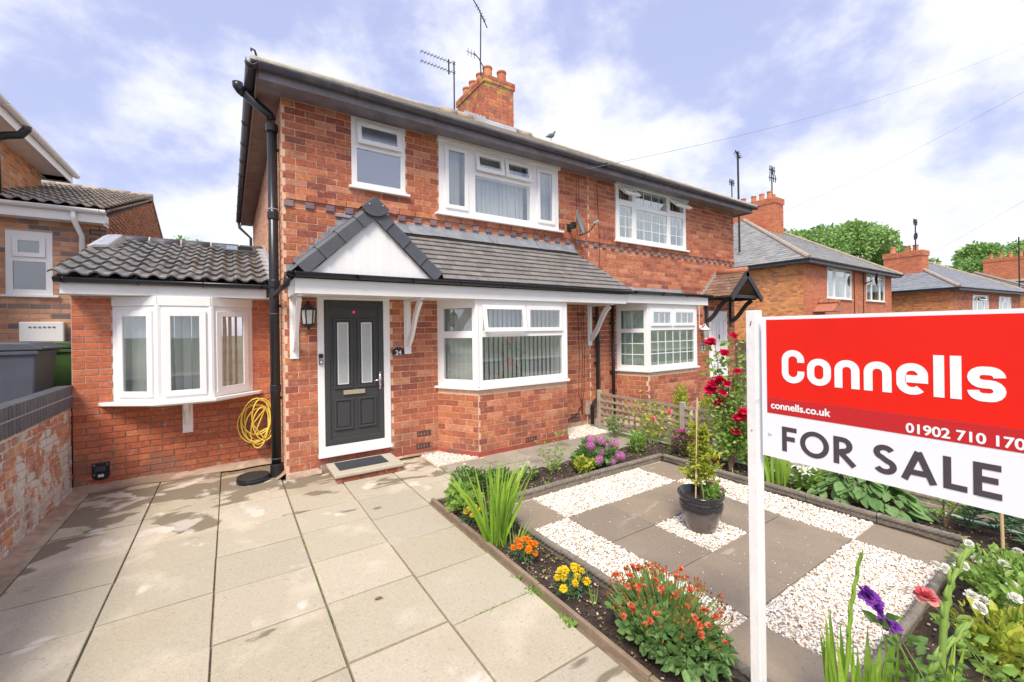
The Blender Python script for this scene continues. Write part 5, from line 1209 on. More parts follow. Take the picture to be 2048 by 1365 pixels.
# ================================================================== GARDEN WALL with coping, and the bins
GW = thing('garden_wall', 'old flaking whitewashed brick wall with blue grey coping beside the drive', 'garden wall', (-2.15, -2, GZ))
b = MB(); b.box(-2.27, -2.055, -7.2, .925, -.4, .905); obj('core', b, MORT_O, GW)
Fg = Matrix.Translation((-2.055, -7.2, 0)) @ RZ(pi/2)
def rough_gen(key):
    Lb, H, D, sd = key; rr = random.Random(sd); vs = []; nx = 5
    for i in range(nx+1):
        for (y, z) in ((D, 0), (0, 0), (0, 1), (D, 1)):
            pass
    v = []; f = []
    for i in range(nx+1):
        x = Lb*i/nx
        for j, (y, z) in enumerate(((D, 0), (.006, .0), (0, .12), (0, .5), (0, .88), (.006, 1), (D, 1))):
            v.append((x+(rr.uniform(-.003, .003) if 0 < i < nx else 0), y+(rr.uniform(-.002, .004) if y < D else 0)+(.006 if (i in (0, nx) and y < D) else 0), H*z+rr.uniform(-.002, .002)))
    for i in range(nx):
        for j in range(6): f.append((7*i+j, 7*(i+1)+j, 7*(i+1)+j+1, 7*i+j+1))
    f.append(tuple(range(7))[::-1]); f.append(tuple(7*nx+j for j in range(7)))
    return v, f
P = Pieces(); k = 0; z = GZ+.0
while z < .88:
    u = -R.uniform(0, .2); hd_ = k % 4 == 3
    while u < 8.12:
        W_ = (.112 if hd_ else .232)+R.uniform(-.006, .006)
        a, e = max(0, u), min(8.12, u+W_); u += W_
        if e-a < .05: continue
        P.add((round((e-a-.012)/.01)*.01, .066, .03, R.randrange(4)), Fg @ T(a+.006, -R.uniform(.004, .016), z+.006+R.uniform(-.003, .003)) @ RY(R.uniform(-.012, .012)))
    z += .079; k += 1
P.flush('brick', B_OLD, GW, rough_gen, 300, 'brickwork')
P = Pieces(); 
for i in range(106): P.add((.070, .125, .245), T(-2.038, -7.18+i*.0766, .905) @ RZ(pi/2))
P.flush('coping_brick', COPE, GW, box_gen)
obj('coping_mortar', MB().box(-2.275, -2.045, -7.2, .925, .90, 1.026), MORT_N, GW)
b = MB(); b.box(-2.30, -2.032, -7.2, .925, 1.0301, 1.042); obj('coping_top', b, COPE_T, GW)
def wheelie(name, label, x0, x1, y0, y1, z0, h, m, grp=None):
    t = thing(name, label, 'wheelie bin', ((x0+x1)/2, (y0+y1)/2, z0)); i = .055
    b = MB(); zt = z0+h*.86
    vs = [(x0+i, y0+i, z0), (x1-i, y0+i, z0), (x1-i, y1-i, z0), (x0+i, y1-i, z0), (x0, y0, zt), (x1, y0, zt), (x1, y1, zt), (x0, y1, zt)]
    b.add(vs, [(0, 3, 2, 1), (4, 5, 6, 7), (0, 1, 5, 4), (1, 2, 6, 5), (2, 3, 7, 6), (3, 0, 4, 7)])
    obj('body', b, m, t, bevel=.02)
    b = MB(); b.box(x0-.02, x1+.02, y0-.02, y1+.02, zt-.03, zt+.015); obj('rim', b, m, t, bevel=.008)
    b = MB(); b.prism([(x0-.03, zt+.02), (x1+.06, zt+.02), (x1+.05, zt+.05), (x1-.05, zt+.105), (x0+.06, zt+.125), (x0-.03, zt+.07)], 'y', y0-.03, y1+.03); obj('lid', b, m, t, bevel=.012)
    obj('handle', MB().tube([(x1+.02, y0+.06, zt+.045), (x1+.115, y0+.06, zt+.04), (x1+.115, y1-.06, zt+.04), (x1+.02, y1-.06, zt+.045)], .016, 8), m, t, smooth=True)
    for y in (y0+.04, y1-.10): obj('wheel', MB().tube([(x1-.04, y, z0+.10), (x1-.04, y+.06, z0+.10)], .10, 16), BLACK2, t)
    b = MB(); b.tube([(x0+.30, y0-.001+.02, zt-.12), (x0+.16, y0+.02, zt-.13), (x0+.12, y0+.025, zt-.2), (x0+.12, y0+.04, zt-.5)], .008, 5)
    b.box(x0+.05, x0+.12, y0-.004, y0+.01, zt-.10, zt-.03)
    obj('moulded_rib', b, m, t)
    return t
wheelie('wheelie_bin', 'grey wheelie bin with brown shaded side, nearest behind the garden wall', -3.20, -2.40, 1.25, 1.95, .56, 1.13, BIN_G)
wheelie('wheelie_bin', 'green wheelie bin half hidden behind the grey bin', -2.98, -2.30, 2.20, 2.80, .56, 1.12, BIN_V)

# ================================================================== GARDEN: soil, tiles, gravel, edging
def soil_patch(x0, x1, y0, y1, z, name='soil', res=.035, amp=.018):
    nx = max(2, int((x1-x0)/res)); ny = max(2, int((y1-y0)/res)); X_, Y_ = np.meshgrid(np.linspace(x0, x1, nx+1), np.linspace(y0, y1, ny+1))
    Z_ = np.array([[z+amp*(mnoise.noise(Vector((x*5, y*5, 1)))+.6*mnoise.noise(Vector((x*17, y*17, 3)))+.35*mnoise.noise(Vector((x*45, y*45, 5)))) for x, y in zip(r1, r2)] for r1, r2 in zip(X_, Y_)])
    V = np.stack([X_, Y_, Z_], -1).reshape(-1, 3); i = np.arange(ny)[:, None]*(nx+1)+np.arange(nx)[None]; i = i.ravel()
    F = np.stack([i, i+1, i+nx+2, i+nx+1], -1)
    o = link(bpy.data.objects.new(name, np_mesh(name, V, F, np.zeros(len(F)), SOIL, True))); return tag(o, kind='structure')
soil_patch(1.215, 1.56, -7.0, -1.66, -.065, 'flower_bed', amp=.014); soil_patch(1.40, 4.99, -2.13, -1.505, -.06, 'flower_bed', amp=.014); soil_patch(4.27, 4.99, -5.1, -2.12, -.07, 'flower_bed', amp=.016); soil_patch(1.55, 4.99, -7.0, -5.05, -.07, 'flower_bed', amp=.02)
rs = np.random.RandomState(4)
n = 5200; pts = np.concatenate([np.stack([rs.uniform(1.22, 1.54, n//4), rs.uniform(-6, -1.68, n//4)], 1), np.stack([rs.uniform(1.5, 4.9, n//4), rs.uniform(-2.1, -1.52, n//4)], 1), np.stack([rs.uniform(4.3, 4.95, n//4), rs.uniform(-5.2, -2.1, n//4)], 1), np.stack([rs.uniform(1.6, 4.9, n//4), rs.uniform(-6.4, -5.1, n//4)], 1)])
def pebbles(name, pts, z, smin, smax, m, par=None, flat=.6, seed=0, zj=.006, **k):
    rs = np.random.RandomState(seed); n = len(pts); t = (1+5**.5)/2
    B = np.array([(-1, t, 0), (1, t, 0), (-1, -t, 0), (1, -t, 0), (0, -1, t), (0, 1, t), (0, -1, -t), (0, 1, -t), (t, 0, -1), (t, 0, 1), (-t, 0, -1), (-t, 0, 1)])/1.9
    Fb = np.array([(0, 11, 5), (0, 5, 1), (0, 1, 7), (0, 7, 10), (0, 10, 11), (1, 5, 9), (5, 11, 4), (11, 10, 2), (10, 7, 6), (7, 1, 8), (3, 9, 4), (3, 4, 2), (3, 2, 6), (3, 6, 8), (3, 8, 9), (4, 9, 5), (2, 4, 11), (6, 2, 10), (8, 6, 7), (9, 8, 1)])
    V = B[None]*rs.uniform(.72, 1.15, (n, 12, 1))*np.stack([rs.uniform(.8, 1.35, n), rs.uniform(.65, 1.0, n), rs.uniform(flat*.7, flat*1.2, n)], 1)[:, None]
    a = rs.uniform(0, 6.28, n); ca, sa = np.cos(a)[:, None], np.sin(a)[:, None]; tl = rs.uniform(-.5, .5, n)[:, None]
    x, y, zz = V[..., 0], V[..., 1], V[..., 2]; y, zz = y*np.cos(tl)-zz*np.sin(tl), y*np.sin(tl)+zz*np.cos(tl)
    x, y = x*ca-y*sa, x*sa+y*ca; s = (rs.uniform(smin, smax, n)/2)[:, None]
    V = np.stack([x*s+pts[:, 0:1], y*s+pts[:, 1:2], zz*s+z+rs.uniform(-zj, zj, n)[:, None]], -1).reshape(-1, 3)
    F = (np.arange(n)[:, None, None]*12+Fb[None]).reshape(-1, 3)
    o = link(bpy.data.objects.new(name, np_mesh(name, V, F, np.repeat(rs.rand(n), 20), m)), par); return tag(o, **k)
pebbles('soil_clods', pts, -.058, .006, .026, CHIP, seed=2, kind='stuff', label='clods and bark chips lying on the dark flower bed soil', zj=.01)
GX = [1.60, 2.09, 2.637, 3.182, 3.765, 4.265]; GYs = [-2.20, -2.765, -3.328, -3.89, -4.452, -5.0]
obj('garden_bed_base', MB().box(1.56, 4.30, -5.04, -2.15, -.3, -.098), SANDY, kind='structure')
gt = thing('patio', 'chequered patio of brown slabs and white gravel squares', 'patio', (2.9, -3.6, -.08), kind='structure'); del gt['category']
pat = ['TGGGT', 'GTTTG', 'GTGTG', 'GTTTG', 'TGGGT']; gp = []
for j in range(5):
    for i in range(5):
        x0, x1, y1, y0 = GX[i], GX[i+1], GYs[j], GYs[j+1]
        if pat[j][i] == 'T': slab(gt, x0, x1, y0, y1, SLABG, -.08, .003)
        else:
            k = int((x1-x0)*(y1-y0)/(.0108**2)); gp.append(np.stack([rs.uniform(x0+.006, x1-.006, k), rs.uniform(y0+.006, y1-.006, k)], 1))
gp = np.concatenate(gp); pebbles('gravel', gp, -.083, .010, .025, PEB, None, .62, 5, .008, kind='stuff', label='white and cream gravel filling the squares between the brown slabs')
def poly_pts(poly, dens):
    xs = [p[0] for p in poly]; ys = [p[1] for p in poly]; out_ = []
    k = int((max(xs)-min(xs))*(max(ys)-min(ys))/dens**2)
    for _ in range(k):
        x, y = rs.uniform(min(xs), max(xs)), rs.uniform(min(ys), max(ys)); c = False
        for a in range(len(poly)):
            (xa, ya), (xb, yb) = poly[a], poly[a-1]
            if (ya > y) != (yb > y) and x < (xb-xa)*(y-ya)/(yb-ya)+xa: c = not c
        if c: out_.append((x, y))
    return np.array(out_)
pebbles('gravel', poly_pts([(1.70, -.06), (1.99, -.05), (2.33, -.62), (1.72, -.65)], .0115), GZ+.004, .010, .024, PEB, None, .62, 6, .008, kind='stuff', label='small patch of white gravel in the corner left of the bay wall')
pebbles('gravel', poly_pts([(4.34, -.08), (4.95, -.08), (4.95, -.75), (4.0, -.64)], .0115), GZ+.002, .010, .024, PEB, None, .62, 7, .008, kind='stuff', label='patch of white gravel between the bay wall and the fence post')
obj('path_bed', MB().box(1.70, 4.98, -.66, -.001, -.3, GZ-.010), SANDY, kind='structure')
slab(pav2, 2.40, 4.0, -.655, -.60, SLABP)
# loose pebbles strayed onto slabs and soil
n = 240; sp_ = np.stack([rs.uniform(1.7, 3.9, n), rs.uniform(-4.9, -1.6, n)], 1); pebbles('stray_pebbles', sp_, -.074, .006, .014, PEB, seed=9, kind='stuff', label='single white pebbles strayed over slabs and soil')
# rope-top edging
RE = thing('rope_edging', 'grey rope topped stone edging round the chequered patio', 'edging', (1.57, -3, -.08))
def rope(p, q, z=-.015):
    p = Vector(p); q = Vector(q); ln = (q-p).length; t = (q-p).normalized(); s = Vector((t.y, -t.x, 0)); n = max(1, round(ln/.6))
    for k in range(n):
        a0 = ln*k/n+.004; a1 = ln*(k+1)/n-.004; st = int((a1-a0)/.009); vs = []; fs = []; m_ = 14; zz = z+R.uniform(-.005, .005); sx = R.uniform(-.006, .006)
        for i in range(st+1):
            w_ = a0+(a1-a0)*i/st; c = p+t*w_+s*sx; c.z = zz
            for j in range(m_):
                a = 2*pi*j/m_; r = .0245*(.80+.34*abs(cos(1.5*(a-w_*52)))**.55)
                vs.append(tuple(c+s*cos(a)*r+Vector((0, 0, 1))*sin(a)*r))
        for i in range(st):
            for j in range(m_): fs.append((i*m_+j, i*m_+(j+1) % m_, (i+1)*m_+(j+1) % m_, (i+1)*m_+j))
        fs += [tuple(range(m_)), tuple(range(st*m_, st*m_+m_))]
        b = MB().add(vs, fs); A = p+t*a0+s*sx; B_ = p+t*a1+s*sx
        o = [A-s*.014, B_-s*.014, B_+s*.014, A+s*.014]
        b.add([(v.x, v.y, -.2) for v in o]+[(v.x, v.y, zz-.012) for v in o], [(4, 5, 6, 7), (0, 1, 5, 4), (1, 2, 6, 5), (2, 3, 7, 6), (3, 0, 4, 7)])
        obj('edging_stone', b, ROPE, RE, smooth=False)
rope((1.575, -2.16, 0), (1.575, -5.03, 0)); rope((1.62, -2.155, 0), (4.30, -2.155, 0)); rope((4.305, -2.2, 0), (4.29, -5.03, 0)); rope((4.26, -5.045, 0), (1.62, -5.045, 0))
TE = thing('timber_edging', 'brown edging boards between the paving and the flower bed', 'edging', (1.19, -4, GZ))
y = -1.68
for ln in (.92, .90, .93, .90, .92, .6): obj('edging_board', MB().box(1.172+R.uniform(-.004, .004), 1.204, y-ln+.006, y, -.2, GZ+.035+R.uniform(-.004, .004)), EDGE, TE, bevel=.004); y -= ln
obj('edging_board', MB().box(1.18, 1.72, -1.695, -1.665, -.2, GZ+.012), EDGE, TE, bevel=.004)

# ================================================================== TRELLIS FENCE
TF = thing('trellis_fence', 'weathered grey square trellis fence on gravel boards between the front gardens', 'fence', (5.0, -3, -.17))
posts = [-.33, -2.02, -3.74, -5.44, -7.1]
for y in posts: obj('post', MB().box(4.965, 5.035, y-.035, y+.035, -.35, .60+R.uniform(-.01, .01)), WOODP, TF, bevel=.006)
for y1, y0 in zip(posts, posts[1:]):
    a, e = y0+.037, y1-.037
    for i, z in enumerate((.53, .415, .30, .185, .07, -.02)):
        h_ = .045 if i == 0 else .036; obj('rail', MB().box(4.982, 5.0, a, e, z-h_/2, z+h_/2, M=T(0, 0, R.uniform(-.004, .004))), WOOD, TF, bevel=.002)
    n = int((e-a)/.118)
    for i in range(n+1):
        y = a+.02+(e-a-.04)*i/n; obj('batten', MB().box(5.0005, 5.018, y-.017, y+.017, -.03, .50+R.uniform(0, .01)), WOOD, TF)
    obj('gravel_board', MB().box(4.985, 5.01, a, e, -.32, -.045), WOODP, TF, bevel=.003)
b = MB(); b.tube([(4.90, -.2, -.04), (4.88, -1.0, -.035), (4.90, -2.0, -.03), (4.86, -3.0, -.035), (4.90, -4.3, -.03), (4.88, -5.6, -.04)], .014, 8)
tag(obj('garden_hose', b, SOILW, smooth=True), 'pale green garden hose lying along the foot of the trellis fence', 'hose')

# ================================================================== FOR SALE SIGN
SG = thing('for_sale_board', 'red and white estate agent board on a white wooden post', 'sign', (1.41, -4.85, -.05))
obj('post', MB(T(1.412, -4.845, 0) @ RZ(radians(-7))).box(-.0235, .0235, -.0235, .0235, -.3, 1.782), POSTW, SG, bevel=.003)
MSg = Matrix.Translation((1.389, -4.895, 0)) @ RZ(radians(-94))
# local x runs along the board, -y is its printed side; z up
obj('board', MB(MSg).box(-.008, .812, .0, .006, 1.147, 1.752), SIGNW, SG)
pm = MB(MSg); pm.box(.014, .795, -.0012, -.0002, 1.4025, 1.738); obj('red_panel', pm, RED, SG)
pm = MB(MSg); pm.box(.014, .795, -.0012, -.0002, 1.336, 1.402); obj('dark_red_band', pm, DRED, SG)
def stroke(pts, w, closed=False):
    """flat ribbon outline round a centre line"""
    pts = [Vector((a, b)) for a, b in pts]; pts = [p for i, p in enumerate(pts) if i == 0 or (p-pts[i-1]).length > 1e-5]
    if closed and (pts[0]-pts[-1]).length < 1e-5: pts.pop()
    n = len(pts); Lf = []; Rt = []
    for i, p in enumerate(pts):
        a = pts[i-1] if (i > 0 or closed) else None; c = pts[(i+1) % n] if (i < n-1 or closed) else None
        d1 = (p-a).normalized() if a is not None else (c-p).normalized(); d2 = (c-p).normalized() if c is not None else d1
        d = (d1+d2).normalized(); nn = Vector((-d.y, d.x)); k = 1/max(.5, nn.dot(Vector((-d1.y, d1.x))))
        Lf.append(p+nn*w/2*k); Rt.append(p-nn*w/2*k)
    return Lf, Rt, closed
def arc(cx, cy, rx, ry, a0, a1, n=8): return [(cx+rx*cos(radians(a0+(a1-a0)*i/n)), cy+ry*sin(radians(a0+(a1-a0)*i/n))) for i in range(n+1)]
def glyph(name, strokes, w, ox, oz, H, WX, m, par, M, y=-.0014, th=.0012):
    b = MB(M); y0_ = y
    for si, s in enumerate(strokes):
        y = y0_-si*.0002; pts, cl = s if isinstance(s, tuple) else (s, False)
        Lf, Rt, _ = stroke([(x*WX, z*H) for x, z in pts], w, cl); n = len(Lf)
        vs = [(ox+v.x, y-th, oz+v.y) for v in Lf+Rt]+[(ox+v.x, y, oz+v.y) for v in Lf+Rt]
        fs = []
        for i in range(n if cl else n-1):
            j = (i+1) % n; fs += [(i, j, n+j, n+i), (2*n+i, 3*n+i, 3*n+j, 2*n+j), (i, 2*n+i, 2*n+j, j), (n+i, n+j, 3*n+j, 3*n+i)]
        if not cl: fs += [(0, n, 3*n, 2*n), (n-1, 3*n-1, 4*n-1, 2*n-1)][:2]
        b.add(vs, fs)
    return obj(name, b, m, par)
w_ = .0255; hh = .106
def lett(ch, x, wd):
    q = w_/2; H = hh; r = min(.030, (wd-w_)/2-.0006)
    x0, x1 = q, wd-q
    if ch == 'o': s = [(arc(x1-r, H-q-r, r, r, 0, 90)+arc(x0+r, H-q-r, r, r, 90, 180)+arc(x0+r, q+r, r, r, 180, 270)+arc(x1-r, q+r, r, r, 270, 360), True)]
    elif ch == 'n': s = [[(x0, 0), (x0, H-q-r)]+arc(x0+r, H-q-r, r, r, 180, 90)+arc(x1-r, H-q-r, r, r, 90, 0)+[(x1, 0)]]
    elif ch == 'C': H2 = H*1.29; s = [[(x1, H2*.63)]+arc(x1-r, H2-q-r, r, r, 0, 90)+arc(x0+r, H2-q-r, r, r, 90, 180)+arc(x0+r, q+r, r, r, 180, 270)+arc(x1-r, q+r, r, r, 270, 360)+[(x1, H2*.37)]]
    elif ch == 'e': s = [[(x0+.01, H*.50), (x1, H*.50), (x1, H-q-r)]+arc(x1-r, H-q-r, r, r, 0, 90)+arc(x0+r, H-q-r, r, r, 90, 180)+arc(x0+r, q+r, r, r, 180, 270)+arc(x1-r, q+r, r, r, 270, 318)]
    elif ch == 'l': s = [[(x0, 0), (x0, H*1.28)]]
    elif ch == 's':
        rr = (H-2*q)/4; s = [arc(x1-rr, H-q-rr, rr, rr, 0, 90)+arc(x0+rr, H-q-rr, rr, rr, 90, 270)+arc(x1-rr, q+rr, rr, rr, 90, -90)+arc(x0+rr, q+rr, rr, rr, 270, 180)]
    glyph('letter', s, w_, x, 1.4735, 1, 1, LETW, SG, MSg, y=-.0013)
for ch, x, wd in (('C', .0775, .086), ('o', .174, .083), ('n', .269, .079), ('n', .361, .079), ('e', .453, .081), ('l', .547, .0255), ('l', .586, .0255), ('s', .624, .080)): lett(ch, x, wd)
MT = MSg @ T(0, -.0014, 0) @ Matrix.Rotation(pi/2, 4, 'X')
text('connells.co.uk', MT @ T(.030, 1.358, 0), .0405, LETW, SG, .0006, .0012, .96, 'LEFT')
text('01902 710 170', MT @ T(.476, 1.345, 0), .0445, LETW, SG, .0006, .0012, .98, 'LEFT')
ws = .0185; Hc = .103; zb = 1.184
def cap(ch, x, wd, s): glyph('letter', s, ws, x, zb, 1, 1, LETD, SG, MSg @ T(0, .0011, 0), y=-.0013)
q = ws/2
cap('F', .074, .056, [[(q, 0), (q, Hc)], [(q, Hc-q), (.057, Hc-q)], [(q, Hc*.53), (.050, Hc*.53)]])
ow = .103; cap('O', .144, ow, [([(ow/2+(ow/2-q)*cos(a*pi/14), Hc/2+(Hc/2-q+.001)*sin(a*pi/14)) for a in range(28)], True)])
cap('R', .262, .07, [[(q, 0), (q, Hc)], [(q, Hc-q), (.030, Hc-q)]+arc(.030, Hc*.70, .022, Hc*.30-q, 90, -90, 8)+[(q, Hc*.40)], [(.026, Hc*.40), (.066, -.0)]])
sw = .064; cap('S', .386, sw, [arc(sw/2-.002, Hc*.735, sw/2-q, Hc*.265-q, 25, 90, 4)+arc(sw/2-.002, Hc*.735, sw/2-q-.002, Hc*.265-q, 100, 250, 8)+arc(sw/2, Hc*.28, sw/2-q+.001, Hc*.28-q, 75, -90, 9)+arc(sw/2, Hc*.28, sw/2-q+.001, Hc*.28-q, -100, -155, 4)])
cap('A', .461, .092, [[(.0095, 0), (.046, Hc-.004)], [(.046, Hc-.004), (.083, 0)], [(.022, Hc*.28), (.070, Hc*.28)]])
cap('L', .567, .054, [[(q, 0), (q, Hc)], [(q, q), (.054, q)]])
cap('E', .634, .058, [[(q, 0), (q, Hc)], [(q, Hc-q), (.058, Hc-q)], [(q, Hc*.52), (.052, Hc*.52)], [(q, q), (.059, q)]])
for x, z in ((.027, 1.249), (.733, 1.229), (.775, 1.249)): 
    if x != .733: obj('bolt', MB(MSg).lathe([(.0085, 0), (.008, .003), (.004, .006)], (0, 0, 0), 12, M=MSg @ T(x, -.0002, z) @ Matrix.Rotation(pi/2, 4, 'X')), SIGNW, SG, smooth=True)
b = MB(T(1.412, -4.845, 0) @ RZ(radians(-7))); b.tube([(-.024, -.004, 1.735), (-.028, -.002, 1.725), (-.024, .0, 1.715)], .002, 5); b.tube([(-.0236, 0, 1.245), (-.026, 0, 1.245)], .003, 6); obj('nail', b, REDT, SG)
# ================================================================== PLANTS
SZ = -.05
def stemmed(name, label, cat, c, heads, kind, m, s, lf, nl, ls, rad, seed, group=None, stem_m=STEM, wr=.5, zc=None, tilt=.6, fname='flower', stem_r=.0035, hollow=.3, up=.3):
    """a leafy plant with its flower heads on stems; heads: world points"""
    t, P = bush(name, label, cat, c, rad, nl, ls, lf, seed, 0, wr, hollow, up, stem_m, group, zc)
    b = MB()
    for h in heads:
        h = Vector(h); a = Vector((c[0]+R.uniform(-.03, .03), c[1]+R.uniform(-.03, .03), c[2])); mid = a.lerp(h, .55); mid.z += .04
        b.tube([a, mid, h], [stem_r*1.2, stem_r, stem_r*.6], 5)
        flower(fname, kind, m, h, s*R.uniform(.82, 1.15), t, tilt)
    if heads: obj('stem', b, stem_m, t)
    return t
def dome(c, rad, n, seed, lo=.35, zs=1.0):
    rr = random.Random(seed); out_ = []
    for i in range(n):
        a = i*2.39996+rr.uniform(-.3, .3); q = sqrt((i+.5)/n); z = sqrt(max(0, 1-q*q*.85)); out_.append((c[0]+rad[0]*q*cos(a), c[1]+rad[1]*q*sin(a), c[2]+zs*rad[2]*(lo+(1-lo)*z)*2*.95*rr.uniform(.88, 1.05)))
    return out_
# iris-like clump by the edging
t = thing('iris_clump', 'tall clump of bright sword shaped leaves by the corner of the flower bed', 'plant', (1.28, -2.80, SZ))
blades(t, (1.28, -2.80, SZ), 84, .42, .76, .09, .026, LF_IRI, 1, lean=.42, curl=.45)
blades(t, (1.33, -2.95, SZ), 16, .14, .30, .08, .010, LF_IRI, 2, lean=.7, curl=.8)
# yellow marigolds behind, orange, yellow in front
stemmed('marigold', 'small yellow marigolds with feathery leaves behind the sword leaved clump', 'marigold', (1.29, -2.35, SZ), dome((1.29, -2.37, SZ), (.10, .09, .07), 9, 1), 'pompon', PT_YEL, .026, LF_BLU, 420, .030, (.11, .11, .07), 3, 'marigolds in the flower bed', wr=.25)
stemmed('marigold', 'orange marigolds in the bed between sword leaved clump and edging', 'marigold', (1.315, -3.18, SZ), dome((1.315, -3.17, SZ), (.105, .11, .075), 12, 2), 'pompon', PT_ORA, .029, LF_BLU, 460, .030, (.12, .12, .075), 4, 'marigolds in the flower bed', wr=.25)
stemmed('marigold', 'yellow marigolds in the bed beside the flame coloured dahlia bush', 'marigold', (1.33, -3.68, SZ), dome((1.33, -3.68, SZ), (.12, .11, .08), 13, 3), 'pompon', PT_YEL, .028, LF_BLU, 500, .032, (.14, .13, .07), 5, 'marigolds in the flower bed', wr=.28)
blades(thing('sprouting_bulb', 'few upright green shoots in front of the yellow marigolds', 'plant', (1.37, -3.85, SZ)), (1.37, -3.85, SZ), 5, .10, .20, .02, .010, LF_BRI, 8, lean=.2)
# leafy plants at the bed corner
bush('leafy_perennial', 'bright green leafy perennial at the far corner of the left bed', 'plant', (1.33, -2.08, SZ), (.17, .20, .13), 620, .055, LF_BRI, 11, 6, .7)
t, P = bush('white_flowered_perennial', 'loose green plant with a few small white flowers behind the sword leaves', 'plant', (1.55, -1.80, SZ), (.22, .16, .16), 700, .048, LF_MID, 12, 10, .55)
for p in ((1.48, -1.85, .30), (1.52, -1.82, .24), (1.95, -1.80, .12)): flower('flower', 'daisy', PT_WHT, p, .022, t)
bush('leafy_perennial', 'mid green rounded perennial between sword leaves and rope edging', 'plant', (1.85, -1.92, SZ), (.19, .13, .12), 620, .05, LF_MID, 13, 5, .6)
t, P = bush('small_white_rose', 'low sparse rose with two small cream blooms in the back bed', 'rose', (2.32, -1.80, SZ), (.17, .10, .08), 150, .04, LF_MID, 14, 8, .6, stem_m=STEMW)
for p in ((2.22, -1.82, .13), (2.34, -1.80, .15), (2.28, -1.86, .07)): flower('flower', 'rose', PT_WHT, p, .022, t)
def twiggy(name, label, cat, c, tops, lf, seed, ls=.05, nl=16, stem_m=STEM, r=.005, spread=.05, flowers=(), fk='rose', fm=PT_RED, fs=.045, group=None):
    rr = np.random.RandomState(seed); t = thing(name, label, cat, c, group); b = MB(); P = []; D = []
    for tp in tops:
        a = Vector(c); tp = Vector(tp); mid = a.lerp(tp, .5)+Vector((rr.uniform(-.05, .05), rr.uniform(-.05, .05), .02)); pts = []
        for i in range(9):
            u = i/8; pts.append((a*(1-u)**2+mid*2*u*(1-u)+tp*u*u))
        b.tube(pts, [r*(1-.65*i/8) for i in range(9)], 5)
        for k in range(nl):
            u = .22+.78*k/nl; i = min(7, int(u*8)); p = pts[i].lerp(pts[i+1], u*8-i); a_ = k*2.4+rr.uniform(-.4, .4)
            for q in range(3):
                d = Vector((cos(a_+q*.5-.5), sin(a_+q*.5-.5), rr.uniform(.0, .7))); o = spread*rr.uniform(.3, 1.2)
                P.append(p+d*o); D.append(d+Vector((0, 0, rr.uniform(-.4, .4))))
    obj('stem', b, stem_m, t); leaves('foliage', [tuple(p) for p in P], [tuple(p) for p in D], ls*rr.uniform(.6, 1.2, len(P)), lf, t, .6, seed)
    for p in flowers: flower('flower', fk, fm, p, fs*R.uniform(.85, 1.15), t, .9)
    return t
twiggy('young_rose', 'thin young rose with three upright leafy shoots in the back bed', 'rose', (2.66, -1.82, SZ), ((2.52, -1.80, .40), (2.80, -1.82, .50), (2.86, -1.86, .26), (2.70, -1.9, .14)), LF_BRI, 21, .045, 11)
# hydrangea
HYD = [(3.17, .34), (3.17, .25), (3.36, .28), (3.33, .15), (3.47, .19), (3.58, .21), (3.24, .08), (3.46, .02), (3.57, .07), (3.66, .05)]
stemmed('hydrangea', 'rounded hydrangea covered in mauve pink flower heads in the back bed', 'hydrangea', (3.36, -1.86, SZ), [(x, -1.96-.04*R.random()-(.06 if z < .1 else 0), z) for x, z in HYD], 'mop', PT_HYD, .068, LF_PEO, 1100, .08, (.31, .20, .155), 22, wr=.75, tilt=.3, fname='flower_head')
bush('yellow_leaved_shrub', 'low pale yellow green foliage at the foot of the hydrangea', 'shrub', (3.02, -2.0, SZ), (.14, .09, .10), 260, .05, LF_YEL, 23, 4, .6)
twiggy('rose_bush', 'slender rose bush nearest the house wall by the first fence post', 'rose', (4.62, -1.0, -.1), ((4.62, -.95, .36), (4.72, -1.10, .30), (4.50, -1.0, .25), (4.66, -.9, .18)), LF_MID, 24, .05, 14, STEMW, .006)
twiggy('climbing_rose', 'climbing rose with yellow green leaves and salmon buds on the trellis', 'rose', (4.78, -1.62, -.1), ((4.86, -1.45, .78), (4.84, -1.70, .62), (4.86, -1.30, .58), (4.84, -1.92, .50), (4.86, -1.15, .46), (4.80, -1.60, .35), (4.86, -2.0, .30)), LF_YEL, 25, .055, 10, STEM, .007, .06,
       ((4.78, -1.66, .34), (4.84, -1.9, .46), (4.86, -1.5, .70)), 'rose', PT_PNK, .035)
bush('leafy_perennial', 'small bright green leafy plant at the foot of the climbing rose', 'plant', (4.26, -1.80, SZ), (.15, .12, .15), 330, .055, LF_BRI, 26, 6, .55)
twiggy('seedling', 'single small seedling standing in the soil under the trellis', 'plant', (4.72, -2.0, -.06), ((4.74, -2.0, .18),), LF_BRI, 27, .05, 7, spread=.03)
t = stemmed('azalea', 'compact shrub with magenta flowers and dark leaves in front of the trellis', 'azalea', (4.66, -2.28, SZ), dome((4.66, -2.28, SZ-.02), (.17, .18, .19), 24, 31, .25), 'daisy', PT_MAG, .034, LF_PUR, 620, .042, (.19, .19, .17), 31, wr=.5, tilt=.9)
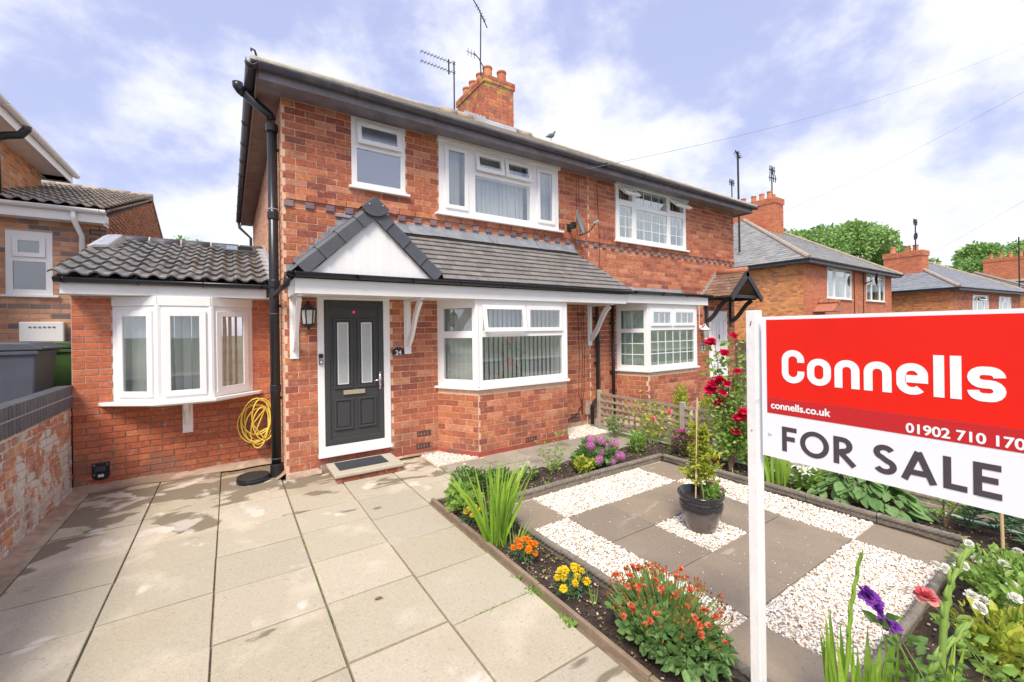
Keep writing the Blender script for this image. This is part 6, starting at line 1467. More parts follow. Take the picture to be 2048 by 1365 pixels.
# red rose bush
RO = [(-2.84, 1.54), (-3.11, 1.6), (-2.97, 1.39), (-3.15, 1.18), (-2.84, 1.0), (-2.79, .92), (-2.95, 1.07), (-3.02, 1.02), (-2.97, .90), (-2.91, .79), (-3.22, .72), (-3.13, .62), (-3.11, .46), (-2.80, 1.52), (-2.89, 1.06), (-3.20, .66), (-2.87, .78)]
fl_ = [(4.45+R.uniform(-.05, .02), y, z) for y, z in RO]
twiggy('rose_bush', 'tall rose bush with many deep red blooms in front of the white door', 'rose', (4.50, -3.0, SZ), [(4.5+R.uniform(-.05, .1), y, z-.02) for y, z in RO[:14]]+[(4.6, -2.72, 1.28), (4.6, -3.25, 1.45), (4.6, -3.3, 1.1), (4.62, -3.35, .9), (4.55, -3.2, 1.3), (4.6, -3.15, 1.0), (4.5, -3.3, .7)], LF_BRI, 32, .068, 24, STEMW, .007, .085, fl_, 'rose', PT_RED, .074)
bush('leafy_shrub', 'yellow green shrub growing among the stems of the red rose bush', 'shrub', (4.74, -3.22, -.1), (.16, .17, .42), 380, .07, LF_BRI, 33, 6, .6, hollow=.5)
for y, lb in ((-3.02, 'thin bamboo cane standing among the red rose stems'), (-2.55, 'thin bamboo cane behind the magenta shrub')):
    tag(obj('garden_cane', MB().tube([(4.52, y, -.1), (4.55, y+.03, .62)], .006, 6), CANE), lb, 'cane')
bush('copper_leaved_plant', 'low plant with copper brown and orange leaves by the rope edging', 'plant', (4.52, -2.68, SZ), (.15, .22, .08), 380, .045, mat('leaf_copper', [(.34, .10, .04), (.45, .20, .05), (.16, .10, .04), (.24, .28, .06)], .6, 20, .2, trans=.3), 34, 3, .5)
# behind the sign
t = thing('gladiolus_clump', 'upright bright green sword leaves behind the sign post by the rope edging', 'plant', (4.52, -3.52, SZ)); blades(t, (4.52, -3.50, SZ), 34, .30, .48, .15, .032, LF_IRI, 41, lean=.35, curl=.35)
t = bush('white_lily', 'white lilies above narrow bright leaves below the sale board', 'lily', (4.52, -3.82, SZ), (.10, .12, .12), 260, .085, LF_BRI, 42, 5, .3)[0]
for p in ((4.48, -3.74, .22), (4.46, -3.82, .20), (4.50, -3.88, .24), (4.47, -3.78, .27), (4.45, -3.85, .16)): flower('flower', 'lily', PT_WHT, p, .062, t, .9)
pe = thing('peony', 'wide peony with large glossy oval leaves below the sale board', 'peony', (4.62, -4.25, SZ)); rs2 = random.Random(8)
pm_ = []
for v in range(4):
    vs = []; Lf = .13; 
    for i in range(6):
        u = i/5; w2 = .040*sin(pi*min(1, u*.93+.05))**.75; z = -.25*Lf*u*u+.0
        vs += [(Lf*u, -w2, z+.010), (Lf*u, 0, z), (Lf*u, w2, z+.010)]
    fs = []
    for i in range(5): fs += [(3*i, 3*i+3, 3*i+4, 3*i+1), (3*i+1, 3*i+4, 3*i+5, 3*i+2)]
    pm_.append(mesh_from('leaf', vs, fs, [0]*len(fs), LF_PEO, True))
b = MB()
for k in range(95):
    a = rs2.uniform(0, 6.28); q = rs2.random()**.5; top = Vector((4.62+.26*q*cos(a), -4.28+.42*q*sin(a), .10+.30*(1-q*q*.9)*rs2.uniform(.6, 1)-.12*q))
    if top.z < -.02: top.z = 0
    if k % 4 == 0: b.tube([(4.62+.05*cos(a), -4.28+.1*sin(a), SZ), tuple(Vector((4.62, -4.28, 0)).lerp(top, .5)+Vector((0, 0, .06))), tuple(top)], .004, 5)
    for q_ in range(2): inst('leaf', pm_[k % 4], T(*(top+Vector((0, 0, -.01*q_)))) @ RZ(a+rs2.uniform(-.7, .7)+q_*.9) @ RY(rs2.uniform(.0, .75)) @ RX(rs2.uniform(-.3, .3)) @ Matrix.Scale(rs2.uniform(.75, 1.25), 4), pe)
obj('stem', b, STEM, pe)
twiggy('young_shrub', 'young shrub on a bare thin trunk against the fence below the sale board', 'shrub', (4.62, -4.84, -.06), ((4.64, -4.84, .28), (4.60, -4.95, .22)), LF_BRI, 43, .06, 7, STEMW, .009, .05)
t = thing('spiky_evergreen', 'dark evergreen with narrow whorled leaves at the foot of the fence', 'shrub', (4.62, -5.22, SZ)); rs3 = np.random.RandomState(9); PP = []; DD = []
for k in range(46):
    c_ = np.array([4.62+rs3.uniform(-.2, .2), -5.22+rs3.uniform(-.28, .25), rs3.uniform(-.0, .26)])
    for j in range(13):
        a = j*.48; PP.append(c_); DD.append((cos(a), sin(a), rs3.uniform(-.1, .8)))
leaves('foliage', PP, DD, rs3.uniform(.06, .10, len(PP)), LF_BLU, t, .17, 44)
tag(obj('garden_cane', MB().tube([(4.03, -5.25, -.06), (4.04, -5.24, .40), (4.03, -5.24, .50)], .0095, 8), CANE), 'pale cane standing in the bed below the right end of the sale board', 'cane')
# white roses and loose foliage, lower corner of the picture
t = bush('white_rose_bush', 'sprawling rose bush with open white blooms beyond the rope edging', 'rose', (3.45, -5.42, SZ), (.58, .36, .15), 1500, .055, LF_BRI, 51, 16, .5, hollow=.15, stem_m=STEMW)[0]
for k in range(15): flower('flower', 'rose', PT_WHT, (3.4+R.uniform(-.5, .5), -5.35+R.uniform(-.22, .25), .14+R.uniform(-.04, .10)), .030, t, .7)
for p in ((2.72, -5.30, .26), (2.78, -5.33, .23), (2.66, -5.34, .24)): flower('flower', 'rose', PT_WHT, p, .034, t, .7)
bush('ground_plant', 'pale green low plant with yellow leaves beside the white roses', 'plant', (2.75, -5.42, SZ), (.30, .22, .12), 480, .06, LF_YEL, 52, 8, .5, hollow=.2)
t = twiggy('pink_rose', 'single rose stem with one large salmon pink bloom by the rope edging', 'rose', (2.36, -5.52, SZ), ((2.14, -5.26, .42), (2.24, -5.35, .25), (2.30, -5.45, .15)), LF_BRI, 53, .06, 9, STEM, .005, .04, ((2.13, -5.25, .44),), 'rose', PT_PNK, .058)
t = twiggy('purple_rose', 'slender rose with ruffled purple blooms in the near flower bed', 'rose', (1.86, -5.42, SZ), ((1.66, -5.18, .56), (1.72, -5.22, .48), (1.76, -5.28, .30), (1.84, -5.34, .36), (1.80, -5.3, .2)), LF_MID, 54, .06, 8, STEM, .005, .04,
     ((1.655, -5.175, .575), (1.675, -5.19, .55), (1.64, -5.17, .60), (1.66, -5.20, .535), (1.715, -5.215, .465), (1.735, -5.23, .45)), 'rose', PT_PUR, .032)
t = thing('gladiolus', 'sword shaped gladiolus leaves with one tall slim bud spike in the near bed', 'gladiolus', (1.62, -5.20, SZ))
blades(t, (1.60, -5.15, SZ), 30, .34, .60, .15, .036, LF_IRI, 61, lean=.22, curl=.25)
def spike(t, pts, r, m):
    b = MB(); b.tube(pts, [r*(.55+.5*sin(pi*min(1, .15+i/(len(pts)-1)))) for i in range(len(pts))], 7); 
    n = 9
    for k in range(n):
        u = .42+.56*k/n; i = min(len(pts)-2, int(u*(len(pts)-1))); p = Vector(pts[i]).lerp(Vector(pts[i+1]), u*(len(pts)-1)-i); d = (Vector(pts[i+1])-Vector(pts[i])).normalized(); s = d.cross(Vector((.5, 1, 0))).normalized()*(1 if k % 2 else -1)
        b.tube([p, p+d*.035+s*r*1.1, p+d*.075+s*r*.9], [r*.6, r*.75*(1-.4*k/n), r*.08], 6)
    obj('bud_spike', b, m, t, smooth=True)
spike(t, [(1.52, -5.10, 0), (1.55, -5.13, .3), (1.57, -5.14, .55), (1.605, -5.165, .77)], .0075, LF_IRI)
t = thing('gladiolus', 'gladiolus with two thick leaning pale green bud spikes, nearest the camera', 'gladiolus', (1.86, -5.40, SZ))
spike(t, [(1.84, -5.36, 0), (1.86, -5.35, .30), (1.885, -5.355, .50), (1.91, -5.37, .64), (1.975, -5.41, .78)], .013, LF_BRI)
spike(t, [(1.76, -5.32, 0), (1.78, -5.31, .20), (1.85, -5.34, .34), (1.96, -5.41, .48)], .013, LF_BRI)
blades(t, (1.82, -5.34, SZ), 26, .26, .48, .13, .034, LF_IRI, 62, lean=.4, curl=.3)
# flame dahlia bush
dc = (1.44, -4.34, SZ)
t, P = bush('dahlia_bush', 'rounded bush of flame red and orange flowers and buds spilling over the edging', 'dahlia', dc, (.31, .33, .13), 2300, .05, LF_PEO, 71, 12, .72, hollow=.25, up=.35)
b = MB(); rs4 = random.Random(12)
for k in range(300):
    a = rs4.uniform(0, 6.28); q = sqrt(rs4.random()); x = dc[0]+.30*q*cos(a); y = dc[1]+.35*q*sin(a)+.0; hgt = .10+.185*sqrt(max(0, 1-q*q*.85))+rs4.uniform(-.01, .045)+(-.005 if y > dc[1]+.05 else -.01)
    b.tube([(dc[0]+(x-dc[0])*.7, dc[1]+(y-dc[1])*.7, hgt-.10), (x, y, hgt)], .0018, 4)
    if k < 52: flower('flower', 'daisy', PT_DAH, (x, y, hgt), rs4.uniform(.017, .024), t, .9)
    else: flower('bud', 'bud', PT_BUD if k % 3 else PT_DAH, (x, y, hgt), rs4.uniform(.009, .016), t, .5)
obj('flower_stems', b, STEM, t)
# weeds in the joints
def tuft(x, y, n, h, seed, label):
    rr = np.random.RandomState(seed); P = np.stack([x+rr.uniform(-.04, .04, n), y+rr.uniform(-.05, .05, n), np.full(n, GZ-.02)], 1); D = rr.normal(size=(n, 3))*.6; D[:, 2] = 1
    o = leaves('weed_tuft', P, D, h*rr.uniform(.5, 1.2, n), LF_BRI, None, .22, seed); tag(o, label, 'weed', kind='stuff')
tuft(1.15, -3.50, 60, .045, 1, 'small green weeds by the edging at the end of a slab joint'); tuft(1.14, -3.86, 90, .05, 2, 'grassy weeds growing against the edging board'); tuft(1.15, -3.30, 40, .04, 3, 'tiny weeds between paving and edging near the orange flowers')
rr = np.random.RandomState(6); Pm = []
for x, y0, y1, n in ((-.046, -3.4, -1.8, 260), (-1.268, -1.3, -.3, 200), (.545, -3.5, -3.0, 50), (-.662, -3.4, -1.6, 90)):
    for _ in range(n):
        y = rr.uniform(y0, y1)
        if mnoise.noise(Vector((x, y*3.5, 2))) > .10: Pm.append((x+rr.normal()*.006, y, GZ-.02))
for _ in range(120): Pm.append((rr.uniform(.6, 1.1), -3.487+rr.normal()*.006, GZ-.012))
Pm = np.array(Pm); D = rr.normal(size=Pm.shape); D[:, 2] = abs(D[:, 2])+.6
leaves('moss', Pm, D, rr.uniform(.010, .024, len(Pm)), LF_BRI, None, .5, 6, kind='stuff', label='moss and tiny weeds growing in the joints of the paving slabs')
n = 420; rr = np.random.RandomState(16); q_ = np.concatenate([np.stack([rr.uniform(1.22, 1.54, n//3), rr.uniform(-5.5, -1.7, n//3)], 1), np.stack([rr.uniform(1.5, 4.9, n//3), rr.uniform(-2.1, -1.52, n//3)], 1), np.stack([rr.uniform(4.32, 4.95, n//3), rr.uniform(-5.3, -2.1, n//3)], 1)])
D = rr.normal(size=(len(q_), 3)); D[:, 2] *= .15
leaves('leaf_litter', np.column_stack([q_, np.full(len(q_), -.038)]), D, rr.uniform(.012, .035, len(q_)), mat('dry_leaf', [(.34, .22, .10), (.20, .12, .06), (.42, .34, .16), (.16, .22, .06)], .8, 20, .2), None, .5, 17, kind='stuff', label='dry leaf litter scattered over the dark soil of the beds')
P = np.column_stack([q_[::3]+rr.normal(size=(len(q_[::3]), 2))*.02, np.full(len(q_[::3]), -.05)]); P = np.repeat(P, 5, 0)+rr.normal(size=(5*len(P), 3))*[.008, .008, .002]; D = rr.normal(size=P.shape); D[:, 2] = .7
leaves('seedlings', P, D, rr.uniform(.012, .03, len(P)), LF_BRI, None, .5, 18, kind='stuff', label='tiny green weed seedlings sprouting in the flower beds')
# fallen leaves
for i, (x, y, m_) in enumerate(((.22, -2.98, REDT), (-1.74, -.42, CANE), (-1.68, -.50, LF_BRI), (-1.8, -.56, CANE))):
    o = leaves('fallen_leaf', [(x, y, GZ+.008)]*2, [(1, .3*j-.2, .12) for j in (0, 1)], np.array([.06, .045]), m_, None, .4, 80+i)
    tag(o, ('curled brown leaf lying in the middle of the drive', 'dry straw coloured leaf scrap near the garden wall', 'yellow green leaf scrap near the garden wall', 'brown stalk scrap close to the garden wall')[i], 'leaf')
# potted conifer
pt = thing('plant_pot', 'glossy black glazed plant pot standing on the central gravel square', 'plant pot', (2.91, -3.62, -.08))
obj('pot', MB().lathe([(.115, 0), (.122, .01), (.150, .10), (.178, .19), (.188, .245), (.180, .262), (.176, .272), (.190, .29), (.196, .305), (.196, .318), (.188, .325), (.176, .318), (.168, .27), (.15, .26)], (2.91, -3.62, -.072), 40, caps=False), POTM, pt, smooth=True)
obj('compost', MB().lathe([(.17, .262), (.09, .272), (.01, .27)], (2.91, -3.62, -.072), 24, caps=False), SOIL, pt)
t = thing('young_conifer', 'feathery yellow green young tree growing in the black pot', 'conifer', (2.92, -3.62, .2)); rs5 = np.random.RandomState(15); PP = []; DD = []
b = MB(); b.tube([(2.92, -3.62, .19), (2.915, -3.62, .5), (2.91, -3.62, .80)], [.008, .006, .003], 6)
for k in range(42):
    z = .33+.47*k/42; a = k*2.4; r0 = .165*(1-.6*(z-.30)/.5)*rs5.uniform(.55, 1.25)
    p0 = np.array([2.917, -3.62, z]); a += rs5.uniform(-.5, .5); p1 = p0+np.array([r0*cos(a), r0*sin(a), .10*rs5.random()-.02]); b.tube([tuple(p0), tuple(p1)], .002, 4)
    for j in range(48):
        u = .2+.8*j/48; p = p0+(p1-p0)*u; s_ = 1 if j % 2 else -1; PP.append(p); DD.append((cos(a)*.5+rs5.normal()*.7, sin(a)*.5+rs5.normal()*.7, rs5.uniform(-.7, .8)))
obj('trunk', b, STEMW, t); leaves('foliage', PP, DD, rs5.uniform(.03, .06, len(PP)), LF_YEL, t, .30, 72)
stemmed('pot_pansy', 'low pansies and round leaves at the rim of the black pot', 'pansy', (3.0, -3.69, .20), [(3.0, -3.76, .30), (3.05, -3.73, .29), (2.96, -3.78, .28), (3.03, -3.66, .33), (2.98, -3.68, .335)], 'daisy', PT_HYD, .018, LF_BRI, 240, .045, (.09, .075, .05), 73, wr=.9)
t = thing('pot_grass', 'short upright green shoots in the middle of the black pot', 'plant', (2.9, -3.62, .2)); blades(t, (2.90, -3.66, .19), 6, .12, .26, .03, .012, LF_BRI, 74, lean=.1)
tag(obj('garden_cane', MB().tube([(2.80, -3.64, .17), (2.83, -3.635, .65), (2.86, -3.63, 1.09)], .006, 6), CANE), 'tall thin bamboo cane standing in the black pot', 'cane')

# ---- next door front garden, seen through the trellis
for c_, rd, n, lf, sd, lb in (((5.62, -1.58, -.17), (.13, .13, .50), 1500, LF_YEL, 81, 'tall bright yellow conifer spike behind the trellis'), ((5.70, -1.98, -.17), (.15, .15, .42), 1400, LF_YEL, 82, 'second shorter yellow conifer spike nearer the planter'),
                              ((5.50, -1.15, -.17), (.28, .24, .30), 1000, LF_YEL, 83, 'low spreading yellow shrub behind the first trellis panel')):
    bush('golden_conifer', lb, 'conifer', c_, rd, n, .045, lf, sd, 4, .5, hollow=.45, up=.8, stem_m=STEMW)
for c_, rd, n, lf, sd, lb in (((5.55, -2.75, -.17), (.30, .35, .26), 900, LF_MID, 84, 'mid green shrub behind the second trellis panel'), ((5.65, -3.5, -.17), (.35, .4, .30), 1000, LF_BRI, 85, 'bright green shrub behind the sign post and trellis'), ((5.9, -4.6, -.17), (.5, .5, .22), 800, LF_YEL, 86, 'yellow green low shrub behind the third trellis panel')):
    bush('shrub', lb, 'shrub', c_, rd, n, .06, lf, sd, 5, .5)
plr = thing('planter', 'pale green round planter with orange flowers behind the trellis', 'planter', (6.2, -1.77, -.17))
obj('bowl', MB().lathe([(.12, 0), (.15, .2), (.2, .52), (.22, .60), (.20, .60), (.18, .5)], (6.2, -1.77, -.17), 20), PLANTER, plr, smooth=False)
stemmed('bedding_flowers', 'small orange flowers growing in the pale green planter', 'flowers', (6.2, -1.77, .40), dome((6.2, -1.77, .40), (.17, .17, .06), 16, 5), 'pompon', PT_ORA, .03, LF_MID, 260, .05, (.18, .18, .06), 87)
b = MB(); b.box(9.0, 9.9, -7, -.05, -.3, -.14); obj('neighbour_path', b, SLABP, kind='structure')

bf = thing('board_fence', 'dark brown close boarded fence between the pair and the orange brick house', 'fence', (15, .7, -.4))
b = MB(); n = 90
for i in range(n):
    x = 10.26+(20.85-10.26)*i/n; b.box(x+.003, x+.114, .68+.008*(i % 2), .70+.008*(i % 2), -.55, 1.32+.01*R.random())
DFW = mat('dark_fence_wood', [(.13, .075, .05), (.17, .10, .065), (.10, .06, .045)], .85, 12, .3, .3, 50)
obj('boards', b, DFW, bf, kind='stuff')
for i in range(6): x = 10.3+i*2.1; obj('post', MB().box(x, x+.09, .71, .80, -.6, 1.36), DFW, bf)
obj('rail', MB().box(10.26, 20.85, .712, .75, 1.05, 1.13), DFW, bf)
# ================================================================== HOUSES FURTHER DOWN THE STREET
def far_house(name, label, org, ang, W, Dp, ze, pitch, brick_f, brick_s, roof_m, wins, C_=.088, fs=1.0, doorhood=None, hipmat=RIDO, zg=-.6, chim=None, chim_l=None, eave_left=True):
    H = thing(name, label, 'house', (org[0], org[1], zg)); Mh = T(org[0], org[1], 0) @ RZ(radians(ang))
    b = MB(Mh); b.panel(0, W, zg, ze, [w_[:4] for w_ in wins], 0, .22); b.panel(0, Dp, zg, ze, [], 0, .2, M=Mh @ T(0, Dp, 0) @ RZ(-pi/2)); b.box(W-.2, W, .23, Dp, zg, ze); obj('wall', b, MORT_N, H)
    P = Pieces(); bricks(P, Mh, 0, W, zg+.2, ze-.02, [w_[:4] for w_ in wins], C_, .2365*fs, proud=.008, zb=zg+.2); P.flush('brick', brick_f, H, brick_gen, 0, 'front_brickwork')
    P = Pieces(); bricks(P, Mh @ T(0, Dp, 0) @ RZ(-pi/2), 0, Dp, zg+.2, ze-.02, [], C_, .2365*fs, proud=.008, zb=zg+.2); P.flush('side_brick', brick_s, H, brick_gen, 300, 'side_brickwork')
    for w_ in wins:
        u0, u1, z0, z1 = w_[:4]; a = (u1-u0); ls = [dict(b=(u0+.08, u0+a*.24, z0+.08, z1-.08)), dict(b=(u0+a*.30, u0+a*.70, z0+.08, z0+(z1-z0)*.62)), dict(b=(u0+a*.30, u0+a*.70, z0+(z1-z0)*.70, z1-.08), k='c', tilt=w_[4] if len(w_) > 4 else 0), dict(b=(u0+a*.76, u1-.08, z0+.08, z1-.08))]
        f_ = window(H, Mh, u0, u1, z0, z1, ls, d=(-.03, .06), glass=GLASS_R, sill=(u0-.08, u1+.08, z0, .06)); curtain(f_, Mh, u0+.1, u0+a*.45, z0+.05, z1-.05, .2, freq=18); curtain(f_, Mh, u1-a*.3, u1-.1, z0+.05, z1-.05, .2, freq=18)
    e = .38; b = MB(Mh); b.box(-e, W+e, -e, -.003, ze-.03, ze); b.box(-e, W+e, -e-.03, -e, ze-.05, ze+.12); b.box(-e, -.003, -e, Dp+e, ze-.029, ze); b.box(-e-.03, -e-.001, -e-.03, Dp+e, ze-.05, ze+.121); obj('eaves', b, GUT, H)
    p0 = Mh @ Vector((-e-.05, -e-.08, ze+.13)); p1 = Mh @ Vector((W+e, -e-.08, ze+.13)); gutter(H, p0, p1, .06, GUT, brk=1.5); gutter(H, Mh @ Vector((-e-.08, Dp+e, ze+.13)), Mh @ Vector((-e-.08, -e-.1, ze+.13)), .06, GUT, brk=1.5)
    run = Dp/2+e; rz = ze+.12+run*pitch; y0, y1 = -e, Dp+e; x0, x1 = -e, W+e; ym = Dp/2
    b = MB(Mh); b.add([(x0, y0, ze+.12), (x1, y0, ze+.12), (x1-run, ym, rz), (x0+run, ym, rz)], [(0, 1, 2, 3)]); b.add([(x0, y1, ze+.12), (x0, y0, ze+.12), (x0+run, ym, rz)], [(0, 1, 2)]); b.add([(x1, y0, ze+.12), (x1, y1, ze+.12), (x1-run, ym, rz)], [(0, 1, 2)]); b.add([(x1, y1, ze+.12), (x0, y1, ze+.12), (x0+run, ym, rz), (x1-run, ym, rz)], [(0, 1, 2, 3)])
    rf = obj('roof', b, roof_m, H); cz = sqrt(1+pitch*pitch)
    for o_, u_, up_, rng in (((x0, y0-.03, ze+.115), (1, 0, 0), (0, 1, pitch), lambda v: (v/cz, x1-x0-v/cz)), ((x0-.03, y1, ze+.115), (0, -1, 0), (1, 0, pitch), lambda v: (v/cz, y1-y0-v/cz))):
        Ms = Mh @ slope_frame(o_, u_, up_); P = Pieces(); tile_rows(P, Ms, int(run*cz/.23), .23, .36, .014, rng, tilt=.055, jit=.005); P.flush('slate', roof_m, rf, box_gen, 150 if u_[0] == 0 else 0, 'slates')
    b = MB(Mh); b.tube([(x0, y0, ze+.16), (x0+run, ym, rz+.05)], .11, 8); b.tube([(x0+run, ym, rz+.05), (x1-run, ym, rz+.05)], .11, 8); b.tube([(x1, y0, ze+.16), (x1-run, ym, rz+.05)], .11, 8); obj('ridge', b, hipmat, rf)
    if chim:
        for (cx_, cy_, cw, cdp, zb_, zt_, pots) in chim:
            b = MB(Mh); b.box(cx_+.005, cx_+cw-.005, cy_+.005, cy_+cdp-.005, zb_, zt_); b.box(cx_-.02, cx_+cw+.02, cy_-.02, cy_+cdp+.02, zb_, zb_+.25); co = obj('chimney', b, MORT_N, H); P = Pieces()
            Mc = Mh @ T(cx_, cy_, 0); bricks(P, Mc, 0, cw, zb_, zt_-.3, [], C_, .2365, proud=.01); bricks(P, Mh @ T(cx_, cy_+cdp, 0) @ RZ(-pi/2), 0, cdp, zb_, zt_-.3, [], C_, .2365, proud=.01)
            Mc = Mh @ T(cx_-.05, cy_-.05, 0); bricks(P, Mc, 0, cw+.1, zt_-.352, zt_, [], C_, .2365, D=.04, zb=zt_-.352); bricks(P, Mh @ T(cx_-.05, cy_+cdp+.05, 0) @ RZ(-pi/2), 0, cdp+.1, zt_-.352, zt_, [], C_, .2365, D=.04, zb=zt_-.352)
            P.flush('brick', B_CH if zt_ < 8.8 and C_ > .08 and False else B_ORR, co, brick_gen, 0, 'chimney_brickwork')
            for (px_, py_, ph) in pots: obj('chimney_pot', MB(Mh).lathe([(.15, 0), (.13, ph*.8), (.155, ph*.85), (.155, ph), (.12, ph), (.11, 0)], (px_, py_, zt_), 10), POT, co)
    return H, Mh
w2z = (3.03, 4.53)
H2, M2h = far_house('brick_house', 'orange brick house with grey slate roof and black satellite dish', (20.95, 2.72), 0, 11.9, 11.0, 4.55, .636, B_ORR, B_ORG, SLATE2,
    [(2.55, 5.55, *w2z), (7.7, 10.6, *w2z)], chim=[(5.3, 3.55, 1.1, 2.5, 6.5, 9.35, [(5.6, 3.95, .45), (5.6, 4.4, .42), (5.65, 4.9, .42), (5.6, 5.5, .42), (6.1, 4.0, .35)])])
b = MB(M2h); b.lathe([(0.02, 0), (.25, .04), (.38, .12)], (0, 0, 0), 18, M=M2h @ T(7.45, -.45, 4.15) @ RX(pi/2) @ RY(.3)); b.tube([(7.45, -.02, 3.95), (7.45, -.35, 4.1)], .03, 6); obj('satellite_dish', b, BLACK2, H2)
b = MB(M2h); [b.tube([(x, -.02, 4.5), (x, -.02, 1.0)], .025, 5) for x in (5.95, 7.25)]; obj('wall_cable', b, BLACK2, H2)
hp = MB(M2h); hp.prism([(.9, 2.35), (1.6, 2.75), (2.3, 2.35)], 'y', -.8, -.02); hh_ = obj('door_hood', hp, RIDR, H2)
for i in range(4): obj('hood_tile', MB(M2h).tube([(1.6, -.82+i*.2, 2.78), (1.6, -.64+i*.2, 2.78)], .12, 8), RIDR, hh_)
a4 = thing('television_aerial', 'very tall thin mast aerial rising behind the eaves end', 'aerial', (24.5, 8.0, 8)); obj('mast', MB().tube([(21.8, 6.0, 5.6), (21.75, 6.0, 10.9)], .05, 6), BLACK2, a4); b = MB(); b.tube([(21.5, 6, 10.9), (21.75, 6, 10.75), (21.95, 6, 10.6)], .03, 4); yagi(b, (21.55, 6, 10.85), (.6, 0, -.4), .5, 4, .15, .02); obj('elements', b, BLACK2, a4)
a5 = thing('television_aerial', 'two tier aerial standing on the orange brick chimney stack', 'aerial', (26.6, 6.4, 9)); obj('mast', MB().tube([(26.7, 6.6, 8.6), (26.7, 6.6, 11.2)], .035, 6), BLACK2, a5); b = MB(); yagi(b, (26.4, 6.6, 11.1), (1, 0, 0), .7, 4, .25, .025, True); yagi(b, (26.35, 6.6, 10.6), (1, -.1, 0), .75, 4, .22, .025, True); obj('elements', b, BLACK2, a5)
a6 = thing('television_aerial', 'short stubby aerial at the far end of the orange brick chimney', 'aerial', (25.6, 8.6, 9)); obj('mast', MB().tube([(25.9, 8.6, 8.9), (25.9, 8.6, 10.9)], .035, 6), BLACK2, a6); b = MB(); yagi(b, (25.6, 8.6, 10.8), (1, 0, 0), .6, 4, .2, .025, True); obj('elements', b, BLACK2, a6)
H3, M3h = far_house('brick_house', 'further house with blue grey hipped roof and orange brick side wall', (35.1, .50), -6.3, 12, 7.2, 3.72, .60, B_MAIN, B_ORG, SLATE3,
    [(3.0, 5.6, 2.35, 3.5, 30), (7.6, 9.9, 2.35, 3.5)], chim=[(1.6, 1.9, 1.0, 2.0, 4.5, 6.55, [(1.9, 2.3, .4), (1.9, 2.7, .4), (1.9, 3.5, .45)])], zg=-1.2)
a7 = thing('television_aerial', 'aerial on the chimney of the blue grey roofed house', 'aerial', (36.3, 2, 7)); obj('mast', MB(M3h).tube([(1.6, 2.2, 6.4), (1.6, 2.2, 8.5)], .035, 6), BLACK2, a7); b = MB(M3h); yagi(b, (1.3, 2.2, 8.4), (1, 0, 0), .6, 4, .2, .025, True); yagi(b, (1.4, 2.2, 7.4), (1, 0, .3), .5, 3, .2, .04, True); obj('elements', b, BLACK2, a7)
H4, M4h = far_house('brick_house', 'most distant house with brown tiled roof and wide brick chimney', (62.2, .5), -6.3, 12, 9, 4.9, .45, B_ORR, B_ORG, PANT, [], chim=[(5.0, 1.0, 1.6, 3.0, 6.0, 8.6, [(5.4, 1.4, .5), (5.4, 2.1, .5), (5.4, 2.8, .5), (5.4, 3.5, .5)])], zg=-2)
a8 = thing('television_aerial', 'slim aerial pole before the most distant chimney', 'aerial', (55, 3, 7)); obj('mast', MB().tube([(60.0, .6, 5.0), (60.0, .6, 9.6)], .05, 5), BLACK2, a8)

# the street side behind the photographer, seen only mirrored in the window panes
b = MB(); b.box(-30, 60, -9.2, -7.21, -.5, -.03); obj('pavement', b, SLABP, kind='structure')
b = MB(); b.box(-60, 90, -15.5, -9.3, -.55, -.14); obj('road', b, ASPH, kind='structure')
b = MB(); b.box(-60, 90, -17.5, -15.6, -.5, -.03); obj('far_pavement', b, SLABP, kind='structure')
H5, M5h = far_house('brick_house', 'pale brick house across the road, seen only mirrored in the panes', (11.0, -24.0), 180, 13, 8, 4.6, .6, B_ORR, B_ORG, SLATE2, [(1.5, 4.0, 3.2, 4.4), (8.5, 11, 3.2, 4.4), (1.5, 4.0, .9, 2.2), (8.5, 11, .9, 2.2)])

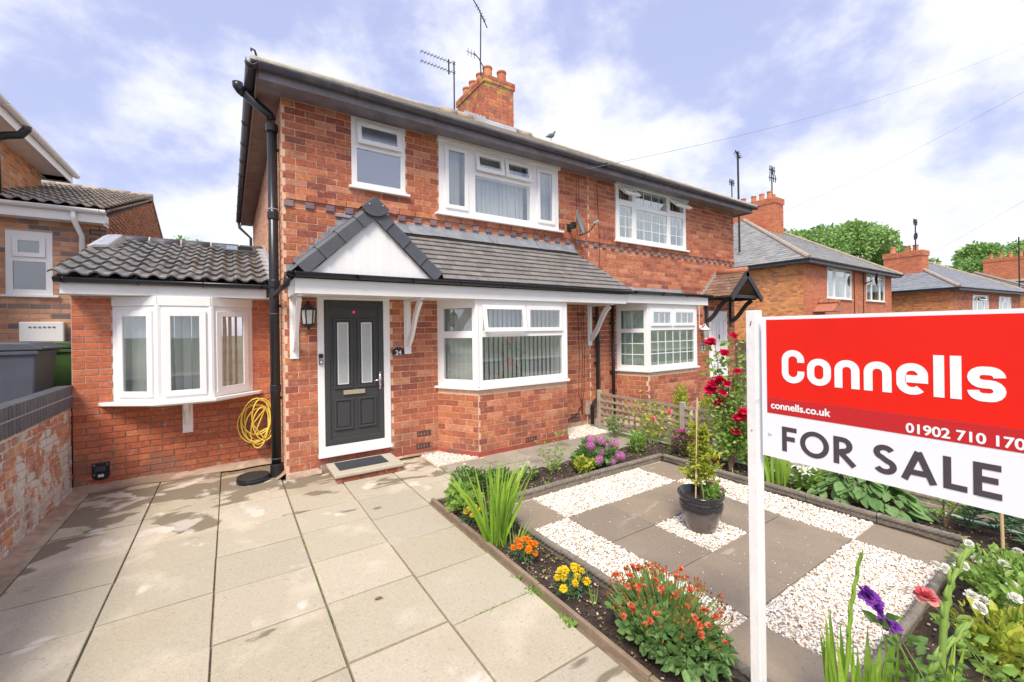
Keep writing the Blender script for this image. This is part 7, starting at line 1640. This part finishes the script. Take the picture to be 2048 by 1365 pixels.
# ================================================================== TREES
def tree(label, c, h, rad, n, ls, seed, m=LF_TREE, trunk=.3, zb=None, blobs=26):
    t = thing('tree', label, 'tree', c); rs = np.random.RandomState(seed); zc = c[2]+h-rad[2]; PP = []; DD = []; b = MB()
    b.tube([(c[0], c[1], c[2]), (c[0]+.1, c[1], c[2]+h*.35), (c[0], c[1]+.1, c[2]+h*.65)], [trunk, trunk*.75, trunk*.4], 8)
    for k in range(blobs):
        d = rs.normal(size=3); d /= np.linalg.norm(d); d[2] = abs(d[2])*1.0-.25; q = np.array([c[0], c[1], zc])+d*np.array(rad)*rs.uniform(.45, .80)
        r = np.array(rad)*rs.uniform(.20, .40)
        P, D = blob_points(n//blobs, q, r, rs, .55, 9); PP.append(P); DD.append(D*.6+rs.normal(size=D.shape)*.6)
        b.tube([(c[0], c[1], c[2]+h*.45), tuple((np.array([c[0], c[1], c[2]+h*.5])+q)/2+rs.normal(size=3)*.2), tuple(q)], [trunk*.4, trunk*.22, trunk*.08], 5)
    obj('trunk', b, BARK, t); PP = np.concatenate(PP); DD = np.concatenate(DD); leaves('crown', PP, DD, ls*rs.uniform(.6, 1.3, len(PP)), m, t, .7, seed)
tree('broad leafy green tree behind the orange brick house', (71.5, 18.5, -2), 19.4, (7.5, 7.5, 5.2), 15000, .42, 101)
tree('second broad tree beside the chimney of the orange brick house', (63.0, 22.5, -2), 18.0, (5.5, 5.5, 4.8), 11000, .42, 102)
tree('lower rounded tree filling the gap between the slate roofs', (80.0, 14.0, -2), 15.6, (5.5, 5.5, 4.6), 9000, .45, 103)
tree('tree with thin open crown behind the most distant chimney', (100.0, 9.0, -2), 17.6, (4.0, 4.0, 4.4), 6500, .5, 104)
tree('tree with loose crown at the far end of the street', (106.0, 4.0, -2), 18.0, (5.5, 5.5, 5.0), 11000, .5, 105)
tree('low dark tree beyond the far grey roofs', (92.0, 15.0, -2), 11.5, (5, 5, 4), 8000, .5, 106, LF_TRD)
tree('small bright green treetop showing above the side extension', (-2.6, 31.5, -1), 9.9, (1.5, 1.5, 1.7), 3000, .22, 107, LF_TREE, .15)
tree('low treetop beside the small bright tree above the extension', (-.9, 33.0, -1), 8.9, (.9, .9, .9), 1000, .2, 108, LF_TRD, .1)
